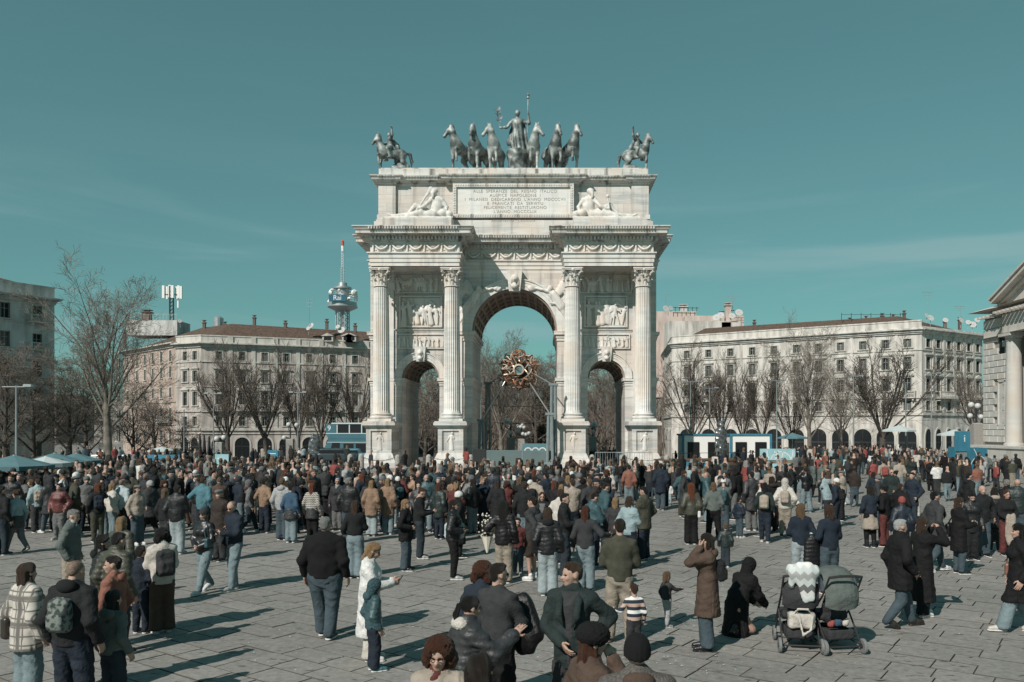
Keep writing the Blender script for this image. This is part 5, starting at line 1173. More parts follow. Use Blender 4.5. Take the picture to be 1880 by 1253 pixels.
def glasses_mesh():
    if 'gl' not in _tpl:
        m = MB()
        for e in (-1, 1): m.lathe([(.001, 0), (.082, 0), (.09, .02), (.082, .03), (.001, .03)], 10, M=Matrix.Translation((e * .13, .40, .52)) @ Matrix.Rotation(R(90), 4, 'X') @ Matrix.Scale(1, 4), cap=False); m.box(e * .235, -.05, .53, e * .26, .40, .555)
        m.box(-.05, .38, .53, .05, .405, .555); _tpl['gl'] = m.mesh('sunglasses', mat('sunglass_black', (.008, .008, .009), .15, spec=.6))
    return _tpl['gl']
def clear_glasses():
    if 'cg' not in _tpl:
        m = MB()
        for e in (-1, 1): m.tube([(e * .13 + .085 * math.cos(t), .40, .52 + .075 * math.sin(t)) for t in np.linspace(0, 6.2832, 15)], .012, 4); m.box(e * .22, -.05, .53, e * .24, .40, .55)
        m.box(-.05, .39, .53, .05, .405, .55); _tpl['cg'] = m.mesh('glasses', mat('glasses_frame', (.03, .02, .018), .3))
    return _tpl['cg']
def shoe_mesh(kind):
    k = ('shoe', kind)
    if k not in _tpl:
        F = Field((-.07, -.12, 0), (.07, .22, .2), .012); F.chain([(0, -.05, .05), (0, .06, .05), (0, .15, .038)], [.042, .044, .036], .02); F.cone((0, -.035, .06), (0, -.045, .13), .04, .044, .03)
        if kind == 'boot': F.cone((0, -.04, .06), (0, -.05, .2), .045, .05, .03)
        F.cut((0, 0, -1), -.018); V, Q = F.mesh(); c = V[Q].mean(1)
        F2 = Field((-.07, -.12, 0), (.07, .23, .06), .012); F2.chain([(0, -.055, .02), (0, .06, .02), (0, .155, .02)], [.05, .05, .042], .02); F2.cut((0, 0, 1), .024).cut((0, 0, -1), 0); V2, Q2 = F2.mesh()
        _tpl[k] = mesh_np('shoe', np.concatenate([V, V2]), np.concatenate([Q, Q2 + len(V)]), [cloth('black'), SOLE], mi=[0] * len(Q) + [1] * len(Q2))
    return _tpl[k]
def ik(a, t, l1, l2, hint):
    d = t - a; L_ = np.linalg.norm(d); mx = (l1 + l2) * .998
    if L_ > mx: t = a + d / L_ * mx; d = t - a; L_ = mx
    u = d / L_; x = (l1 * l1 - l2 * l2 + L_ * L_) / (2 * L_); h = math.sqrt(max(l1 * l1 - x * x, 1e-8)); n = hint - u * (hint @ u); n /= max(np.linalg.norm(n), 1e-6)
    return a + u * x + n * h, t
ARMS = dict(hang=((.155, .02, .512), (.3, -1, 0), 'relax'), pocket=((.145, .06, .545), (.7, -1, 0), 'relax'), phone=((.05, .19, .66), (.6, -.6, -1), 'grip'), cam=((.05, .17, .885), (.8, -.2, -1), 'grip'), hip=((.135, .02, .60), (1, -1, 0), 'flat'), belly=((.03, .12, .57), (1, -.6, 0), 'relax'),
            face=((.06, .075, .885), (.5, .1, -1), 'flat'), cross=((-.07, .135, .69), (.8, -.3, -1), 'relax'), up=((.17, .05, 1.08), (1, -.2, 0), 'relax'), fwd=((.07, .29, .70), (.5, -.3, -1), 'relax'), swing=((.15, .12, .53), (.3, -1, 0), 'relax'), back=((.15, -.11, .53), (.3, -1, 0), 'relax'), behind=((.04, -.11, .53), (1, -.3, 0), 'relax'),
            bag=((.10, .10, .62), (.6, -1, -.3), 'grip'), out=((.27, .1, .66), (.2, -1, -.5), 'relax'), chest=((.02, .13, .74), (.8, -.2, -1), 'relax'), lift=((.12, .24, .80), (.5, -.4, -1), 'flat'), mouth=((.03, .11, .85), (.6, .1, -1), 'grip'))
LEGS = dict(stand=((-.058, 0, .045), (.058, 0, .045)), apart=((-.09, .02, .045), (.09, -.02, .045)), walk=((-.05, .15, .05), (.05, -.16, .075)), walk2=((-.05, -.15, .075), (.05, .15, .05)), step=((-.055, .07, .045), (.055, -.05, .045)), close=((-.045, .01, .045), (.045, -.01, .045)), kneel=((-.07, .12, .045), (.07, -.1, .06)))
def person_geo(S, h):
    """implicit body and clothes for one figure; faces +y, height S['h']; returns part meshes and frames"""
    H = S.get('h', 1.7); w = S.get('w', 1.0) * .93; fem = S.get('f', 0); child = H < 1.35; legs = LEGS[S.get('legs', 'stand')]; al, ar_ = S.get('arms', ('hang', 'hang')); lean = S.get('lean', 0.0); hipz = S.get('hipz', .52)
    if hipz == .52 and S.get('legs') in ('walk', 'walk2'): hipz = .503
    dz = hipz - .52; hs = 1.0 + (.28 if H < 1.0 else .16 if child else .05 if H < 1.5 else 0)
    cl, sl_ = math.cos(lean), math.sin(lean); piv = V3(0, 0, hipz)
    def U(x, y, z):
        p = V3(x, y, z + dz) - piv; return piv + V3(p[0], p[1] * cl + p[2] * sl_, p[2] * cl - p[1] * sl_)
    sx = (.093 if fem else .107) * (w * .6 + .4); P = {}
    for s, lg in ((-1, legs[0]), (1, legs[1])):
        hip = V3(s * .05 * w, 0, hipz - .01); kn, an = ik(hip, V3(*lg), .2385, .2285, V3(s * .12, 1, 0)); P['leg', s] = (hip, kn, an)
    for s, a in ((-1, al), (1, ar_)):
        t, hint, pose = ARMS[a]; shd = U(s * sx, 0, .805); tgt = U(s * t[0] * (1 if t[0] < .1 else (w * .5 + .5)), t[1] + .0, t[2]); el, wr = ik(shd, tgt, .17, .155, V3(s * hint[0], hint[1], hint[2])); P['arm', s] = (shd, el, wr, pose)
    neck = U(0, -.005, .845); hd = U(0, .012, .868); yaw = S.get('yaw', 0.0); pitch = S.get('pitch', 0.0)
    Rh = np.array(Matrix.Rotation(-yaw, 3, 'Z') @ Matrix.Rotation(-(pitch + lean * .6), 3, 'X')); hh = .132 * hs
    G = {}
    def grid(): return Field((-.34 * w - .12, -.34, -.01), (.34 * w + .12, .42, 1.12), h / H)
    K = h / H
    def torso(F, o, wst=1.0):
        F.cone(U(0, 0, .54), U(0, 0, .62), (.092 if fem else .088) * w + o, (.076 if fem else .085) * w + o, .03, .78); F.cone(U(0, .0, .63), U(0, .0, .745), (.078 if fem else .087) * w + o, (.092 if fem else .102) * w + o, .03, .74)
        F.cone(U(-sx * .72, 0, .795), U(sx * .72, 0, .795), .042 + o * .9, .042 + o * .9, .035); F.cone(U(0, 0, .76), U(0, -.005, .84), .075, .04 + o, .03, .8)
        if fem: F.ell(U(-.042, .062 * w, .735), .038 + o * .7, None, .03).ell(U(.042, .062 * w, .735), .038 + o * .7, None, .03)
        if w > 1.15: F.ell(U(0, .03, .60), (.095 * w + o, .085 * w + o, .09), None, .04)
    def arm(F, s, o, to=1.0, k=.02):
        a, e, wr, _ = P['arm', s]; F.cone(a, e, .033 * (w * .5 + .5) + o, .027 * (w * .5 + .5) + o, k); F.cone(e, e + (wr - e) * to, .027 * (w * .5 + .5) + o, .02 + o * 1.05, k)
    def leg(F, s, o, r=(.062, .043, .028), k=.02):
        a, kn, an = P['leg', s]; F.cone(a, kn, r[0] * (w * .6 + .4) + o, r[1] + o, k); F.cone(kn, an, r[1] + o, r[2] + o, k)
    # bare body under the clothes (one continuous surface), with head and hands joined on
    F = Field((-.34 * w - .12, -.34, -.01), (.34 * w + .12, .42, 1.12), h * 2.1 / H); torso(F, -.008); [arm(F, s, -.004) for s in (-1, 1)]; [leg(F, s, -.006) for s in (-1, 1)]; F.cone(neck, hd + V3(0, 0, .02), .031, .03, .02)
    F.cone(U(0, 0, .52), U(0, 0, .55), .08 * w, .085 * w, .03, .8)
    for s in (-1, 1): an = P['leg', s][2]; F.cone(an, an + V3(0, .06, -.03), .02, .014, .01)
    V, Q = F.mesh(); V = V * H; mi = np.zeros(len(Q), int)
    near = h < .022
    hv, hq, hm_ = tpl('head', '', .052 if h < .018 else .07 if near else .095); HV = (hv * hh) @ Rh.T + hd; 
    Vs, Qs, Ms = [V, HV * H], [Q, hq + len(V)], [mi, hm_]; n = len(V) + len(hv)
    hand_fr = {}
    for s in (-1, 1):
        a, e, wr, pose = P['arm', s]; z = -(wr - e) / np.linalg.norm(wr - e); inn = V3(-s, 0, 0) if pose != 'flat' else V3(-s * .3, .6, 0)
        xx = -inn + z * (inn @ z); xx = -(inn - z * (inn @ z)); xx /= max(np.linalg.norm(xx), 1e-6)           # local +x = away from the palm
        yy = np.cross(z, xx)
        tv_, tq = tpl('hand', pose, .0085 if h < .018 else .012 if near else .02); T = tv_.copy(); sc = H / 1.72 * (1.08 if not child else 1.15)
        # right hand has thumb to +y with palm -x; mirror when the frame is left-handed for this side
        if yy[1] * 1 + yy[2] * .3 < 0: T[:, 1] *= -1; tq = tq[:, ::-1]
        B = np.stack([xx, yy, z], 0); W_ = (T * sc) @ B + wr * H; Vs.append(W_); Qs.append(tq + n); Ms.append(np.zeros(len(tq), int)); n += len(T); hand_fr[s] = (wr * H, -z)
    G['body'] = (np.concatenate(Vs), np.concatenate(Qs), np.concatenate(Ms))
    # trousers / skirt
    tp = S.get('top', 'jacket'); hem = S.get('hem', {'shirt': .50, 'sweater': .505, 'jacket': .475, 'hoodie': .49, 'puffer': .475, 'coat': .37, 'longcoat': .21, 'parka': .36, 'tank': .50, 'fleece': .48, 'cape': .40}[tp]) + dz
    bt = S.get('bottom', 'slim')
    if bt not in ('none',):
        F = Field((-.34 * w - .12, -.34, -.01), (.34 * w + .12, .42, .75), h * 1.22 / H); rr = {'slim': (.066, .047, .034), 'straight': (.066, .051, .046), 'wide': (.068, .054, .058), 'legging': (.062, .044, .03), 'shorts': (.072, .066, .06), 'skirt': (.062, .044, .03)}[bt]
        for s in (-1, 1): leg(F, s, .004, rr, .012)
        F.cone(U(0, -.005, .525), U(0, 0, .60), .092 * w, .082 * w, .03, .82)
        wr_ = .0045 if bt in ('slim', 'straight', 'wide') else .001
        F.disp(lambda x, y, z: wr_ * np.sin(62 * z + 25 * x + 8 * np.sin(30 * y) + 2 * np.sin(19 * z)) * np.clip(np.abs(z - .17) * 6, .25, 1) * (z < .5)); F.cut((0, 0, 1), min(.605 + dz, hem + .035 if hem < .45 + dz else 9))
        if bt == 'shorts': F.cut((0, 0, -1), -.30)
        if S.get('hipz', .52) > .45: F.cut((0, 0, -1), -.03)
        G['trousers'] = F.mesh()
        if bt == 'skirt':
            F = grid(); F.cone(U(0, 0, .60), V3(0, 0, .30), .088 * w, .15 * w, .03, .8); F.cut((0, 0, -1), -.30); F.cut((0, 0, 1), .605); F.disp(lambda x, y, z: .006 * np.sin(60 * x + 20 * y)); G['skirt'] = F.mesh()
    # upper garment
    o = {'shirt': .006, 'sweater': .012, 'jacket': .016, 'hoodie': .017, 'puffer': .022, 'coat': .02, 'longcoat': .02, 'parka': .024, 'tank': .002, 'fleece': .024, 'cape': .03}[tp]
    F = grid(); torso(F, o)
    for s in (-1, 1):
        if tp != 'tank': arm(F, s, o * (.8 if tp != 'puffer' else .95), .97 if tp != 'shirt' else .95)
    fl = {'coat': .118, 'longcoat': .14, 'parka': .122, 'cape': .2}.get(tp, .098) * (w * .8 + .2) + o * .5
    F.cone(U(0, 0, .61), V3(0, 0, hem) + (U(0, 0, .56) - V3(0, 0, .56 + dz)) * .3, .09 * w + o, fl, .03, .8)
    if tp == 'cape': F.cone(U(0, 0, .78), V3(0, 0, hem), .13, .22, .03, .75)
    if hem < .45 and S.get('legs', 'stand') in ('walk', 'walk2'):
        for s in (-1, 1): a, kn, an = P['leg', s]; F.cone(a, a + (kn - a) * min(1, (a[2] - hem) / max(.01, a[2] - kn[2])), .075, .078, .04)
    if tp in ('jacket', 'coat', 'longcoat', 'parka', 'puffer', 'fleece'): F.cone(U(0, -.006, .835), U(0, .0, .862), .05 + o * .4, .052, .012)      # collar
    if tp in ('puffer', 'parka') or S.get('quilt'): F.disp(lambda x, y, z: (.0075 if tp == 'puffer' else .004) * np.abs(np.sin((z - .006 * np.sin(20 * x)) * math.pi / .048)) * -1 + .004)
    F.disp(lambda x, y, z: .0036 * np.sin(60 * np.abs(x) + 34 * z + 5 * np.sin(15 * z)) * np.sin(29 * y + 17 * z + 1) + .0022 * np.sin(75 * z - 55 * np.abs(x) + 20 * y) * (np.abs(x) > .1) + (.005 * np.sin(45 * np.arctan2(x, y + .001)) * np.clip(.55 - z, 0, .2) / .2 if tp in ('longcoat', 'coat', 'cape') else 0))
    F.cut((0, 0, -1), -hem)
    if tp == 'tank': F.cut((0, 0, 1), .79 + dz)
    G[tp] = F.mesh()
    if S.get('open'):       # shirt front showing in the open jacket
        F = grid(); torso(F, o + .006); F.cone(U(0, 0, .61), V3(0, 0, hem) + (U(0, 0, .56) - V3(0, 0, .56 + dz)) * .3, .09 * w + o + .006, fl + .006, .03, .8); F.cut((1, 0, -.12), .042 - .09).cut((-1, 0, -.12), .042 - .09).cut((0, -1, 0), -.02).cut((0, 0, -1), -hem - .01).cut((0, 0, 1), .85 + dz); G['shirt_front'] = F.mesh()
        F = grid()
        for e in (-1, 1): F.chain([U(e * .02, -.02, .865), U(e * .055, .075, .80), U(e * .05, .115 * w, .72), U(e * .022, .115 * w, .66)], [.016, .022, .02, .006], .01, .8)
        F.cut((0, 0, 1), .87 + dz); G['lapel'] = F.mesh()
    if S.get('puffwaist'):
        F = grid(); F.cone(U(0, 0, .57), V3(0, 0, .40), .105 * w, .125 * w, .03, .85); F.disp(lambda x, y, z: -.01 * np.abs(np.sin(z * math.pi / .04)) + .004); F.cut((0, 0, -1), -.40); F.cut((0, 0, 1), .60); G['tied_jacket'] = F.mesh()
    fr = dict(head=(hd * H, Matrix([list(r) for r in Rh]).to_4x4(), hh * H), ank={s: P['leg', s][2] * H for s in (-1, 1)}, hands=hand_fr, H=H, hs=hs, back=U(0, -.085, .70) * H, lean=lean, kneel=S.get('hipz', .52) < .45, sh=U(0, 0, .805) * H)
    return G, fr
def assemble(S, G, fr, meshes, loc, face, label, group='people gathered on the square'):
    """parts of one person; meshes caches the mesh data so that copies can share it"""
    skin = SKIN[S.get('skin', 0)]
    for k in G:
        if k not in meshes:
            g = G[k]; meshes[k] = mesh_np(k, g[0] * (1 if k == 'body' else fr['H']), g[1], [skin, EYE, LIP] if k == 'body' else [skin], mi=g[2] if k == 'body' else None)
    b = link('person', meshes['body'], None, loc, (0, 0, -R(face)), None, [skin, EYE, LIP]); tag(b, label, 'person', group)
    tk = {'puffer': 'puffer', 'parka': 'puffer', 'sweater': 'knit', 'fleece': 'knit', 'longcoat': 'cloth', 'coat': 'cloth'}.get(S.get('top', 'jacket'), 'cloth')
    if S.get('leather'): tk = 'leather'
    for k in G:
        if k == 'body': continue
        if k == 'trousers' or k == 'skirt': m = cloth(S.get('bc', 'denim'), 'denim' if 'jeans' in S.get('bc', '') or 'denim' in S.get('bc', 'denim') else 'cloth') if k == 'trousers' or 'sc' not in S else cloth(S['sc'])
        elif k == 'shirt_front': m = cloth(S['open'])
        elif k == 'tied_jacket': m = cloth('charcoal', 'puffer')
        else: m = S.get('tm') or cloth(S.get('tc', 'black'), tk)
        link(k, meshes[k], b, (0, 0, 0), (0, 0, 0), None, [m])
    hp, hr, hsz = fr['head']; near = S.get('near', False)
    hk = 'near' if near else 'far'; res = .055 if near else .09
    def onhead(style, m, nm=None, sc=1.0):
        o = link(nm or 'hair', tpl('hair', style, res), b, tuple(hp), hr.to_euler(), hsz * sc, [m]); return o
    hst = S.get('hair', 'short')
    if hst not in ('none', None): onhead(hst, hairm(S.get('hc', 'dark'), hst))
    if S.get('hat'): st, c = S['hat']; onhead(st, cloth(c, 'knit') if st != 'hood' else cloth(c), {'hood': 'hood'}.get(st, 'cap' if 'cap' in st else 'hat'), 1.03)
    if S.get('neckwear'): st, c = S['neckwear']; onhead(st, cloth(c, 'knit'), 'scarf' if st == 'scarf' else 'hood')
    if S.get('glasses'): link('sunglasses', glasses_mesh(), b, tuple(hp), hr.to_euler(), hsz)
    if S.get('specs'): link('glasses', clear_glasses(), b, tuple(hp), hr.to_euler(), hsz)
    if True:
        sm = shoe_mesh('boot' if S.get('shoes') == 'boot' else 'shoe'); sc = fr['H'] / 1.72 * (1.1 if fr['H'] < 1.3 else 1)
        shc = cloth(S.get('shc', 'black'), 'leather')
        for s in (-1, 1):
            an = fr['ank'][s]; pt = 0 if an[2] < .056 * fr['H'] else -.5
            link('shoe', sm, b, (an[0], an[1] + .04 * sc, max(0, an[2] - .045 * fr['H']) + (.02 if pt else 0)), (pt, 0, -s * .12), sc, [shc, SOLE if S.get('sole', 1) else shc])
    return b
# things that people carry
def backpack(b, fr, c, label, size=1.0, m=None):
    F = Field((-.2, -.16, -.27), (.2, .1, .27), .018); F.rbox((0, 0, 0), (.145, .075, .21), .03, .06).rbox((0, -.08, -.06), (.115, .045, .11), .03, .04).cone((-.05, 0, .22), (.05, 0, .22), .018, .018, .02)
    for s in (-1, 1): F.chain([(s * .09, .02, .2), (s * .10, .09, .17), (s * .11, .07, -.17)], [.02, .024, .018], .01)
    o = F.build('backpack', m or cloth(c)); Mw = b.matrix_basis @ Matrix.Translation(Vector(fr['back']) + Vector((0, -.05, -.02))) @ Matrix.Rotation(-fr['lean'], 4, 'X') @ Matrix.Scale(size, 4); o.matrix_world = Mw; return tag(o, label, 'backpack', None)
def shoulder_bag(b, fr, c, label, side=1, z=.55, size=1.0, strap='tan', y=.03, wd=.16):
    H = fr['H']; F = Field((-.12, -.22, -.2), (.12, .22, .2), .016); F.rbox((0, 0, 0), (.055, wd, .12), .02, .035).cone((0, -wd * .6, .12), (0, wd * .6, .12), .02, .02, .02)
    V, Q = F.mesh(); o = link('shoulder_bag', mesh_np('shoulder_bag', V, Q, [cloth(c, 'leather')])); o.matrix_world = b.matrix_basis @ Matrix.Translation((side * .215 * H / 1.7, y, z * H)) @ Matrix.Scale(size, 4); tag(o, label, 'bag')
    sp = MB(); sp.tube([(-.0, -wd * .8, .1), (-side * .06, -.08, (.80 - z) * H / size * .75), (-side * .10, 0, (.835 - z) * H / size), (-side * .06, .1, (.80 - z) * H / size * .75), (0, wd * .8, .1)], .012, 5); sp.build('strap', cloth(strap, 'leather'), o); return o
def phone(b, fr, side, label, c='charcoal'):
    wr, d = fr['hands'][side]; o = MB().bbox(-.036, -.005, -.07, .036, .005, .07, .003).build('phone', cloth(c, 'leather')); o.matrix_world = b.matrix_basis @ Matrix.Translation(Vector(wr) + Vector(d) * .09 + Vector((0, .03, .03))) @ Matrix.Rotation(R(-35), 4, 'X'); return tag(o, label, 'phone')

PEOPLE = []
def put(px, py, anc, face, label, **S):
    """anc 'f': py is the foot line, 'h': py is the top of the head"""
    S.setdefault('h', 1.64 if S.get('f') else 1.75)
    ht = S['h'] * (1 + (S.get('hipz', .52) - .52))
    X, Y = from_foot(px, py) if anc == 'f' else from_head(px, py, ht * math.cos(S.get('lean', 0) * .5) + (.03 if S.get('hat') or S.get('hair', '').startswith('curly') else 0))
    S['near'] = Y < 19; h = .0175 if Y < 13 else .024 if Y < 19 else .036
    G, fr = person_geo(S, h); b = assemble(S, G, fr, {}, (X, Y, 0), face, label); PEOPLE.append((X, Y)); return b, fr
# ---------------------------------------------------------------- the people nearest the camera
PLAID = None
def plaid_mat():
    m = D.materials.new('plaid_wool'); m.use_nodes = True; t = m.node_tree; b = t.nodes['Principled BSDF']; b.inputs['Roughness'].default_value = .95; N = t.nodes.new; lk = t.links.new
    c = N('ShaderNodeTexCoord'); sp = N('ShaderNodeSeparateXYZ'); lk(c.outputs['Object'], sp.inputs[0]); outs = []
    for ax, sc in ((0, 70), (2, 62), (0, 24), (2, 21)):
        w = N('ShaderNodeMath'); w.operation = 'MULTIPLY'; w.inputs[1].default_value = sc; lk(sp.outputs[ax], w.inputs[0]); s_ = N('ShaderNodeMath'); s_.operation = 'SINE'; lk(w.outputs[0], s_.inputs[0])
        g = N('ShaderNodeMapRange'); g.inputs[1].default_value = .75; g.inputs[2].default_value = .95; g.inputs[4].default_value = .75; lk(s_.outputs[0], g.inputs[0]); outs.append(g.outputs[0])
    mx_ = outs[0]
    for o in outs[1:]: q = N('ShaderNodeMath'); q.operation = 'MAXIMUM'; lk(mx_, q.inputs[0]); lk(o, q.inputs[1]); mx_ = q.outputs[0]
    mx = N('ShaderNodeMix'); mx.data_type = 'RGBA'; mx.inputs[6].default_value = (.46, .43, .39, 1); mx.inputs[7].default_value = (.03, .028, .026, 1); lk(mx_, mx.inputs[0]); lk(mx.outputs[2], b.inputs['Base Color']); return m
def stripe_mat(name, cols, period, axis=2, zig=0.0):
    """flat print of horizontal bands (optionally zigzag) in object space"""
    m = D.materials.new(name); m.use_nodes = True; t = m.node_tree; b = t.nodes['Principled BSDF']; b.inputs['Roughness'].default_value = .9; N = t.nodes.new; lk = t.links.new
    c = N('ShaderNodeTexCoord'); sp = N('ShaderNodeSeparateXYZ'); lk(c.outputs['Object'], sp.inputs[0]); src = sp.outputs[axis]
    if zig:
        a = N('ShaderNodeMath'); a.operation = 'PINGPONG'; a.inputs[1].default_value = zig; lk(sp.outputs[0], a.inputs[0]); s2 = N('ShaderNodeMath'); s2.operation = 'ADD'; lk(src, s2.inputs[0]); lk(a.outputs[0], s2.inputs[1]); src = s2.outputs[0]
    d = N('ShaderNodeMath'); d.operation = 'DIVIDE'; d.inputs[1].default_value = period; lk(src, d.inputs[0]); f = N('ShaderNodeMath'); f.operation = 'FRACT'; lk(d.outputs[0], f.inputs[0])
    r = N('ShaderNodeValToRGB'); r.color_ramp.interpolation = 'CONSTANT'; e = r.color_ramp.elements
    while len(e) < len(cols): e.new(.5)
    for i, cc in enumerate(cols): e[i].position = i / len(cols); e[i].color = (*cc, 1)
    lk(f.outputs[0], r.inputs[0]); lk(r.outputs[0], b.inputs['Base Color']); return m
PLAID = plaid_mat(); STRIPE = stripe_mat('striped_jumper', [CC['navy'], CC['white'], CC['navy'], (.42, .3, .25)], .19); ZIG = stripe_mat('zigzag_knit', [CC['cream'], CC['black']], .05, zig=.03)
CAMO = mat('camo_fabric', (.16, .18, .165), .9, .8, 14, lo=.45, hi=.55, col2=(.035, .045, .045)); TWEED = mat('grey_tweed', (.13, .12, .11), .95, .5, 60, .6, 80)

# ================================================================ STREET FURNITURE
STEEL = mat('painted_steel_grey', (.20, .235, .24), .5, .2, 3); GRAN = mat('granite', (.36, .345, .32), .8, .4, 12, .3, 20); GLOBE = mat('opal_globe', (.5, .51, .5), .35); CANT = mat('parasol_teal', (.10, .19, .21), .85, .15, 3); CANW = mat('parasol_pale', (.45, .5, .5), .85); BLU = mat('banner_blue', (.045, .19, .27), .6, .25, 1.5); BLUP = mat('banner_pale_blue', (.20, .40, .44), .6, .35, 1.2, col2=(.35, .5, .52)); PRW = mat('print_white', (.62, .64, .64), .6)
GREYT = mat('barrier_grey_green', (.12, .165, .165), .7, .15, 1); WOOD = mat('fence_wood', (.13, .085, .055), .85, .4, 4, .3, 12, stretch=(1, 1, 6)); WOODP = mat('fence_ply', (.33, .245, .165), .85, .3, 3)
def parasol(px, Y, ztop, r, lb, m, side_m=None, grp='parasols'):
    o = empty('parasol', (gx(px, Y), Y, gz(Y)), R(random.uniform(0, 40)), lb, 'parasol', grp); zt = ztop - gz(Y); mb = MB(); n = 8
    vs = [(0, 0, zt)] + [(r * math.cos(k * 2 * math.pi / n), r * math.sin(k * 2 * math.pi / n), zt - r * .3) for k in range(n)] + [(r * math.cos(k * 2 * math.pi / n), r * math.sin(k * 2 * math.pi / n), zt - r * .3 - .16) for k in range(n)]
    mb.add(vs, [(0, 1 + k, 1 + (k + 1) % n) for k in range(n)] + [(1 + k, 1 + n + k, 1 + n + (k + 1) % n, 1 + (k + 1) % n) for k in range(n)]); mb.build('canopy', m, o); MB().tube([(0, 0, 0), (0, 0, zt)], .045, 8).box(-.35, -.35, 0, .35, .35, .08).build('pole', WHITE, o)
    rb = MB()
    for k in range(n): a = k * 2 * math.pi / n; rb.tube([(0, 0, zt - .35), (r * .95 * math.cos(a), r * .95 * math.sin(a), zt - r * .3 - .03)], .012, 4)
    rb.build('rib', STEEL, o); return o
parasol(26, 31, 2.22, 1.35, 'teal parasol on a white pole, in front at the picture edge', CANT); parasol(84, 33, 2.1, .9, 'pale-sided small parasol tucked between the teal ones', CANW); parasol(100, 37, 2.12, 1.35, 'teal parasol second from the picture edge', CANT); parasol(140, 39, 2.05, 1.15, 'teal parasol nearest the pale plane trunk', CANT); parasol(-8, 34, 2.0, 1.1, 'teal parasol cut by the picture edge', CANT)
parasol(297, 100, zz(820, 100), 1.6, 'beige parasol standing in the shade by the rose block', CANW); parasol(1650, 88, zz(781, 88), 1.8, 'pale parasol below the round-headed pollard', CANW); parasol(1752, 92, zz(789, 92), 1.8, 'pale parasol by the pylon sign and cream block corner', CANW); parasol(1455, 100, zz(795, 100), 1.9, 'grey parasol at the foot of the tall plane before the cream block', CANT)
for k, px in enumerate((367, 375, 384)):
    Y = 108 + k; h = zz(794 + k * 2, Y) - gz(Y); o = empty('closed_parasol', (gx(px, Y), Y, gz(Y)), 0, 'tied-up dark parasol, %s of three beside the bare pollard' % ('first', 'middle', 'last')[k], 'parasol', 'tied-up parasols'); F = Field((-.5, -.5, .6), (.5, .5, h), .07); F.cone((0, 0, 1.0), (0, 0, h - .3), .33, .1, .05).disp(lambda x, y, z: .03 * np.sin(6 * np.arctan2(x, y + .01))); F.build('canopy', cloth('charcoal'), o); MB().tube([(0, 0, 0), (0, 0, 1.2)], .06, 6).build('pole', STEEL, o)
# street lamps, tall poles
def tall_pole(px, Y, ytop, lb, r=.085, head=1, m=STEEL):
    z = gz(Y); h = zz(ytop, Y) - z; o = empty('lamp_pole', (gx(px, Y), Y, z), 0, lb, 'lamp pole', 'tall lamp poles'); MB().lathe([(r * 1.5, 0), (r * 1.4, .9), (r, 1.0), (r * .65, h)], 9).build('pole', m, o, smooth=30)
    if head:
        mb = MB(); mb.tube([(-.9, 0, h - .1), (.9, 0, h - .1)], .05, 5); mb.build('crossarm', m, o)
        for s in ((-1, 1) if head > 1 else (1,)): MB().bbox(-.25, -.12, -.1, .25, .12, .07, .04).build('floodlight', METAL, o, (s * .8, -.1, h))
for px, Y, yt, lb, hd in ((30, 52, 708, 'pale lamp pole at the picture edge before the shaded block', 1), (392, 100, 722, 'tall grey pole before the rose block, nearest the tied-up parasols', 2), (547, 100, 720, 'tall grey pole between two pollards before the rose block', 2), (338, 98, 752, 'thin grey pole at the corner of the rose block', 0), (1268, 100, 700, 'tall lamp pole before the cream block, nearest the arch', 2), (1303, 101, 712, 'tall lamp pole next to the wide pollard by the booths', 1), (1426, 96, 698, 'tall lamp pole at the end of the white booths', 1), (1567, 92, 690, 'tall lamp pole between the plane trees and the round pollard', 1), (1663, 90, 705, 'thin pole in front of the round-headed pollard', 0), (1710, 95, 685, 'tall lamp pole at the corner of the cream block', 1), (883, 96, 735, 'thin pole inside the central arch by the pier', 0)): tall_pole(px, Y, yt, lb, head=hd)
def globe_lamp(px, Y, globes, ybase, lb):
    z = gz(Y); o = empty('globe_lamp', (gx(px, Y), Y, z), 0, lb, 'street lamp', 'globe street lamps'); zb = zz(ybase, Y) - z; MB().bbox(-.42, -.42, 0, .42, .42, zb, .08).box(-.55, -.55, 0, .55, .55, .5).build('stone_base', GRAN, o); mb = MB(); zt = max(zz(g[1], Y) for g in globes) - z
    mb.tube([(0, 0, zb), (0, 0, zt - .2)], .08, 7)
    for gx_, gy_, r in globes:
        x, zz_ = gx(gx_, Y) - o.location.x, zz(gy_, Y) - z; mb.tube([(0, 0, max(zb, zz_ - 1.0)), (x * .6, 0, zz_ - .75), (x, 0, zz_ - .6), (x, 0, zz_ - r)], .045, 5); MB().ball((0, 0, 0), r * .82, 12, 8).build('globe', GLOBE, o, (x, 0, zz_), smooth=60)
    mb.build('arm', RAILM, o)
globe_lamp(938, 88, [(928, 774, .34), (937, 776, .34), (937, 795, .34), (949, 793, .34)], 803, 'four-globe street lamp on a stone base, seen through the central arch')
globe_lamp(957, 104, [(951, 783, .3), (956, 784, .3), (962, 785, .3), (959, 780, .3), (960, 797, .3), (966, 798, .3), (971, 796, .3)], 806, 'many-globed street lamp behind the four-globe one in the central arch')
globe_lamp(1088, 95, [(1086, 781, .32), (1091, 778, .3), (1094, 782, .3), (1088, 793, .3)], 802, 'globe lamp seen through the small archway by the booths'); globe_lamp(1792, 74, [(1783, 744, .34), (1795, 746, .34), (1781, 764, .3), (1801, 766, .3)], 777, 'four-globe lamp on a stone base beside the customs house')
globe_lamp(403, 98, [(398, 806, .4), (411, 804, .4)], 812, 'two-globe lamp beside the tied-up parasols'); globe_lamp(533, 100, [(522, 804, .36), (530, 780, .36), (545, 781, .36)], 806, 'three-globe lamp before the rose block arcade')
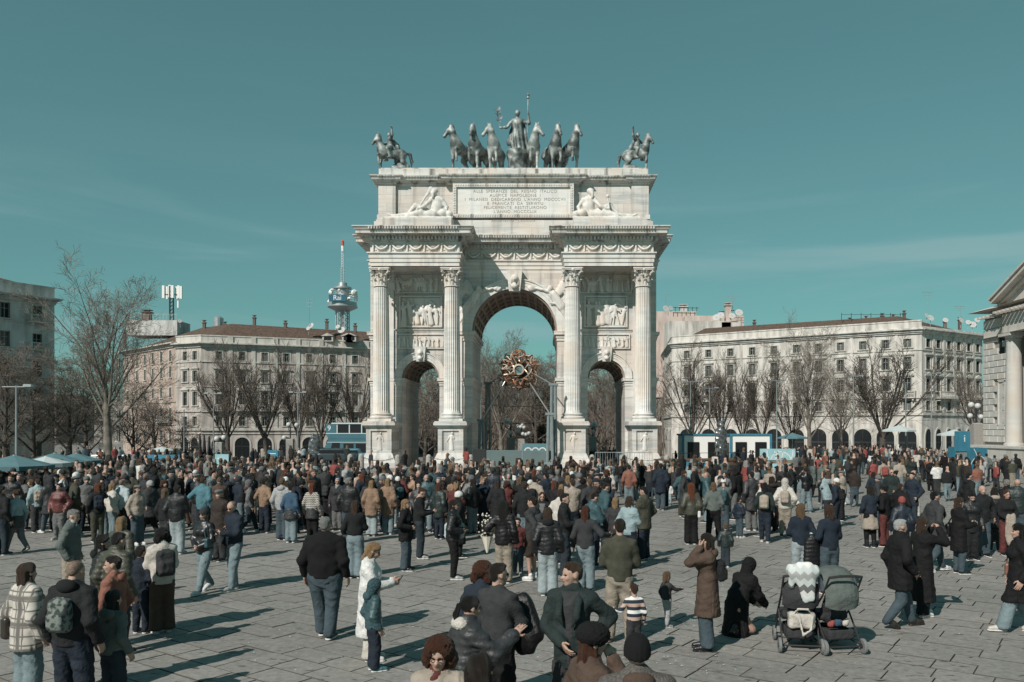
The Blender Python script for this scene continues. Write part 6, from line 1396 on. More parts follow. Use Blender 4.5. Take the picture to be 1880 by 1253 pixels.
# granite bollards and chains
bme = MB().lathe([(.24, 0), (.22, .75), (.2, .85), (.12, .92), (.02, .95)], 14).mesh('bollard', GRAN, 40)
bd = [(643, 63.4), (663, 64.0), (730, 64.6), (787, 65), (864, 65), (1087, 65), (1142, 64.6), (1224, 64)]
wh = ['outermost granite bollard on the bus side', 'granite bollard just outside the outer pedestal by the bus', 'granite bollard between the outer pedestal and small archway by the bus', 'granite bollard before the small archway by the bus', 'granite bollard before the central arch pier by the bus', 'granite bollard before the central pier by the booths', 'granite bollard before the small archway by the booths', 'outermost granite bollard on the booth side']
for (px, Y), lb in zip(bd, wh): o = link('bollard', bme, None, (gx(px, Y), Y, 0), (0, 0, 0), (1, 1, 1.25 if px not in (643, 663) else 1.35)); tag(o, lb, 'bollard', 'granite bollards round the arch')
def chain_between(a, b2, sag, lb, n=16):
    mb = MB(); a = Vector(a); b2 = Vector(b2)
    for k in range(n):
        t = (k + .5) / n; p = a.lerp(b2, t) - Vector((0, 0, sag * 4 * t * (1 - t))); d = (b2 - a).normalized() * .09; up = Vector((0, 0, .03)) if k % 2 else Vector((0, .03, 0)); mb.tube([p - d, p - d * .5 + up, p + d * .5 + up, p + d, p + d * .5 - up, p - d * .5 - up, p - d], .018, 4, cap=False)
    tag(mb.build('chain', RAILM), lb, 'chain', 'chains between the bollards')
for i, lb in ((1, 'iron chain hanging before the outer pedestal by the bus'), (3, 'iron chain hanging before the inner pedestal by the bus'), (5, 'iron chain hanging across the small archway by the booths'), (6, 'iron chain hanging before the outer pedestal by the booths')):
    a, b2 = bd[i], bd[i + 1]; chain_between((gx(a[0], a[1]), a[1], 1.05), (gx(b2[0], b2[1]), b2[1], 1.05), .35, lb)
# hanging sphere of gold bars with its masts and cables
GOLD = mat('copper_gold', (.30, .135, .075), .42, .5, 3, metal=.6, spec=.5); GOLDL = mat('pale_brass', (.62, .50, .40), .35, metal=.5)
Yb = 74.3; so = empty('gold_sphere', (gx(954, Yb), Yb, zz(680, Yb)), 0, 'hanging sphere of interlaced copper and gold bars in the central arch', 'sculpture')
bm2 = bmesh.new(); bmesh.ops.create_icosphere(bm2, subdivisions=3, radius=1); random.seed(6); vv = [v.co.copy() for v in bm2.verts]; rr_ = [random.choice((1.25, 1.5, 1.8, 1.9)) * random.uniform(.95, 1.05) for _ in vv]; a1, a2 = MB(), MB()
for e in bm2.edges:
    i, j = e.verts[0].index, e.verts[1].index; t = a2 if random.random() < .42 else a1; p, q = vv[i] * rr_[i], vv[j] * rr_[j]
    if abs(vv[i].y) > .93 and abs(vv[i].x) < .3: continue
    t.tube([p, (p + q) / 2 * random.uniform(.92, 1.1), q], random.uniform(.035, .075), 4)
bm2.free(); a1.build('copper_bar', GOLD, so)['kind'] = 'stuff'; a2.build('brass_bar', GOLDL, so)['kind'] = 'stuff'
MB().lathe([(.5, -.1), (.5, .1), (.36, .12), (.36, -.12), (.5, -.1)], 22, M=Matrix.Translation((-.05, -1.45, -.05)) @ Matrix.Rotation(R(90), 4, 'X'), cap=False).build('centre_ring', GOLDL, so); MB().lathe([(.35, 0), (.35, .05)], 22, M=Matrix.Translation((-.05, -1.4, -.05)) @ Matrix.Rotation(R(90), 4, 'X')).build('glass_disc', mat('disc_teal', (.10, .19, .20), .35), so)
MB().ball((0, 0, 0), .8, 16, 10).build('dark_core', mat('core_dark', (.03, .022, .02), .6), so)
def mast_(px, Y, ytop, lb, r=.22):
    h = zz(ytop, Y); o = empty('steel_mast', (gx(px, Y), Y, 0), 0, lb, 'mast', 'steel masts of the hanging sphere'); mb = MB()
    for dx in (-.22, .22): mb.tube([(dx, 0, 0), (dx * .6, 0, h)], .13, 7)
    for k in range(int(h / 1.2)): mb.tube([(-.2, 0, k * 1.2 + .3), (.2, 0, k * 1.2 + .9)], .045, 4)
    mb.bbox(-.5, -.5, 0, .5, .5, .5, .06); mb.box(-.4, -.15, h - .2, .4, .15, h); mb.build('pole', STEEL, o); return (gx(px, Y), Y, h)
M1 = mast_(1016, 67, 704, 'tall steel mast before the central pier by the booths'); M2 = mast_(1010, 66.2, 758, 'shorter steel mast standing in front of the tall one', .15); M3 = mast_(884, 72.5, 770, 'short steel mast inside the central arch by the pier'); M4 = mast_(896, 79, 702, 'tall steel mast deep inside the central arch')
for (a, q), lb in zip(((M1, (984, 690)), (M2, (972, 703)), (M3, (928, 702)), (M4, (925, 690))), ('cable from the sphere to the tall mast before the pier', 'cable slanting down from the sphere to the shorter front mast', 'cable slanting down from the sphere to the short mast by the pier', 'cable from the sphere to the mast deep in the arch')):
    tag(MB().tube([(a[0], a[1], a[2] - .15), (gx(q[0], Yb), Yb - .9, zz(q[1], Yb))], .055, 6).build('cable', METAL), lb, 'cable', 'cables holding the gold sphere')
for k, (y0, y1) in enumerate(((738, 736), (770, 766))):
    Y = 84 + 8 * k; mb = MB(); pts = [(gx(860 + (1040 - 860) * t, Y), Y, zz(y0, Y) - .5 * 4 * t * (1 - t)) for t in np.linspace(0, 1, 9)]; mb.tube(pts, .03, 4); tag(mb.build('overhead_wire', RAILM), ('upper', 'lower')[k] + ' overhead wire crossing behind the central arch', 'wire')
# grey barriers under the central arch with ring emblem
for k, (a, b2, y0) in enumerate(((893, 958, 827), (960, 1012, 828))):
    Y = 66.5; o = tag(MB().bbox(gx(a, Y), Y, 0, gx(b2, Y), Y + .3, zz(y0, Y), .03).build('road_barrier', GREYT), ('plain grey barrier panel under the arch, nearer the bus', 'grey barrier panel under the arch, below the ring emblem')[k], 'barrier', 'grey barriers under the arch')
tag(MB().bbox(gx(868, 67), 67, 0, gx(892, 67), 67.3, 1.55, .03).build('road_barrier', cloth('charcoal')), 'black barrier panel beside the pier of the central arch', 'barrier', 'grey barriers under the arch')
Y = 69; sg = tag(MB().bbox(gx(959, Y), Y, 0, gx(1013, Y), Y + .25, zz(815, Y), .03).build('emblem_board', mat('board_teal', (.10, .20, .23), .6)), 'teal board with three white interlocking ring arcs above the grey barrier', 'sign board')
rg = MB()
for px in (969.5, 983, 996):
    c = (gx(px, Y), zz(829, Y)); n = 16
    for k in range(n): a, b2 = math.pi * k / n, math.pi * (k + 1) / n; rg.prism([(c[0] + q * math.cos(t), c[1] + q * math.sin(t)) for q, t in ((.34, a), (.34, b2), (.24, b2), (.24, a))], Y - .02, Y, 'y')
rg.build('ring_emblem', PRW, sg)
# crowd-control fence by the small archway
fme = MB(); fme.tube([(-1.1, 0, 0), (-1.1, 0, 1.1), (1.1, 0, 1.1), (1.1, 0, 0)], .025, 5); fme.tube([(-1.1, 0, .15), (1.1, 0, .15)], .02, 4)
for k in range(1, 14): fme.tube([(-1.1 + k * .157, 0, .15), (-1.1 + k * .157, 0, 1.1)], .012, 4)
fme = fme.mesh('crowd_fence', METAL)
for k, (px, Y) in enumerate(((1125, 63.8), (1165, 63.2))): tag(link('crowd_fence', fme, None, (gx(px, Y), Y, 0), (0, 0, R(3)), 1.25), ('steel crowd fence at the mouth of the small archway by the booths', 'steel crowd fence before the outer pedestal by the booths')[k], 'fence', 'steel crowd fences')
# white booths with black windows
for k, (a, b2) in enumerate(((1252, 1331), (1340, 1417))):
    Y = 75.5; o = empty('booth', (gx((a + b2) / 2, Y), Y, gz(Y)), 0, ('white booth in a blue frame, nearer the arch', 'white booth in a blue frame, beside the lamp pole')[k], 'booth', 'white booths with black windows'); w = (b2 - a) * Y / FPX / 2; h = zz(797, Y) - gz(Y); MB().box(-w + .12, 0, 0, w - .12, 3, h - .15).build('wall', WHITE, o); mb = MB(); mb.box(-w, -.1, h - .15, w, 3.1, h); mb.box(-w, -.1, 0, -w + .2, .05, h - .15); mb.box(w - .2, -.1, 0, w, .05, h - .15); mb.build('frame', BLU, o)
    for s in (-1, 1):
        MB().box(-w * .27, -.08, .2, w * .27, -.02, h - .75).build('window', mat('booth_black', (.012, .013, .014), .4), o, (s * w * .47, 0, 0))
# dark glossy sculptures
GLO = mat('dark_gloss', (.035, .04, .042), .22, .5, 3, spec=.7, col2=(.14, .16, .165))
for px, Y, y0, h0, lb in ((578, 78, 796, 1.0, 'dark glossy statue on a rough plinth beside the bus'), (1323, 72.5, 770, 1.0, 'dark glossy statue on a plinth in front of the white booths')):
    g = gz(Y); o = empty('dark_statue', (gx(px, Y), Y, g), R(20), lb, 'statue', 'dark glossy statues'); h = zz(y0, Y) - g; F = Field((-.9, -.8, 0), (.9, .8, h), .07); F.cone((0, 0, h * .4), (0, 0, h * .72), .48, .52, .1, .8).ell((0, -.05, h * .86), (.38, .36, h * .11), None, .08)
    for s in (-1, 1): F.cone((s * .42, 0, h * .72), (s * .5, -.1, h * .42), .16, .12, .06).cone((s * .2, -.1, h * .95), (s * .32, -.1, h * .995), .12, .05, .04)
    F.disp(lambda x, y, z: .05 * np.sin(9 * x + 5 * z) * np.sin(8 * z + 3 * y)); F.build('figure', GLO, o); F = Field((-.8, -.8, 0), (.8, .8, h * .42), .09); F.cone((0, 0, 0), (0, 0, h * .38), .62, .45, .1).disp(lambda x, y, z: .06 * np.sin(7 * x) * np.sin(6 * z + 2 * y)); F.cut((0, 0, -1), 0); F.build('plinth', GLO, o)
# open-top double-decker
Y = 88; bu = empty('tour_bus', (gx(640, Y), Y, gz(Y)), R(-4), 'teal blue double-decker sightseeing bus behind the outer pedestal', 'bus'); BUSB = mat('bus_blue', (.045, .13, .165), .4, .15, 1, spec=.5); BUSL = mat('bus_pale', (.42, .5, .51), .45)
sB = Y / FPX; L0, L1 = (598 - 640) * sB, (742 - 640) * sB; zb = lambda py: zz(py, Y) - gz(Y)
mb = MB(); mb.prism([(L0 - .6, .45), (L1, .45), (L1, zb(806)), (L0 + .25, zb(806)), (L0 - .45, zb(832))], 0, 2.5, 'y'); mb.build('lower_body', BUSB, bu); MB().prism([(L0 + .2, zb(806)), (L1, zb(806)), (L1, zb(796)), (L0, zb(796))], -.03, 2.53, 'y').build('upper_body', BUSB, bu); MB().box(L0 - .05, -.06, zb(797), L1, 2.56, zb(795.5)).box(L0 + .1, -.05, zb(813), L1, 2.55, zb(812)).build('trim_line', BUSL, bu)
mb = MB(); mb.box(L0 + 1.2, .02, zb(796), L1, 2.48, zb(779))
mb.build('upper_glazing', GLASSD, bu); mb = MB()
for x in np.arange(L0 + 1.2, L1, 1.35): mb.box(x - .06, -.02, zb(796), x + .06, 2.52, zb(779))
mb.box(L0 + .6, -.1, zb(779), L1, 2.6, zb(776.5)); mb.build('roof_frame', BUSL, bu); MB().box(L0 - .02, -.04, zb(796), L0 + 1.1, .3, zb(779)).build('front_panel', BUSB, bu)
for k in range(5): MB().box(L0 + 1.9 + k * 1.35, -.03, zb(833), L0 + 3.0 + k * 1.35, .02, zb(815)).build('window', GLASSD, bu)
MB().add([(L0 + .3, -.02, zb(836)), (L0 + 1.5, -.02, zb(836)), (L0 + 1.5, -.02, zb(812)), (L0 + .7, -.02, zb(812))], [(0, 1, 2, 3)]).build('windscreen', GLASSD, bu)
wm_ = MB().lathe([(.5, -.14), (.5, .14)], 18, M=Matrix.Rotation(R(90), 4, 'X')).mesh('wheel', cloth('black'))
for x in (L0 + 1.2, L0 + 6.2): link('wheel', wm_, bu, (x, .1, .5))
text_mesh('route_sign', '9', .8, PRW, bu, (L0 + .35, -.06, zb(787)))
# parked car roofs beside the bus
cme_ = None
for k, (px, Y, m, lb) in enumerate(((613, 74, mat('car_dark', (.03, .045, .055), .3, spec=.6), 'dark parked car with its roof showing before the bus'), (640, 75.5, mat('car_blue', (.06, .2, .26), .3, spec=.6), 'bright blue parked car between the bus and the bollards'), (205, 84, mat('car_white', (.45, .46, .46), .3, spec=.6), 'white parked car at the foot of the pale plane tree'))):
    o = empty('parked_car', (gx(px, Y), Y, gz(Y)), R(4), lb, 'car'); F = Field((-2.2, -.9, .25), (2.2, .9, 1.6), .09); F.rbox((0, 0, .68), (2.05, .82, .36), .08, .16).rbox((-.1, 0, 1.12), (1.15, .7, .34), .2, .22); F.build('body', m, o); MB().box(-1.15, -.82, 1.0, .95, -.74, 1.33).build('window', GLASSD, o)
    for x in (-1.3, 1.3): link('wheel', wm_, o, (x, -.72, .33), (0, 0, 0), (.66, .5, .66))
# banners, fences, pylon
Y = 70; o = empty('banner_totem', (gx(501, Y), Y, 0), 0, 'blue upright totem standing out of the crowd before the rose block', 'sign'); MB().bbox(gx(492, Y) - gx(501, Y), -.12, 0, gx(511, Y) - gx(501, Y), .12, zz(827, Y), .03).build('board', BLU, o); MB().box(-.3, -.135, zz(834, Y), .3, -.125, zz(832.5, Y)).build('print', PRW, o)
def banner(a, b2, Ya, Yb_, h, m, lb, curves=0, grp='printed barrier banners', zb_=0.05):
    A = Vector((gx(a, Ya), Ya)); B = Vector((gx(b2, Yb_), Yb_)); L_ = (B - A).length; o = empty('barrier_banner', (A.x, A.y, zb_), math.atan2(B.y - A.y, B.x - A.x), lb, 'banner', grp); MB().box(0, -.04, 0, L_, .04, h).build('panel', m, o)
    c = MB(); random.seed(int(a))
    for k in range(curves):
        r = h * random.uniform(.6, 1.5); cx = L_ * random.random(); cz = h * random.uniform(-.3, .9); last = None
        for t in range(49):
            q = (cx + r * math.cos(t * math.pi / 24), cz + r * math.sin(t * math.pi / 24)); ok = .04 < q[0] < L_ - .04 and .04 < q[1] < h - .04
            if ok and last:
                d = Vector((q[0] - last[0], q[1] - last[1])); n_ = Vector((-d.y, d.x)).normalized() * .035; c.add([(last[0] + n_.x, -.046, last[1] + n_.y), (last[0] - n_.x, -.046, last[1] - n_.y), (q[0] - n_.x, -.046, q[1] - n_.y), (q[0] + n_.x, -.046, q[1] + n_.y)], [(0, 1, 2, 3)])
            last = q if ok else None
    if c.v: c.build('print', PRW, o)
    return o
banner(1389, 1456, 50, 49.5, 1.05, BLUP, 'pale blue banner with sweeping white curves behind the tan jacket', 4); banner(1456, 1470, 50, 50.5, 1.1, BLU, 'short deep blue banner joined to the one with white curves', 0); banner(1532, 1556, 56, 55.5, 1.05, BLUP, 'pale blue banner with white curves behind the leather jacket', 2)
banner(1395, 1460, 64, 64, .9, BLUP, 'pale blue banner strip along the top of the wooden stage', 5, zb_=.75); banner(1255, 1300, 51, 51, 1.1, BLU, 'deep blue banner behind the dark hooded coats', 0); banner(1742, 1812, 58, 53.5, 1.9, BLU, 'deep blue high barrier beside the pylon sign', 2); banner(1746, 1810, 57.4, 53.2, .25, BLUP, 'pale blue strip at the foot of the deep blue barrier', 0, zb_=.06); banner(1752, 1790, 66, 66, 1.7, BLUP, 'bright blue panel behind the pylon sign', 0); banner(270, 330, 62, 62, 1.2, BLU, 'blue-green barrier glimpsed in the crowd below the rose block', 0); banner(395, 420, 60, 60, 1.3, BLUP, 'pale blue barrier glimpsed behind the dark hooded crowd', 2)
A, B = Vector((gx(1236, 62), 62)), Vector((gx(1460, 66), 66)); L_ = (B - A).length; o = empty('wooden_stage', (A.x, A.y, 0), math.atan2(B.y - A.y, B.x - A.x), 'long low brown wooden stage front before the white booths', 'stage')
for k in range(14): MB().box(k * L_ / 14 + .01, -.05, 0, (k + 1) * L_ / 14 - .01, .05, .72).build('plank', WOOD if k < 10 else WOODP, o)
MB().box(0, -.1, .72, L_, 3, .82).build('deck', WOOD, o); mb = MB()
for k in range(15): mb.tube([(k * L_ / 14, .1, .8), (k * L_ / 14, .1, 1.35)], .02, 5)
mb.tube([(0, .1, 1.35), (L_, .1, 1.35)], .02, 5); mb.build('railing', RAILM, o)
Y = 47.5; o = empty('pylon_sign', (gx(1765, Y), Y, 0), R(8), 'tall blue and grey pylon sign at the corner of the blue barrier', 'sign'); h = zz(793, Y); MB().box(-.24, -.15, 0, .24, .15, zz(829, Y)).build('post', STEEL, o); MB().bbox(-.3, -.2, zz(829, Y), .42, .2, zz(792, Y) if zz(792, Y) > 2 else 3, .02).build('head', BLU, o); text_mesh('sign_text', 'i', .6, PRW, o, (.06, -.21, zz(806, Y)))
text_mesh('banner_text', 'ALMOST', .2, PRW, o, (1.5, -.1, 1.2)) if False else None
# overhead shade roof (pushchairs)
PUF = cloth('charcoal'); WHL = mat('wheel_grey', (.16, .165, .165), .6); FRM = mat('pushchair_frame', (.03, .03, .03), .4)
def pushchair(px, py, face, lb, hood_c, small=1.0, canopy_up=True):
    X, Y = from_foot(px, py); o = empty('pushchair', (X, Y, 0), -R(face), lb, 'pushchair', 'pushchairs on the square'); o.scale = (small,) * 3
    fr = MB()
    for s in (-1, 1):
        x = s * .24; fr.tube([(x, -.38, .12), (x, -.05, .5), (x, .3, .12)], .013, 6); fr.tube([(x, .22, .3), (x * .98, -.25, .75), (x * .95, -.42, 1.02)], .014, 6); fr.tube([(x, -.38, .12), (x, .3, .12)], .01, 5)
    fr.tube([(-.23, -.42, 1.02), (-.1, -.45, 1.04), (.1, -.45, 1.04), (.23, -.42, 1.02)], .018, 7); fr.tube([(-.26, -.38, .10), (.26, -.38, .10)], .012, 5); fr.tube([(-.24, .3, .1), (.24, .3, .1)], .012, 5); fr.build('frame', FRM, o)
    F = Field((-.26, -.4, .35), (.26, .35, 1.0), .025); F.rbox((0, .08, .44), (.2, .2, .04), .04, .03).cone((-.0, -.08, .5), (0, -.24, .86), .19, .18, .04, .25).rbox((0, .27, .33), (.17, .03, .1), .04, .03); F.build('seat', PUF, o)
    c = MB(); n = 9; vs = []
    for k in range(n):
        a = R(-25 + k * (125 if canopy_up else 60) / (n - 1)); 
        for j in range(9): u = -1 + j / 4; bl_ = (1 - abs(u) ** 3 * .25); vs.append((u * .235, -.20 - math.cos(a) * .34 * bl_ + .12, .74 + math.sin(a) * .38 * bl_))
    c.add(vs, [(k * 9 + j, k * 9 + j + 1, (k + 1) * 9 + j + 1, (k + 1) * 9 + j) for k in range(n - 1) for j in range(8)]); c.build('canopy', cloth(hood_c), o, smooth=60)
    F = Field((-.24, -.4, .1), (.24, .3, .4), .025); F.rbox((0, -.08, .24), (.19, .24, .08), .03, .04).rbox((0, -.08, .32), (.16, .21, .06), .03, .03, True); F.build('basket', PUF, o)
    for x, y in ((-.27, -.38), (.27, -.38), (-.25, .3), (.25, .3)):
        wv_ = MB().lathe([(.03, -.02), (.085, -.022), (.1, -.012), (.1, .012), (.085, .022), (.03, .02)], 18, M=Matrix.Rotation(R(90), 4, 'Y')).build('wheel', WHL, o, (x, y, .1)); MB().lathe([(.03, -.028), (.03, .028)], 8, M=Matrix.Rotation(R(90), 4, 'Y')).build('hub', FRM, wv_)
    return o
s1 = pushchair(1462, 1186, 8, 'dark pushchair draped with a zigzag blanket, nearer the crouching figure', 'charcoal', 1.08, False); s2 = pushchair(1524, 1188, -8, 'dark pushchair with a raised grey canopy and toys in its basket', 'greygreen', 1.08); pushchair(170, 983, 60, 'small pushchair with a pink cover near the brown blouson', 'pink', .9, False)
ZB = stripe_mat('zigzag_blanket', [CC['palegrey'], (.5, .54, .53), CC['white'], CC['grey'], (.5, .54, .53)], .42, zig=.05)
F = Field((-.26, -.3, -.4), (.26, .2, .15), .02); F.cone((-.12, 0, .06), (.12, 0, .06), .1, .1, .03, .9).cone((.02, -.09, .05), (.06, -.05, -.26), .17, .09, .05, .35).cone((-.14, -.08, .05), (-.15, -.04, -.12), .06, .05, .03, .4).disp(lambda x, y, z: .008 * np.sin(50 * x + 8 * z)); o = F.build('blanket', ZB); o.matrix_world = s1.matrix_basis @ Matrix.Translation((.02, -.36, 1.02)); tag(o, 'pale zigzag blanket hung over the handle of the pushchair', 'blanket')
F = Field((-.25, -.2, -.2), (.25, .2, .3), .02); F.rbox((0, 0, 0), (.17, .1, .11), .04, .05).disp(lambda x, y, z: .012 * np.sin(20 * x + 9 * z) * np.sin(17 * z + 6 * y)); F.chain([(-.12, -.09, .1), (-.06, -.13, .17), (.06, -.13, .17), (.12, -.09, .1)], [.016] * 4, .01).chain([(-.05, -.1, .08), (0, -.15, -.17), (.1, -.14, -.1), (.13, -.1, .08)], [.017] * 4, .01); o = F.build('tote_bag', cloth('cream')); o.matrix_world = s1.matrix_basis @ Matrix.Translation((.02, -.28, .42)); tag(o, 'cream tote bag with looped handles in the pushchair basket', 'bag')
for k, (x, z, c, nm, lb) in enumerate(((-.1, .36, 'red', 'toy_ball', 'red toy lying in the pushchair basket'), (0, .38, 'blue', 'toy_box', 'blue toy pack lying in the pushchair basket'), (.1, .37, 'cream', 'toy_bear', 'cream soft toy lying in the pushchair basket'))):
    F = Field((-.08, -.08, -.08), (.08, .08, .08), .014); F.rbox((0, 0, 0), (.05, .035, .045), .02, .02) if k == 1 else F.ell((0, 0, 0), (.05, .045, .045), None, .02).ell((.03, 0, .035), .025, None, .02); o = F.build(nm, cloth(c)); o.matrix_world = s2.matrix_basis @ Matrix.Translation((x, -.22, z)); tag(o, lb, 'toy')
# bottom-left family group
b, f = put(48, 1036, 'h', 25, 'person in a black and white checked wool coat at the picture edge', f=1, top='coat', tm=PLAID, bottom='wide', bc='jeans', hair='long', hc='brown', hem=.40)
shoulder_bag(b, f, 'darkbrown', 'dark brown shoulder bag of the person in the checked wool coat', -1, .55, 1.1, 'darkbrown')
b, f = put(134, 1031, 'h', 8, 'person in a black hooded jacket and teal neck scarf, wearing a camouflage backpack', h=1.76, w=1.15, top='hoodie', tc='black', bottom='straight', bc='navy', hair='balding', hc='grey', neckwear=('hooddown', 'black'), legs='apart', pitch=.25)
backpack(b, f, 'grey', 'small camouflage backpack on the person in the black hooded jacket', .85, CAMO)
put(209, 1023, 'h', 265, 'young person in a rust orange hooded sweatshirt looking sideways in the group of backpacks', h=1.6, top='hoodie', tc='rust', bottom='slim', bc='darkdenim', hair='short', hc='dark', neckwear=('hooddown', 'rust'), arms=('belly', 'hang'), yaw=-.3)
put(207, 1090, 'h', 15, 'child in a pale grey-green sweatshirt standing before the orange hooded sweatshirt', h=1.33, f=1, top='hoodie', tc='greygreen', bottom='straight', bc='darkdenim', hair='long', hc='black', neckwear=('hooddown', 'greygreen'))
put(258, 1163, 'f', 5, 'child in a navy jacket and dark trousers between the orange sweatshirt and the cream fleece', h=1.33, top='jacket', tc='navy', bottom='slim', bc='navy', hair='short', hc='dark')
b, f = put(298, 1162, 'f', 320, 'person in a cream fleece and wide brown trousers with a dark flap backpack', f=1, h=1.62, top='fleece', tc='cream', bottom='wide', bc='brown', hair='curly', hc='black', shc='white', arms=('phone', 'phone'))
backpack(b, f, 'charcoal', 'dark flap backpack on the person in the cream fleece', .95)
put(214, 980, 'h', 20, 'person in an olive quilted jacket behind the orange hooded sweatshirt', h=1.72, top='puffer', tc='olive', bottom='slim', bc='charcoal', hair='short', hc='black', pitch=.2)
put(187, 984, 'h', 60, 'person in a black hooded padded coat beside the olive quilted jacket', f=1, top='parka', tc='black', bottom='slim', bc='black', hair='bob', hc='black', neckwear=('hooddown', 'black'))
b, f = put(223, 950, 'h', 10, 'person in an olive parka with a green backpack behind the family group', f=1, h=1.66, top='parka', tc='olive', bottom='slim', bc='denim', hair='bob', hc='blond')
backpack(b, f, 'green', 'dark green backpack on the person in the olive parka', .9)
put(131, 937, 'h', 80, 'person in a grey-green jacket with a pale shearling collar, walking past the family group', h=1.73, w=1.08, top='jacket', tc='greygreen', bottom='straight', bc='sand', hair='short', hc='grey', neckwear=('scarf', 'cream'), legs='step', pitch=.2)
# strolling couple
b, f = put(376, 1088, 'f', 200, 'person in a black leather jacket and pale jeans walking with sunglasses on', f=1, h=1.66, top='jacket', leather=1, tc='black', bottom='slim', bc='jeans', hair='long', hc='dark', glasses=1, legs='walk', shc='white', arms=('belly', 'belly'), hat=('beanie', 'charcoal'))
shoulder_bag(b, f, 'teal', 'teal cross-body bag of the person in the black leather jacket', -1, .6, .75, 'teal', .12, .13)
b, f = put(430, 1084, 'f', 215, 'person in a navy zipped jacket and light jeans glancing at a phone while walking', h=1.77, top='jacket', tc='navy', bottom='slim', bc='jeans', hair='balding', hc='grey', legs='step', shc='palegrey', glasses=1, arms=('phone', 'hang'), pitch=.35, yaw=-.2); phone(b, f, -1, 'dark phone held by the person in the navy zipped jacket')
put(597, 1172, 'f', 5, 'large person in a black fleece and dark blue jeans walking away', h=1.84, w=1.45, top='sweater', tc='jet', bottom='straight', bc='denim', hair='short', hc='grey', legs='step', arms=('hang', 'hang'))
put(652, 1062, 'f', 5, 'person in a short black top and blue jeans with long wavy hair, seen from behind', f=1, h=1.66, top='sweater', tc='black', hem=.56, bottom='wide', bc='jeans', hair='long', hc='brown', arms=('hang', 'phone'))
b, f = put(678, 1212, 'f', 80, 'person in a long white coat reading a phone next to a child in teal', f=1, h=1.62, top='longcoat', tc='white', bottom='wide', bc='cream', hair='bob', hc='blond', glasses=1, arms=('phone', 'phone'), pitch=.4, shc='white'); phone(b, f, 1, 'phone in the hands of the person in the long white coat')
put(685, 1232, 'f', 60, 'child in a teal hooded jacket and navy trousers beside the long white coat', h=1.17, top='puffer', tc='teal', bottom='straight', bc='navy', hair='none', hat=('hood', 'teal'), neckwear=('hooddown', 'teal'), shc='turquoise', pitch=.2)
b, f = put(744, 1048, 'f', 95, 'person in a black coat and wide grey-blue jeans with a dark bag on the arm', f=1, h=1.6, top='coat', tc='jet', bottom='wide', bc='denim', hair='bob', hc='blond', arms=('bag', 'bag'), hem=.42)
shoulder_bag(b, f, 'charcoal', 'dark shopping bag on the arm of the person in black beside wide jeans', -1, .5, 1.0, 'charcoal')
b, f = put(770, 1026, 'f', 80, 'person in a black sweater and dark jeans looking at a phone', h=1.74, top='sweater', tc='black', bottom='straight', bc='darkdenim', hair='short', hc='brown', arms=('phone', 'phone'), pitch=.45, shc='palegrey'); phone(b, f, 1, 'phone held by the person in the black sweater')
b, f = put(832, 1064, 'f', 85, 'person in a black padded jacket carrying a big pale grey shoulder bag', f=1, h=1.68, top='puffer', tc='black', bottom='slim', bc='jet', hair='bob', hc='dark', glasses=1, arms=('bag', 'bag'), shc='palegrey')
shoulder_bag(b, f, 'paleblue', 'big pale grey shoulder bag on the person in black by the white beanie', -1, .60, 1.35, 'cream', .02)
put(842, 1024, 'f', 75, 'person in a black coat and white knitted beanie', f=1, h=1.62, top='longcoat', tc='black', bottom='slim', bc='black', hair='bob', hc='dark', hat=('beanie', 'white'))
put(806, 990, 'f', 30, 'person in a dark green padded jacket with long auburn hair, behind the big pale bag', f=1, h=1.62, top='puffer', tc='green', bottom='slim', bc='navy', hair='long', hc='auburn', hem=.38)
put(783, 977, 'f', 175, 'person in a teal quilted jacket and light jeans facing the camera', h=1.78, w=1.1, top='puffer', tc='teal', bottom='straight', bc='jeans', hair='balding', hc='grey', pitch=.2)
put(806, 978, 'f', 195, 'person in a dark teal coat close beside the teal quilted jacket', h=1.7, top='jacket', tc='green', bottom='straight', bc='navy', hair='short', hc='grey', hem=.40)
put(882, 974, 'f', 70, 'person in a navy sweater and jeans leaning forward to reach a child', h=1.78, top='sweater', tc='navy', bottom='straight', bc='jeans', hair='short', hc='brown', lean=.2, arms=('fwd', 'fwd'), legs='apart', shc='white')
put(855, 962, 'f', 15, 'person in a white sleeveless top with both arms raised, seen from behind', f=1, h=1.66, top='tank', tc='paleblue', bottom='legging', bc='jet', hair='pony', hc='brown', arms=('lift', 'lift'), lean=-.05)
# centre: pair and the leaning figure in the fur hood
put(886, 1030, 'h', 20, 'person with dark curls in a navy coat, half hidden behind the charcoal sweater', f=1, h=1.68, top='coat', tc='navy', bottom='slim', bc='black', hair='curly', hc='auburn', neckwear=('scarf', 'palegrey'))
b, f = put(914, 1037, 'h', 35, 'person in a dark charcoal sweater holding a black jacket against the chest', h=1.76, top='sweater', tc='charcoal', bottom='straight', bc='jet', hair='short', hc='dark', arms=('belly', 'chest'), glasses=1, yaw=.4)
F_ = Field((-.2, -.2, -.35), (.25, .2, .3), .022); F_.cone((0, 0, .2), (.05, 0, -.2), .11, .15, .05, .7).cone((.05, .02, .15), (.14, 0, -.1), .08, .12, .05, .8).disp(lambda x, y, z: .02 * np.sin(28 * x + 14 * z) * np.sin(22 * y))
o = F_.build('held_jacket', cloth('jet', 'puffer')); o.matrix_world = b.matrix_basis @ Matrix.Translation((.12, .27, 1.12)); tag(o, 'black jacket bundled in the arms of the person in the charcoal sweater', 'jacket')
put(848, 1097, 'h', 62, 'person in a dark padded jacket with a furry hood, hand laid on the charcoal sweater', f=1, h=1.62, top='puffer', tc='charcoal', bottom='slim', bc='black', hair='pony', hc='black', neckwear=('furhood', 'cream'), arms=('hang', 'lift'), lean=.12, specs=1)
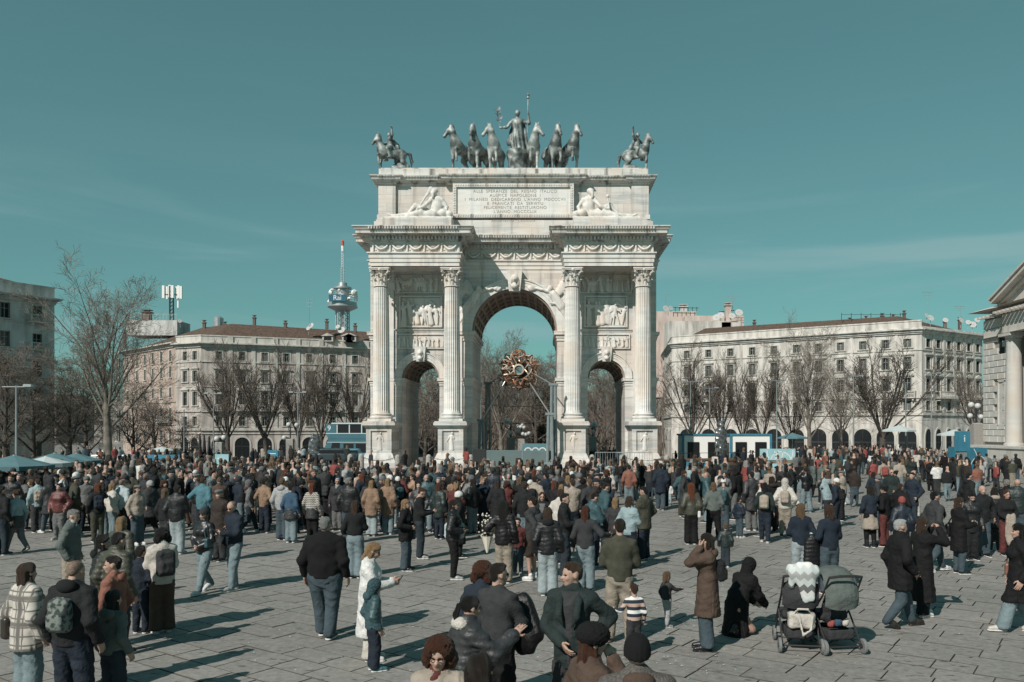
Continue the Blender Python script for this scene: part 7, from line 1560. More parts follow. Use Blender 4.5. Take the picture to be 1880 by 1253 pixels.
put(808, 1166, 'h', 185, 'person with a big cloud of auburn curls and glasses in a beige coat', f=1, h=1.64, top='coat', tc='beige', bottom='slim', bc='black', hair='curly', hc='auburn', neckwear=('scarf', 'burgundy'), specs=1, pitch=.2)
put(880, 1203, 'h', 0, 'dark brown head of a person cut off by the bottom edge beside the curls', f=1, h=1.7, top='jacket', tc='beige', bottom='slim', bc='black', hair='bob', hc='dark', neckwear=('hooddown', 'beige'))
put(1083, 1149, 'h', 60, 'person in a black fur hat with long auburn hair, holding a hand to the mouth', f=1, h=1.66, top='coat', tc='brown', bottom='slim', bc='black', hair='verylong', hc='auburn', hat=('furhat', 'jet'), arms=('hang', 'mouth'), pitch=.1, yaw=.2)
put(1170, 1166, 'h', 0, 'person in a black ribbed beanie and grey tweed coat, cut off by the bottom edge', h=1.72, w=1.2, top='coat', tm=TWEED, bottom='straight', bc='black', hair='none', hat=('beanie', 'jet'), neckwear=('hooddown', 'brown'))
put(1050, 1034, 'h', 195, 'person in an open dark green jacket standing with hands on the hips', h=1.82, top='jacket', tc='green', open='charcoal', bottom='straight', bc='charcoal', hair='short', hc='brown', arms=('hip', 'belly'), yaw=.9, hem=.42)
put(1138, 1180, 'f', 5, 'person in an olive sweater and beige trousers with hands together in front', h=1.84, top='sweater', tc='olive', bottom='straight', bc='sand', hair='short', hc='dark', arms=('belly', 'belly'), legs='apart', shc='brown', sole=0)
put(1164, 1206, 'f', 350, 'small child in a navy and white striped jumper reaching for the olive sweater', h=.98, top='sweater', tm=STRIPE, bottom='straight', bc='charcoal', hair='short', hc='brown', arms=('out', 'hang'), shc='brown')
put(1224, 1152, 'f', 60, 'toddler in a dark top and pale trousers with one arm held out', h=.86, f=1, top='sweater', tc='charcoal', bottom='straight', bc='palegrey', hair='bob', hc='darkblond', arms=('hang', 'fwd'), legs='step', shc='palegrey')
b, f = put(1299, 1193, 'f', 275, 'person in a long brown coat over blue jeans, one hand to the face', f=1, h=1.67, top='longcoat', tc='brown', hem=.30, bottom='wide', bc='denim', hair='bob', hc='dark', arms=('face', 'hang'), shc='black', sole=0, neckwear=('hooddown', 'brown'))
backpack(b, f, 'black', 'small black backpack on the person in the long brown coat', .72)
put(1348, 1166, 'f', 55, 'person crouching in a long black coat behind the brown coat', f=1, h=1.68, hipz=.26, top='longcoat', tc='jet', bottom='slim', bc='black', hair='none', hat=('hood', 'jet'), lean=.55, legs='kneel', arms=('fwd', 'fwd'), shc='black', sole=0)
put(1332, 1042, 'f', 10, 'toddler in a dark green padded jacket standing behind the brown coat', h=.98, top='puffer', tc='green', bottom='straight', bc='darkdenim', hair='short', hc='darkblond', shc='white')
# middle distance, centre
b, f = put(925, 1071, 'f', 10, 'person in a shiny black quilted jacket and beige trousers with black curls, holding flowers', f=1, h=1.68, top='puffer', leather=0, tc='jet', bottom='straight', bc='sand', hair='curlylong', hc='black', arms=('out', 'hang'))
fm = MB(); rn = random.Random(2)
for k in range(70):
    a = rn.uniform(0, 6.28); r = rn.uniform(0, .2); c = Vector((r * math.cos(a), r * math.sin(a) * .6, rn.uniform(-.1, .42) )); fm.ball(c, .018, 5, 4, mi=1); fm.tube([(0, 0, -.28), c], .004, 3, mi=0)
fm.lathe([(.02, -.4), (.11, -.08), (.12, -.05)], 9, mi=1, cap=False)
o = fm.build('flower_bouquet', [cloth('olive'), mat('blossom_white', (.6, .56, .48), .8)]); o.matrix_world = b.matrix_basis @ Matrix.Translation((-.36, .02, 1.02)); tag(o, 'paper-wrapped bouquet of small white blossoms by the black quilted jacket', 'bouquet')
put(951, 1056, 'f', 190, 'child in a dark red jacket and jeans between the black curls and the dark backpack', h=1.22, top='jacket', tc='burgundy', bottom='slim', bc='denim', hair='short', hc='black', shc='palegrey')
b, f = put(978, 1066, 'f', 300, 'person in a charcoal hooded top and shorts with white shoes', h=1.76, top='hoodie', tc='charcoal', bottom='shorts', bc='darkbrown', hair='short', hc='dark', shc='white', arms=('back', 'hang'))
backpack(b, f, 'charcoal', 'dark backpack hanging on the person in shorts and white shoes', .95)
put(1006, 1094, 'f', 0, 'person in a black glossy padded jacket and pale jeans, seen from behind', f=1, h=1.68, top='puffer', tc='black', bottom='wide', bc='palejeans', hair='bob', hc='brown', neckwear=('hooddown', 'black'), shc='cream')
put(1036, 1060, 'f', 100, 'person in a black jacket and dark trousers, standing by the glossy padded jacket', h=1.8, top='jacket', tc='black', bottom='straight', bc='darkdenim', hair='short', hc='dark', arms=('belly', 'phone'), shc='palegrey')
put(1075, 1085, 'f', 15, 'person in a charcoal pullover and jeans, long brown hair, beside the glossy padded jacket', f=1, h=1.67, top='sweater', tc='charcoal', bottom='straight', bc='jeans', hair='long', hc='auburn', arms=('hang', 'out'))
put(996, 1030, 'f', 185, 'person in a black coat and sunglasses facing the camera, hair loose', f=1, h=1.66, top='coat', tc='black', open='grey', bottom='slim', bc='black', hair='long', hc='auburn', glasses=1, arms=('pocket', 'pocket'))
put(1024, 1035, 'f', 40, 'person in a pale beige jacket leaning over behind the glossy padded jacket', h=1.76, top='jacket', tc='cream', bottom='straight', bc='navy', hair='short', hc='brown', lean=.15)
put(963, 1010, 'f', 10, 'person in a black track jacket and jeans, before the white sweatshirt', h=1.8, top='jacket', tc='black', bottom='straight', bc='jeans', hair='short', hc='brown')
put(1088, 1040, 'f', 60, 'young person in a teal blue padded jacket looking down', h=1.7, top='puffer', tc='teal', bottom='slim', bc='navy', hair='short', hc='black', pitch=.4, arms=('phone', 'phone'))
b, f = put(1110, 1010, 'f', 70, 'person in a green-blue coat with a black bag on the hip', h=1.76, top='coat', tc='teal', bottom='slim', bc='navy', hair='short', hc='dark', pitch=.3)
shoulder_bag(b, f, 'black', 'black bag on the hip of the green-blue coat', -1, .52, 1.2, 'black')
put(1155, 1046, 'f', 35, 'person in a pale turquoise jacket and navy trousers near the olive sweater', f=1, h=1.66, top='jacket', tc='lightblue', bottom='slim', bc='navy', hair='verylong', hc='brown', arms=('bag', 'phone'))
put(1183, 1028, 'f', 310, 'person in a brown overcoat with dark trousers, standing alone by a long shadow', h=1.78, top='coat', tc='olive', bottom='straight', bc='navy', hair='short', hc='black', hem=.42, arms=('phone', 'pocket'))
put(1130, 1040, 'f', 20, 'person in a dark jacket between the green-blue coat and the olive sweater', f=1, h=1.6, top='jacket', tc='charcoal', bottom='slim', bc='black', hair='long', hc='blond')
# right of centre
b, f = put(1269, 1000, 'f', 0, 'person in an olive padded jacket under a huge mane of auburn curls', f=1, h=1.68, top='puffer', tc='olive', bottom='wide', bc='jet', hair='curlylong', hc='red')
shoulder_bag(b, f, 'white', 'white strapped bag on the person with the auburn curls', 1, .5, .8, 'white')
put(1310, 992, 'f', 10, 'person in a dull green sweater and black trousers with short fair hair', f=1, h=1.66, w=1.15, top='sweater', tc='greygreen', bottom='straight', bc='jet', hair='bob', hc='darkblond', legs='apart')
put(1357, 988, 'f', 60, 'child in a navy jacket holding something, near the long padded coat', h=1.16, top='puffer', tc='navy', bottom='straight', bc='denim', hair='short', hc='dark', arms=('hang', 'belly'), shc='white')
put(1380, 975, 'f', 345, 'tall person in a long dark padded coat and grey trousers', h=1.86, top='parka', tc='charcoal', bottom='straight', bc='grey', hair='short', hc='dark', shc='white', hem=.34)
b, f = put(1404, 997, 'f', 20, 'person in a dark green top and navy trousers carrying a beige canvas backpack', f=1, h=1.68, top='sweater', tc='green', bottom='slim', bc='navy', hair='bob', hc='black', shc='cream', legs='step')
backpack(b, f, 'beige', 'beige canvas backpack on the person in the dark green top', .9)
put(1417, 978, 'f', 350, 'person in a black ankle-length coat with a brown fur scarf', f=1, h=1.72, top='longcoat', tc='jet', hem=.12, bottom='slim', bc='black', hair='bob', hc='dark', neckwear=('furhood', 'darkbrown'))
put(1431, 975, 'f', 15, 'person in a long black flaring coat walking arm in arm with a fur scarf', f=1, h=1.72, top='longcoat', tc='black', hem=.16, bottom='slim', bc='black', hair='bun', hc='black')
put(1399, 985, 'f', 300, 'person in a cream jacket and pale beanie, half hidden by the beige canvas backpack', f=1, h=1.66, top='jacket', tc='cream', bottom='slim', bc='jeans', hair='bob', hc='dark', hat=('cap', 'pink'))
b, f = put(1470, 1076, 'f', 5, 'person in a navy sweater and pale jeans with a light blue bag', f=1, h=1.67, top='sweater', tc='navy', bottom='straight', bc='palejeans', hair='verylong', hc='darkblond', arms=('belly', 'bag'))
shoulder_bag(b, f, 'lightblue', 'light blue shoulder bag on the person in pale jeans', 1, .60, .9, 'camel')
b, f = put(1523, 1092, 'f', 350, 'person in a navy sweater and dark jeans with a tan strap, red shoes', f=1, h=1.72, top='sweater', tc='navy', bottom='straight', bc='denim', hair='bob', hc='brown', arms=('bag', 'belly'), shc='red')
F_ = Field((-.25, -.2, -.4), (.25, .2, .3), .022); F_.cone((0, 0, .15), (.02, 0, -.25), .13, .12, .05, .7).cone((-.08, .02, .1), (-.1, 0, -.28), .08, .09, .05, .8).disp(lambda x, y, z: -.015 * np.abs(np.sin(z * 40)))
o = F_.build('held_jacket', cloth('jet', 'puffer')); o.matrix_world = b.matrix_basis @ Matrix.Translation((-.3, .08, .88)); tag(o, 'black padded jacket carried over the arm beside the tan strap', 'jacket')
put(1480, 941, 'f', 0, 'person in a black leather jacket and wide light jeans, arms bent', f=1, h=1.7, top='jacket', leather=1, tc='jet', bottom='wide', bc='jeans', hair='pony', hc='black', arms=('cam', 'cam'), legs='apart')
put(1452, 930, 'f', 285, 'person striding in white trousers and a black jacket', h=1.76, top='jacket', tc='black', bottom='straight', bc='white', hair='short', hc='brown', legs='walk', shc='white')
put(1521, 934, 'f', 275, 'person in a pale blue jacket and brown trousers, facing aside', f=1, h=1.64, top='jacket', tc='lightblue', bottom='wide', bc='darkbrown', hair='short', hc='brown', arms=('hang', 'phone'), glasses=1)
put(1545, 928, 'f', 290, 'person in a black top and pale wide jeans walking, long brown hair', f=1, h=1.68, top='jacket', tc='black', hem=.52, bottom='wide', bc='palejeans', hair='long', hc='brown', legs='walk', shc='white')
put(1566, 908, 'f', 280, 'person in burgundy trousers and a black top, long dark hair', f=1, h=1.7, top='sweater', tc='black', hem=.54, bottom='wide', bc='burgundy', hair='long', hc='brown')
put(1507, 925, 'f', 80, 'person in a grey-green jacket and denim cap turned towards the leather jacket', h=1.76, top='jacket', tc='greygreen', bottom='slim', bc='black', hair='short', hc='dark', hat=('cap', 'denim'), arms=('phone', 'hang'))
put(1530, 912, 'f', 100, 'person in a grey jacket behind the pale blue jacket', h=1.76, top='jacket', tc='greygreen', bottom='straight', bc='charcoal', hair='balding', hc='grey')
put(1598, 1006, 'f', 5, 'person in a navy jacket with a full beige skirt', f=1, h=1.66, top='jacket', tc='navy', hem=.55, bottom='skirt', bc='jet', sc='beige', hair='bob', hc='dark', arms=('hang', 'fwd'), shoes='boot')
put(1624, 1004, 'f', 320, 'person in a black jacket and burgundy trousers close to the full beige skirt', f=1, h=1.64, top='jacket', tc='jet', bottom='wide', bc='burgundy', hair='bun', hc='black', arms=('bag', 'bag'))
put(1637, 953, 'f', 190, 'person in a teal zipped jacket, dark trousers and sunglasses', h=1.76, top='jacket', tc='green', bottom='straight', bc='jet', hair='balding', hc='dark', glasses=1, arms=('belly', 'hang'))
put(1677, 952, 'f', 182, 'smiling person in an open olive jacket and cream trousers', h=1.76, top='jacket', tc='olive', open='grey', bottom='straight', bc='cream', hair='short', hc='dark', arms=('hang', 'hang'), legs='step')
put(1656, 912, 'h', 10, 'person in a red knitted beanie and navy padded jacket', h=1.56, f=1, top='puffer', tc='navy', bottom='slim', bc='black', hair='none', hat=('beanie', 'red'))
put(1652, 1152, 'f', 82, 'silver-haired person in a black knee-length coat and jeans, striding', h=1.76, top='coat', tc='jet', bottom='slim', bc='denim', hair='short', hc='white', legs='walk', arms=('hang', 'pocket'), shc='darkbrown', sole=0)
put(1693, 1132, 'f', 70, 'person in a long black coat and white sneakers photographing with raised hands', f=1, h=1.68, top='longcoat', tc='jet', hem=.16, bottom='wide', bc='jet', hair='bob', hc='brown', arms=('cam', 'cam'), shc='white', legs='step')
put(1716, 1050, 'f', 78, 'person in a dark jacket, white collar and sunglasses walking in jeans', h=1.82, top='jacket', tc='charcoal', open='palegrey', bottom='slim', bc='denim', hair='short', hc='black', glasses=1, legs='walk', shc='white', hem=.43)
b, f = put(1760, 1054, 'f', 85, 'person in a black coat with a long grey scarf holding a phone', f=1, h=1.68, top='coat', tc='jet', hem=.30, bottom='slim', bc='denim', hair='bob', hc='brown', neckwear=('scarf', 'grey'), arms=('phone', 'phone'), shoes='boot')
shoulder_bag(b, f, 'jet', 'black leather bag on the person with the long grey scarf', -1, .56, 1.25, 'jet')
put(1783, 1028, 'f', 190, 'person in a black zipped jacket looking down beside the long grey scarf', h=1.66, f=1, top='puffer', tc='black', bottom='straight', bc='black', hair='bun', hc='black', pitch=.5, hem=.40)
put(1803, 1022, 'f', 185, 'bald person in a black jacket facing the camera, hands in pockets', h=1.78, top='jacket', tc='black', bottom='straight', bc='denim', hair='none', arms=('pocket', 'pocket'))
put(1779, 968, 'f', 80, 'person in a black hooded top and glasses behind the bald person', h=1.76, top='hoodie', tc='black', bottom='slim', bc='black', hair='short', hc='black', glasses=1, neckwear=('hooddown', 'black'))
put(1826, 1012, 'f', 20, 'person in a black parka with a fur-edged hood, seen from behind', f=1, h=1.66, top='parka', tc='black', bottom='slim', bc='charcoal', hair='bob', hc='dark', neckwear=('furhood', 'beige'))
b, f = put(1848, 1020, 'f', 185, 'person in glasses and a black top holding a folded beige trench coat', f=1, h=1.64, top='sweater', tc='black', bottom='straight', bc='burgundy', hair='bob', hc='auburn', specs=1, arms=('belly', 'belly'))
F_ = Field((-.25, -.12, -.6), (.25, .15, .15), .022); F_.cone((0, 0, .05), (-.02, 0, -.5), .12, .17, .05, .45).disp(lambda x, y, z: .015 * np.sin(40 * x + 6 * z))
o = F_.build('trench_coat', cloth('beige')); o.matrix_world = b.matrix_basis @ Matrix.Translation((0, .26, .92)); tag(o, 'folded beige trench coat carried in front of the person in glasses', 'coat')
put(1868, 1002, 'f', 20, 'bald person in a dark green padded jacket and jeans, seen from behind', h=1.82, w=1.2, top='puffer', tc='green', bottom='straight', bc='denim', hair='none', legs='step')
b, f = put(1872, 1160, 'f', 285, 'person in a long black coat and pale pink trainers at the picture edge', f=1, h=1.72, top='longcoat', tc='jet', hem=.3, bottom='wide', bc='jeans', hair='long', hc='black', shc='cream', legs='walk')
shoulder_bag(b, f, 'rust', 'rust red handbag of the person in pale pink trainers', 1, .55, .8, 'rust')
# middle distance, left
put(31, 1016, 'f', 285, 'person in a pale blue shirt with a jacket tied round the waist, walking', f=1, h=1.66, top='shirt', tc='lightblue', bottom='legging', bc='grey', hair='bun', hc='brown', puffwaist=1, legs='walk', shc='brown')
put(2, 1020, 'f', 15, 'person in black cut by the picture edge beside the pale blue shirt', h=1.74, top='jacket', tc='black', bottom='slim', bc='darkdenim', hair='short', hc='black')
put(93, 980, 'f', 300, 'person in a black hooded parka and jeans striding alone', h=1.74, top='parka', tc='charcoal', bottom='slim', bc='denim', hair='none', hat=('hood', 'charcoal'), legs='walk', shc='white', arms=('phone', 'phone'))
put(67, 950, 'f', 15, 'person in a dark jacket and blue jeans, hands behind the back', h=1.78, top='jacket', tc='black', bottom='straight', bc='denim', hair='short', hc='dark', arms=('behind', 'behind'))
put(115, 955, 'f', 15, 'person in a black padded jacket with white hair and jeans by the small pushchair', h=1.72, top='puffer', tc='black', bottom='straight', bc='denim', hair='short', hc='white', arms=('phone', 'phone'))
put(151, 948, 'f', 8, 'person in a brown blouson and pale jeans pushing the small pushchair', f=1, h=1.7, top='jacket', tc='brown', bottom='wide', bc='jeans', hair='pony', hc='brown')
put(183, 948, 'f', 5, 'person in a charcoal overcoat with a grey collar, seen from behind', h=1.76, top='coat', tc='charcoal', bottom='straight', bc='charcoal', hair='short', hc='dark', neckwear=('scarf', 'palegrey'))
put(206, 990, 'f', 40, 'person in a cream fleece top and light jeans hugging another in white', f=1, h=1.62, top='fleece', tc='cream', bottom='slim', bc='jeans', hair='bob', hc='blond')
put(224, 988, 'f', 15, 'person in a white and navy track jacket seen from behind', h=1.72, w=1.1, top='jacket', tc='paleblue', bottom='slim', bc='navy', hair='balding', hc='grey', arms=('phone', 'hang'))
put(276, 990, 'f', 290, 'person in a black cape and tall boots striding past', f=1, h=1.7, top='cape', tc='charcoal', bottom='legging', bc='jet', hair='short', hc='dark', hat=('beanie', 'palegrey'), legs='walk', shoes='boot')
put(325, 1018, 'f', 5, 'person in a black padded blouson and pale jeans, seen from behind', h=1.76, top='puffer', tc='black', bottom='straight', bc='palejeans', hair='short', hc='dark', shc='palegrey', arms=('hang', 'phone'))
put(303, 1012, 'f', 25, 'person in black with long light brown hair and a dark backpack', f=1, h=1.64, top='jacket', tc='black', bottom='slim', bc='charcoal', hair='long', hc='darkblond')
put(373, 990, 'f', 15, 'person in a bright teal sports jacket with arms apart', h=1.8, w=1.1, top='jacket', tc='turquoise', bottom='straight', bc='navy', hair='short', hc='brown', arms=('out', 'hang'), legs='apart')
put(404, 1030, 'f', 200, 'person in a grey flat cap and brown coat behind the strolling couple', h=1.72, top='coat', tc='darkbrown', bottom='straight', bc='charcoal', hair='short', hc='grey', hat=('flatcap', 'grey'))
b, f = put(457, 978, 'f', 60, 'person in a grey jacket with a reddish fur hood striding with a black backpack', f=1, h=1.64, top='jacket', tc='grey', bottom='slim', bc='darkdenim', hair='none', neckwear=('furhood', 'burgundy'), hat=('hood', 'grey'), legs='walk', shc='white')
backpack(b, f, 'black', 'small black backpack on the grey jacket with the reddish fur hood', .7)
put(486, 975, 'f', 20, 'person in an ankle-length dark brown coat with long wavy hair', f=1, h=1.7, top='longcoat', tc='darkbrown', hem=.14, bottom='slim', bc='black', hair='verylong', hc='brown', shc='cream')
put(518, 992, 'f', 10, 'person in a pale grey hooded top and dark blue trousers', h=1.78, top='hoodie', tc='palegrey', bottom='straight', bc='denim', hair='short', hc='darkblond', neckwear=('hooddown', 'palegrey'))
put(534, 997, 'f', 15, 'person in a blue and grey sweater with a padded jacket tied round the waist', f=1, h=1.64, top='sweater', tc='blue', bottom='straight', bc='jeans', hair='short', hc='black', puffwaist=1, shc='lightblue')
put(573, 996, 'f', 10, 'person in a zigzag patterned top with wavy auburn hair', f=1, h=1.66, top='sweater', tm=ZIG, bottom='legging', bc='jet', hair='long', hc='red', puffwaist=1)
put(597, 950, 'f', 15, 'grey-haired person in a big charcoal overcoat, seen from behind', h=1.84, w=1.2, top='coat', tc='charcoal', bottom='straight', bc='charcoal', hair='short', hc='white')
put(620, 974, 'f', 175, 'person in sunglasses with white hair and a checked grey scarf', f=1, h=1.64, top='coat', tc='charcoal', bottom='straight', bc='grey', hair='short', hc='white', glasses=1, neckwear=('scarf', 'palegrey'))
put(658, 960, 'f', 60, 'person in a tan blouson turned towards the fair-haired trench coat', h=1.74, top='jacket', tc='tan', bottom='straight', bc='brown', hair='short', hc='dark', arms=('phone', 'phone'))
put(682, 985, 'f', 10, 'person in a short tan trench coat with very long fair hair', f=1, h=1.66, top='coat', tc='camel', bottom='straight', bc='palejeans', hair='verylong', hc='blond', shoes='boot')
put(712, 982, 'f', 8, 'person in a knee-length camel coat and pale jeans', f=1, h=1.7, top='coat', tc='camel', hem=.33, bottom='straight', bc='jeans', hair='long', hc='blond', shc='white')
put(738, 960, 'f', 50, 'person in a brown jacket between the camel coat and the black sweater', f=1, h=1.66, top='coat', tc='burgundy', bottom='slim', bc='black', hair='short', hc='black', arms=('phone', 'phone'))
# further, right
put(1403, 881, 'f', 350, 'person in a tan jacket and black trousers standing before the pale blue banner', h=1.7, top='jacket', tc='tan', bottom='slim', bc='jet', hair='none', hat=('hood', 'navy'), legs='apart', arms=('cam', 'cam'))
put(1709, 903, 'f', 190, 'person in a black coat with fair hair near the pylon sign', f=1, h=1.68, top='coat', tc='jet', bottom='slim', bc='jet', hair='bob', hc='blond', arms=('belly', 'belly'))
put(1735, 888, 'f', 10, 'person in a black sweater with arms raised by the blue barrier', h=1.8, top='sweater', tc='jet', bottom='straight', bc='jet', hair='short', hc='dark', arms=('hang', 'fwd'))
b, f = put(1758, 886, 'f', 60, 'person in a dark jacket with a rust backpack striding by the pylon sign', h=1.72, top='jacket', tc='olive', bottom='slim', bc='black', hair='short', hc='dark', legs='walk'); backpack(b, f, 'brown', 'rusty brown backpack striding past the pylon sign', .95)
put(1797, 886, 'f', 80, 'person in a dark padded jacket and light jeans at the blue barrier', h=1.8, top='puffer', tc='charcoal', bottom='slim', bc='denim', hair='short', hc='brown', shc='white', legs='step')
put(1811, 887, 'f', 20, 'person in a grey-blue jacket with a black cross-body bag at the blue barrier', h=1.74, top='jacket', tc='greygreen', bottom='slim', bc='navy', hair='short', hc='dark')
put(1826, 886, 'f', 15, 'shorter person in a grey padded jacket at the blue barrier', f=1, h=1.62, top='puffer', tc='greygreen', bottom='slim', bc='navy', hair='short', hc='black')
put(1845, 888, 'f', 60, 'person in a black coat walking along the customs house plinth', h=1.74, top='coat', tc='black', bottom='slim', bc='denim', hair='short', hc='grey', legs='walk')
put(1865, 890, 'f', 30, 'person in a black jacket and cap by the customs house plinth', h=1.76, top='jacket', tc='jet', bottom='slim', bc='denim', hair='short', hc='dark', hat=('cap', 'charcoal'))
put(1602, 902, 'f', 5, 'person in a dark jacket and olive trousers, seen from behind, near the red backpack', h=1.76, top='jacket', tc='charcoal', bottom='straight', bc='olive', hair='short', hc='black')
put(1613, 900, 'f', 350, 'person in navy turned aside next to the olive trousers', h=1.76, top='sweater', tc='navy', bottom='straight', bc='navy', hair='short', hc='dark')
b, f = put(1622, 912, 'f', 0, 'person in a grey jacket with a bright red backpack', h=1.74, top='jacket', tc='sand', bottom='straight', bc='denim', hair='short', hc='dark'); backpack(b, f, 'red', 'bright red backpack on a grey jacket', 1.0)
put(1651, 912, 'f', 10, 'person in a tan pullover and light jeans, seen from behind', h=1.76, top='sweater', tc='beige', bottom='straight', bc='jeans', hair='short', hc='dark', legs='apart')
put(1675, 900, 'f', 185, 'person in a dark green jacket with brown hair behind the olive jacket', f=1, h=1.68, top='jacket', tc='green', bottom='slim', bc='denim', hair='bob', hc='brown')
put(1155, 935, 'f', 5, 'person in a rust jacket and light jeans, seen from behind', h=1.76, top='jacket', tc='rust', bottom='straight', bc='jeans', hair='short', hc='dark')
put(1213, 937, 'f', 10, 'tall person in a dark overcoat and jeans beside a toddler in white', h=1.84, top='coat', tc='navy', bottom='straight', bc='denim', hair='short', hc='dark', legs='step')
put(1229, 927, 'f', 200, 'toddler in white and pale blue beside the dark overcoat', h=.92, top='jacket', tc='white', bottom='straight', bc='lightblue', hair='short', hc='brown')
put(1250, 930, 'f', 30, 'small child in a dark coat near the auburn mane', h=1.0, top='coat', tc='charcoal', bottom='straight', bc='jeans', hair='none', hat=('hood', 'blue'))
put(1275, 940, 'f', 300, 'grey-haired person in a black coat in front of the brown fence', h=1.76, top='coat', tc='black', bottom='straight', bc='charcoal', hair='short', hc='grey')
put(1298, 960, 'f', 290, 'bald person in a teal padded jacket beside the dull green sweater', h=1.72, top='puffer', tc='teal', bottom='straight', bc='jeans', hair='balding', hc='grey')
put(1330, 950, 'f', 200, 'person in grey with a red scarf behind the child in navy', f=1, h=1.64, top='coat', tc='grey', bottom='slim', bc='charcoal', hair='long', hc='brown', neckwear=('scarf', 'red'))
put(1352, 955, 'f', 320, 'person in a black blouson with curly black hair and grey trousers', h=1.8, top='jacket', tc='jet', bottom='straight', bc='grey', hair='curly', hc='black')
put(1048, 905, 'f', 5, 'person in a brown jacket standing taller than the crowd before the arch pedestal', h=1.84, top='jacket', tc='brown', bottom='straight', bc='jeans', hair='short', hc='dark', arms=('hang', 'cam'))
put(935, 948, 'f', 10, 'person in a white sweatshirt and dark jeans, seen from behind', h=1.76, top='hoodie', tc='white', bottom='straight', bc='darkdenim', hair='short', hc='grey', w=1.1)
put(905, 935, 'f', 15, 'person in a grey padded waistcoat with long ginger hair, phone raised', f=1, h=1.66, top='puffer', tc='sand', bottom='straight', bc='jeans', hair='verylong', hc='red', arms=('cam', 'cam'))
put(920, 940, 'f', 5, 'person in a dark red coat and charcoal beanie, before the arch', h=1.7, top='coat', tc='burgundy', bottom='straight', bc='jeans', hair='none', hat=('beanie', 'charcoal'))
put(1024, 955, 'f', 0, 'person in a charcoal quilted jacket in the thick of the crowd', h=1.76, top='puffer', tc='charcoal', bottom='straight', bc='black', hair='short', hc='grey')
b, f = put(1042, 965, 'f', 5, 'person in black with a turquoise backpack in the thick of the crowd', h=1.74, top='jacket', tc='jet', bottom='straight', bc='black', hair='short', hc='dark'); backpack(b, f, 'turquoise', 'turquoise backpack in the thick of the crowd below the gold sphere', .9)
put(1070, 985, 'f', 5, 'person in a wide black cape, seen from behind', f=1, h=1.7, w=1.1, top='cape', tc='jet', bottom='slim', bc='black', hair='none', hat=('beanie', 'jet'))
print('PEOPLE listed', len(PEOPLE))
# ---------------------------------------------------------------- the rest of the crowd
random.seed(77)
VAR = [dict(top='jacket', bottom='straight'), dict(top='jacket', bottom='straight', arms=('pocket', 'pocket'), legs='apart'), dict(top='jacket', bottom='slim', arms=('phone', 'phone'), pitch=.4), dict(top='jacket', bottom='straight', arms=('cam', 'cam')), dict(top='coat', bottom='straight', arms=('pocket', 'pocket')), dict(top='puffer', bottom='straight'),
       dict(top='puffer', bottom='slim', arms=('hang', 'phone'), yaw=.5), dict(top='hoodie', bottom='straight', arms=('cross', 'cross')), dict(top='coat', f=1, bottom='slim'), dict(top='jacket', f=1, bottom='wide', arms=('bag', 'hang')), dict(top='puffer', f=1, bottom='slim', arms=('pocket', 'pocket')), dict(top='longcoat', f=1, bottom='slim', hem=.25),
       dict(top='sweater', f=1, bottom='straight', arms=('phone', 'phone'), pitch=.35), dict(top='jacket', f=1, bottom='slim', arms=('hang', 'cam'), yaw=-.3), dict(top='jacket', bottom='slim', legs='walk', arms=('back', 'swing')), dict(top='coat', f=1, bottom='slim', legs='walk2', arms=('swing', 'back'))]
WORDS = dict(jacket='jacket', coat='coat', puffer='padded jacket', hoodie='hooded top', longcoat='long coat', sweater='sweater')
ARMW = {('hang', 'hang'): 'arms hanging', ('pocket', 'pocket'): 'hands in pockets', ('phone', 'phone'): 'hands on a phone', ('cam', 'cam'): 'both hands raised to the eyes', ('hang', 'phone'): 'one forearm bent', ('cross', 'cross'): 'arms crossed', ('bag', 'hang'): 'one arm bent', ('hang', 'cam'): 'one hand raised', ('back', 'swing'): 'walking', ('swing', 'back'): 'walking'}
vcache = []
for i, S in enumerate(VAR):
    S['h'] = 1.65 if S.get('f') else 1.76; vcache.append((S, *person_geo(S, .04), {}))
TOPC = ['black'] * 12 + ['jet'] * 8 + ['charcoal'] * 9 + ['navy'] * 8 + ['green', 'green', 'olive', 'olive', 'teal', 'blue', 'grey', 'grey', 'palegrey', 'white', 'cream', 'beige', 'camel', 'brown', 'brown', 'darkbrown', 'darkbrown', 'burgundy', 'rust', 'teal', 'grey', 'lightblue', 'greygreen', 'tan']
BOTC = ['jet', 'black', 'black', 'charcoal', 'navy', 'darkdenim', 'denim', 'denim', 'jeans', 'jeans', 'palejeans', 'grey', 'brown', 'sand', 'olive']
CN = dict(jet='deep black', palegrey='pale grey', darkbrown='dark brown', greygreen='grey-green', lightblue='light blue', darkdenim='dark denim', denim='blue denim', jeans='light jeans', palejeans='very pale jeans', sand='sand')
HM = [('short', 'dark'), ('short', 'black'), ('short', 'brown'), ('short', 'grey'), ('balding', 'grey'), ('short', 'darkblond')]; HF = [('long', 'dark'), ('long', 'brown'), ('bob', 'blond'), ('verylong', 'darkblond'), ('bob', 'dark'), ('pony', 'brown'), ('long', 'red'), ('bun', 'black'), ('curly', 'auburn')]
HATS = [None] * 9 + [('beanie', 'charcoal'), ('beanie', 'grey'), ('beanie', 'white'), ('cap', 'navy'), ('flatcap', 'grey'), ('hood', None)]
used_l = set(o.get('label') for o in D.objects if o.get('label'))
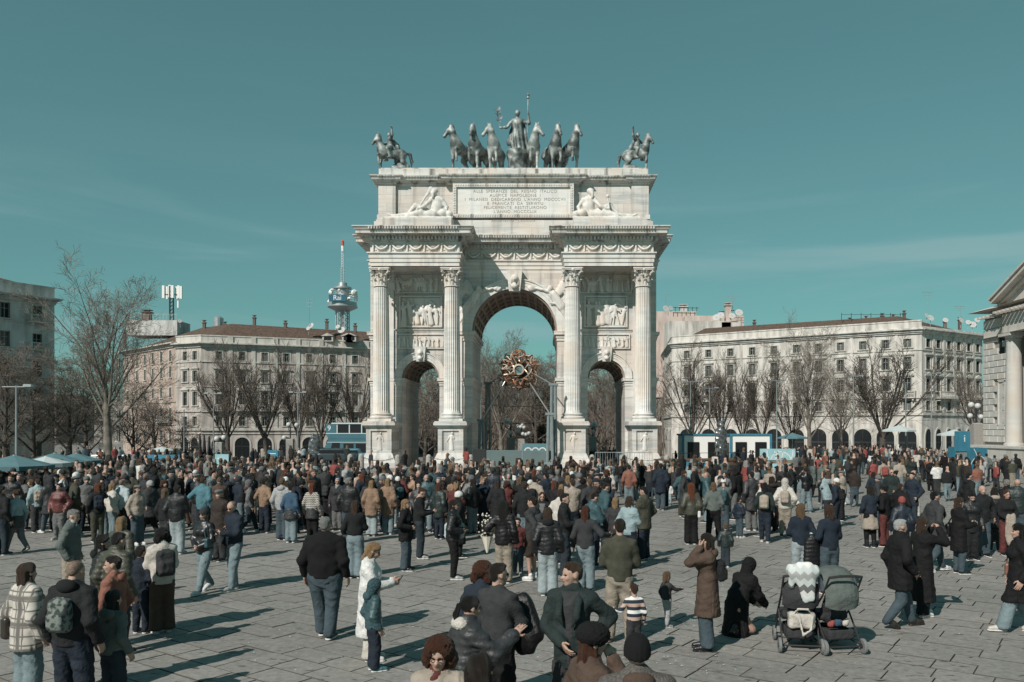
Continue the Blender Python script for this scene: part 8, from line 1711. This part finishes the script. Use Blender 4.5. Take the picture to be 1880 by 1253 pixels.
def place_word(X, Y):
    px = X / Y * FPX + VX
    z = ['by the teal parasols', 'near the shaded block', 'below the plane tree', 'before the rose block', 'near the blue totem', 'near the bus', 'near the bus-side outer pedestal', 'near the bus-side archway', 'near the bus-side inner pedestal', 'below the gold sphere', 'near the booth-side inner pedestal', 'near the booth-side archway', 'near the booth-side outer pedestal', 'near the white booths', 'near the blue banner', 'before the cream block', 'near the customs house']
    e = [110, 170, 260, 460, 540, 650, 730, 800, 865, 1010, 1075, 1145, 1215, 1385, 1470, 1720, 9999]
    for a, w in zip(e, z):
        if px < a: return w
def free(X, Y, r):
    return all((X - a) ** 2 + (Y - b) ** 2 > r * r for a, b in PEOPLE)
N_TARGET = 300 - len(PEOPLE); cand = []
def crowd_pos():
    """where the photograph's crowd stands thick; thinner to the right of the arch"""
    while True:
        Y = random.uniform(22.5, 62); px = random.uniform(-15, 1895); d = 0
        if px < 640: d = 0 if Y > 47 else 1.0 if Y > 28 else .6 if Y > 25 else .15
        elif px < 1120: d = .008 if Y > 42 else 1.0 if Y > 25 else .6
        elif px < 1240: d = .01 if Y > 43 else .95 if Y > 33 else .2
        elif px < 1480: d = .55 if 33 < Y < 43 else .05 if Y > 43 else .1
        else: d = .6 if Y > 46 else .25 if Y > 38 else .06
        if random.random() < d: return gx(px, Y), Y
def colliding_setting(X, Y):
    px = X / Y * FPX + VX
    return (Y > 64.5 and 630 < px < 1230) or (px > 1735 and Y > 46 and X > 25)
while len(cand) < 740:
    X, Y = crowd_pos()
    if colliding_setting(X, Y) or not free(X, Y, .48): continue
    PEOPLE.append((X, Y)); cand.append((Y, X))
cand.sort(); near_c, far_c = cand[:N_TARGET], cand[N_TARGET:]
nbag = 0
for Y, X in near_c:
    px = X / Y * FPX + VX
    for _ in range(80):
        vi = random.choice([14, 15]) if random.random() < .08 else random.randrange(14); S0, G, fr, meshes = vcache[vi]; S = dict(S0)
        S['tc'] = random.choice(TOPC); S['bc'] = random.choice(BOTC); S['hair'], S['hc'] = random.choice(HF if S.get('f') else HM); ht = random.choice(HATS); S['skin'] = random.randrange(3); S['shc'] = random.choice(['black', 'black', 'white', 'brown', 'palegrey'])
        S['glasses'] = random.random() < .15
        if ht: S['hat'] = (ht[0], ht[1] or S['tc']); S['hair'] = 'none' if ht[0] in ('hood', 'beanie') and not S.get('f') else S['hair']
        face = random.gauss(0, 35) if random.random() < .62 else random.uniform(0, 360); f_ = face % 360; fw = 'from behind' if f_ < 50 or f_ > 310 else 'facing us' if 130 < f_ < 230 else 'turned sideways'
        hw = {'beanie': ' and %s beanie' % S['hat'][1], 'cap': ' and navy cap', 'flatcap': ' and flat cap', 'hood': ', hood up'}.get(ht[0], '') if ht else ''
        bt = CN.get(S['bc'], S['bc']); bt = bt if bt.endswith('jeans') else bt + ' trousers'
        lb = '%s %s%s, %s, %s, %s %s' % (CN.get(S['tc'], S['tc']), WORDS[S['top']], hw, bt, fw, '' if ht else ARMW.get(S.get('arms', ('hang', 'hang'))), place_word(X, Y)); lb = 'person in ' + ' '.join(lb.replace(', ,', ',').split())
        if lb not in used_l and len(lb.replace(',', ' ').split()) <= 16: break
    used_l.add(lb); b = assemble(S, G, fr, meshes, (X, Y, 0), face, lb); s = random.uniform(.94, 1.05); b.scale = (s, s, s)
    if Y < 31 and (f_ < 60 or f_ > 300) and nbag < 26 and random.random() < .4:      # bags on the nearer ones
        bc_ = random.choice(['black', 'charcoal', 'navy', 'brown', 'teal', 'grey', 'beige', 'green']); kind_ = 'backpack' if random.random() < .6 else 'shoulder bag'
        tl = '%s %s on the person in %s %s %s' % (bc_, kind_, CN.get(S['tc'], S['tc']), WORDS[S['top']], place_word(X, Y))
        if tl not in used_l:
            used_l.add(tl); nbag += 1
            if kind_ == 'backpack': backpack(b, fr, bc_, tl, .85)
            else: shoulder_bag(b, fr, bc_, tl, random.choice((-1, 1)), .54, .9, 'darkbrown')
# the farthest of the crowd reads as one mass
def crowd_geo(kind, h=.092):
    F = Field((-.4, -.3, 0), (.4, .4, 1.85), h); wd = .02 if kind % 2 else 0
    st = .12 if kind == 2 else 0
    for s in (-1, 1): F.cone((s * .09, 0, .85), (s * .1, s * st, .05), .105, .065, .03); F.cone((s * (.2 + wd), 0, 1.38), (s * (.27 + wd), .02, 1.1), .065, .055, .03)
    if kind == 1:
        for s in (-1, 1): F.cone((s * .28, .02, 1.1), (s * .07, .25, 1.5), .055, .045, .03)
    else:
        for s in (-1, 1): F.cone((s * (.27 + wd), .02, 1.1), (s * .25, .1, .86), .055, .04, .03)
    F.cone((0, 0, .9 - (.3 if kind == 3 else 0)), (0, 0, 1.3), .19 + wd, .2 + wd, .05, .7); F.cone((0, 0, 1.42), (0, 0, 1.55), .07, .06, .03); F.ell((0, 0, 1.63), (.085, .10, .125), None, .02); F.ell((0, -.04, 1.66), (.1, .11, .12), None, .02)
    if kind == 3: F.cone((0, -.08, 1.62), (0, -.1, 1.38), .1, .1, .03)
    V, Q = F.mesh(); c = V[Q].mean(1); mi = np.where(c[:, 2] < (.62 if kind == 3 else .86), 1, 0); hd = c[:, 2] > 1.46; mi[hd] = 3; mi[hd & (c[:, 1] > .02) & (c[:, 2] < 1.70)] = 2; return V, Q, mi
CG = [crowd_geo(k) for k in range(4)]; CG2 = [crowd_geo(k, .115) for k in range(4)]
pal_t = ['black', 'black', 'black', 'jet', 'jet', 'jet', 'charcoal', 'charcoal', 'charcoal', 'navy', 'navy', 'navy', 'greygreen', 'darkbrown', 'green', 'olive', 'teal', 'grey', 'white', 'cream', 'beige', 'brown', 'rust', 'darkbrown', 'lightblue', 'palegrey', 'red']; pal_b = ['jet', 'black', 'navy', 'denim', 'jeans', 'charcoal', 'sand']; pal_h = ['black', 'dark', 'dark', 'brown', 'grey', 'black', 'darkblond']
mats_ = [cloth(c) for c in pal_t] + [cloth(c, 'denim' if 'j' in c[:2] else 'cloth') for c in pal_b] + [SKIN[0]] + [hairm(c) for c in pal_h]
def mass(name, pts, label, CG=CG):
    Vs, Qs, Ms, n = [], [], [], 0
    for X, Y, z in pts:
        V, Q, mi = CG[random.randrange(4)]; a = random.gauss(0, 1.0) if random.random() < .6 else random.uniform(0, 6.28); s = random.uniform(.88, 1.06); ca, sa = math.cos(a) * s, math.sin(a) * s
        Vs.append(np.stack([V[:, 0] * ca - V[:, 1] * sa + X, V[:, 0] * sa + V[:, 1] * ca + Y, V[:, 2] * s + z], 1)); Qs.append(Q + n); n += len(V)
        t, b_, h_ = random.randrange(len(pal_t)), random.randrange(len(pal_b)), random.randrange(len(pal_h)); Ms.append(np.array([t, len(pal_t) + b_, len(pal_t) + len(pal_b), len(pal_t) + len(pal_b) + 1 + h_])[mi])
    o = link(name, mesh_np(name, np.concatenate(Vs), np.concatenate(Qs), mats_, mi=np.concatenate(Ms))); return tag(o, label, 'crowd', kind='stuff')
mass('crowd', [(X, Y, 0) for Y, X in far_c], 'dense far crowd packed before the arch')
pts = []
for _ in range(420):
    r = random.random()
    if r < .62: px, Y = random.uniform(1430, 1800), random.uniform(66, 108)
    elif r < .86: px, Y = random.uniform(100, 660), random.uniform(70, 112)
    elif r < .93: px, Y = random.uniform(760, 1150), random.uniform(84, 100)
    else: px, Y = random.uniform(1235, 1440), random.uniform(90, 99)
    X = gx(px, Y)
    if X > 30 and Y < 72: continue
    pts.append((X, Y, gz(Y)))
mass('crowd', pts, 'far crowd milling on the lower ground beyond the arch', CG2)
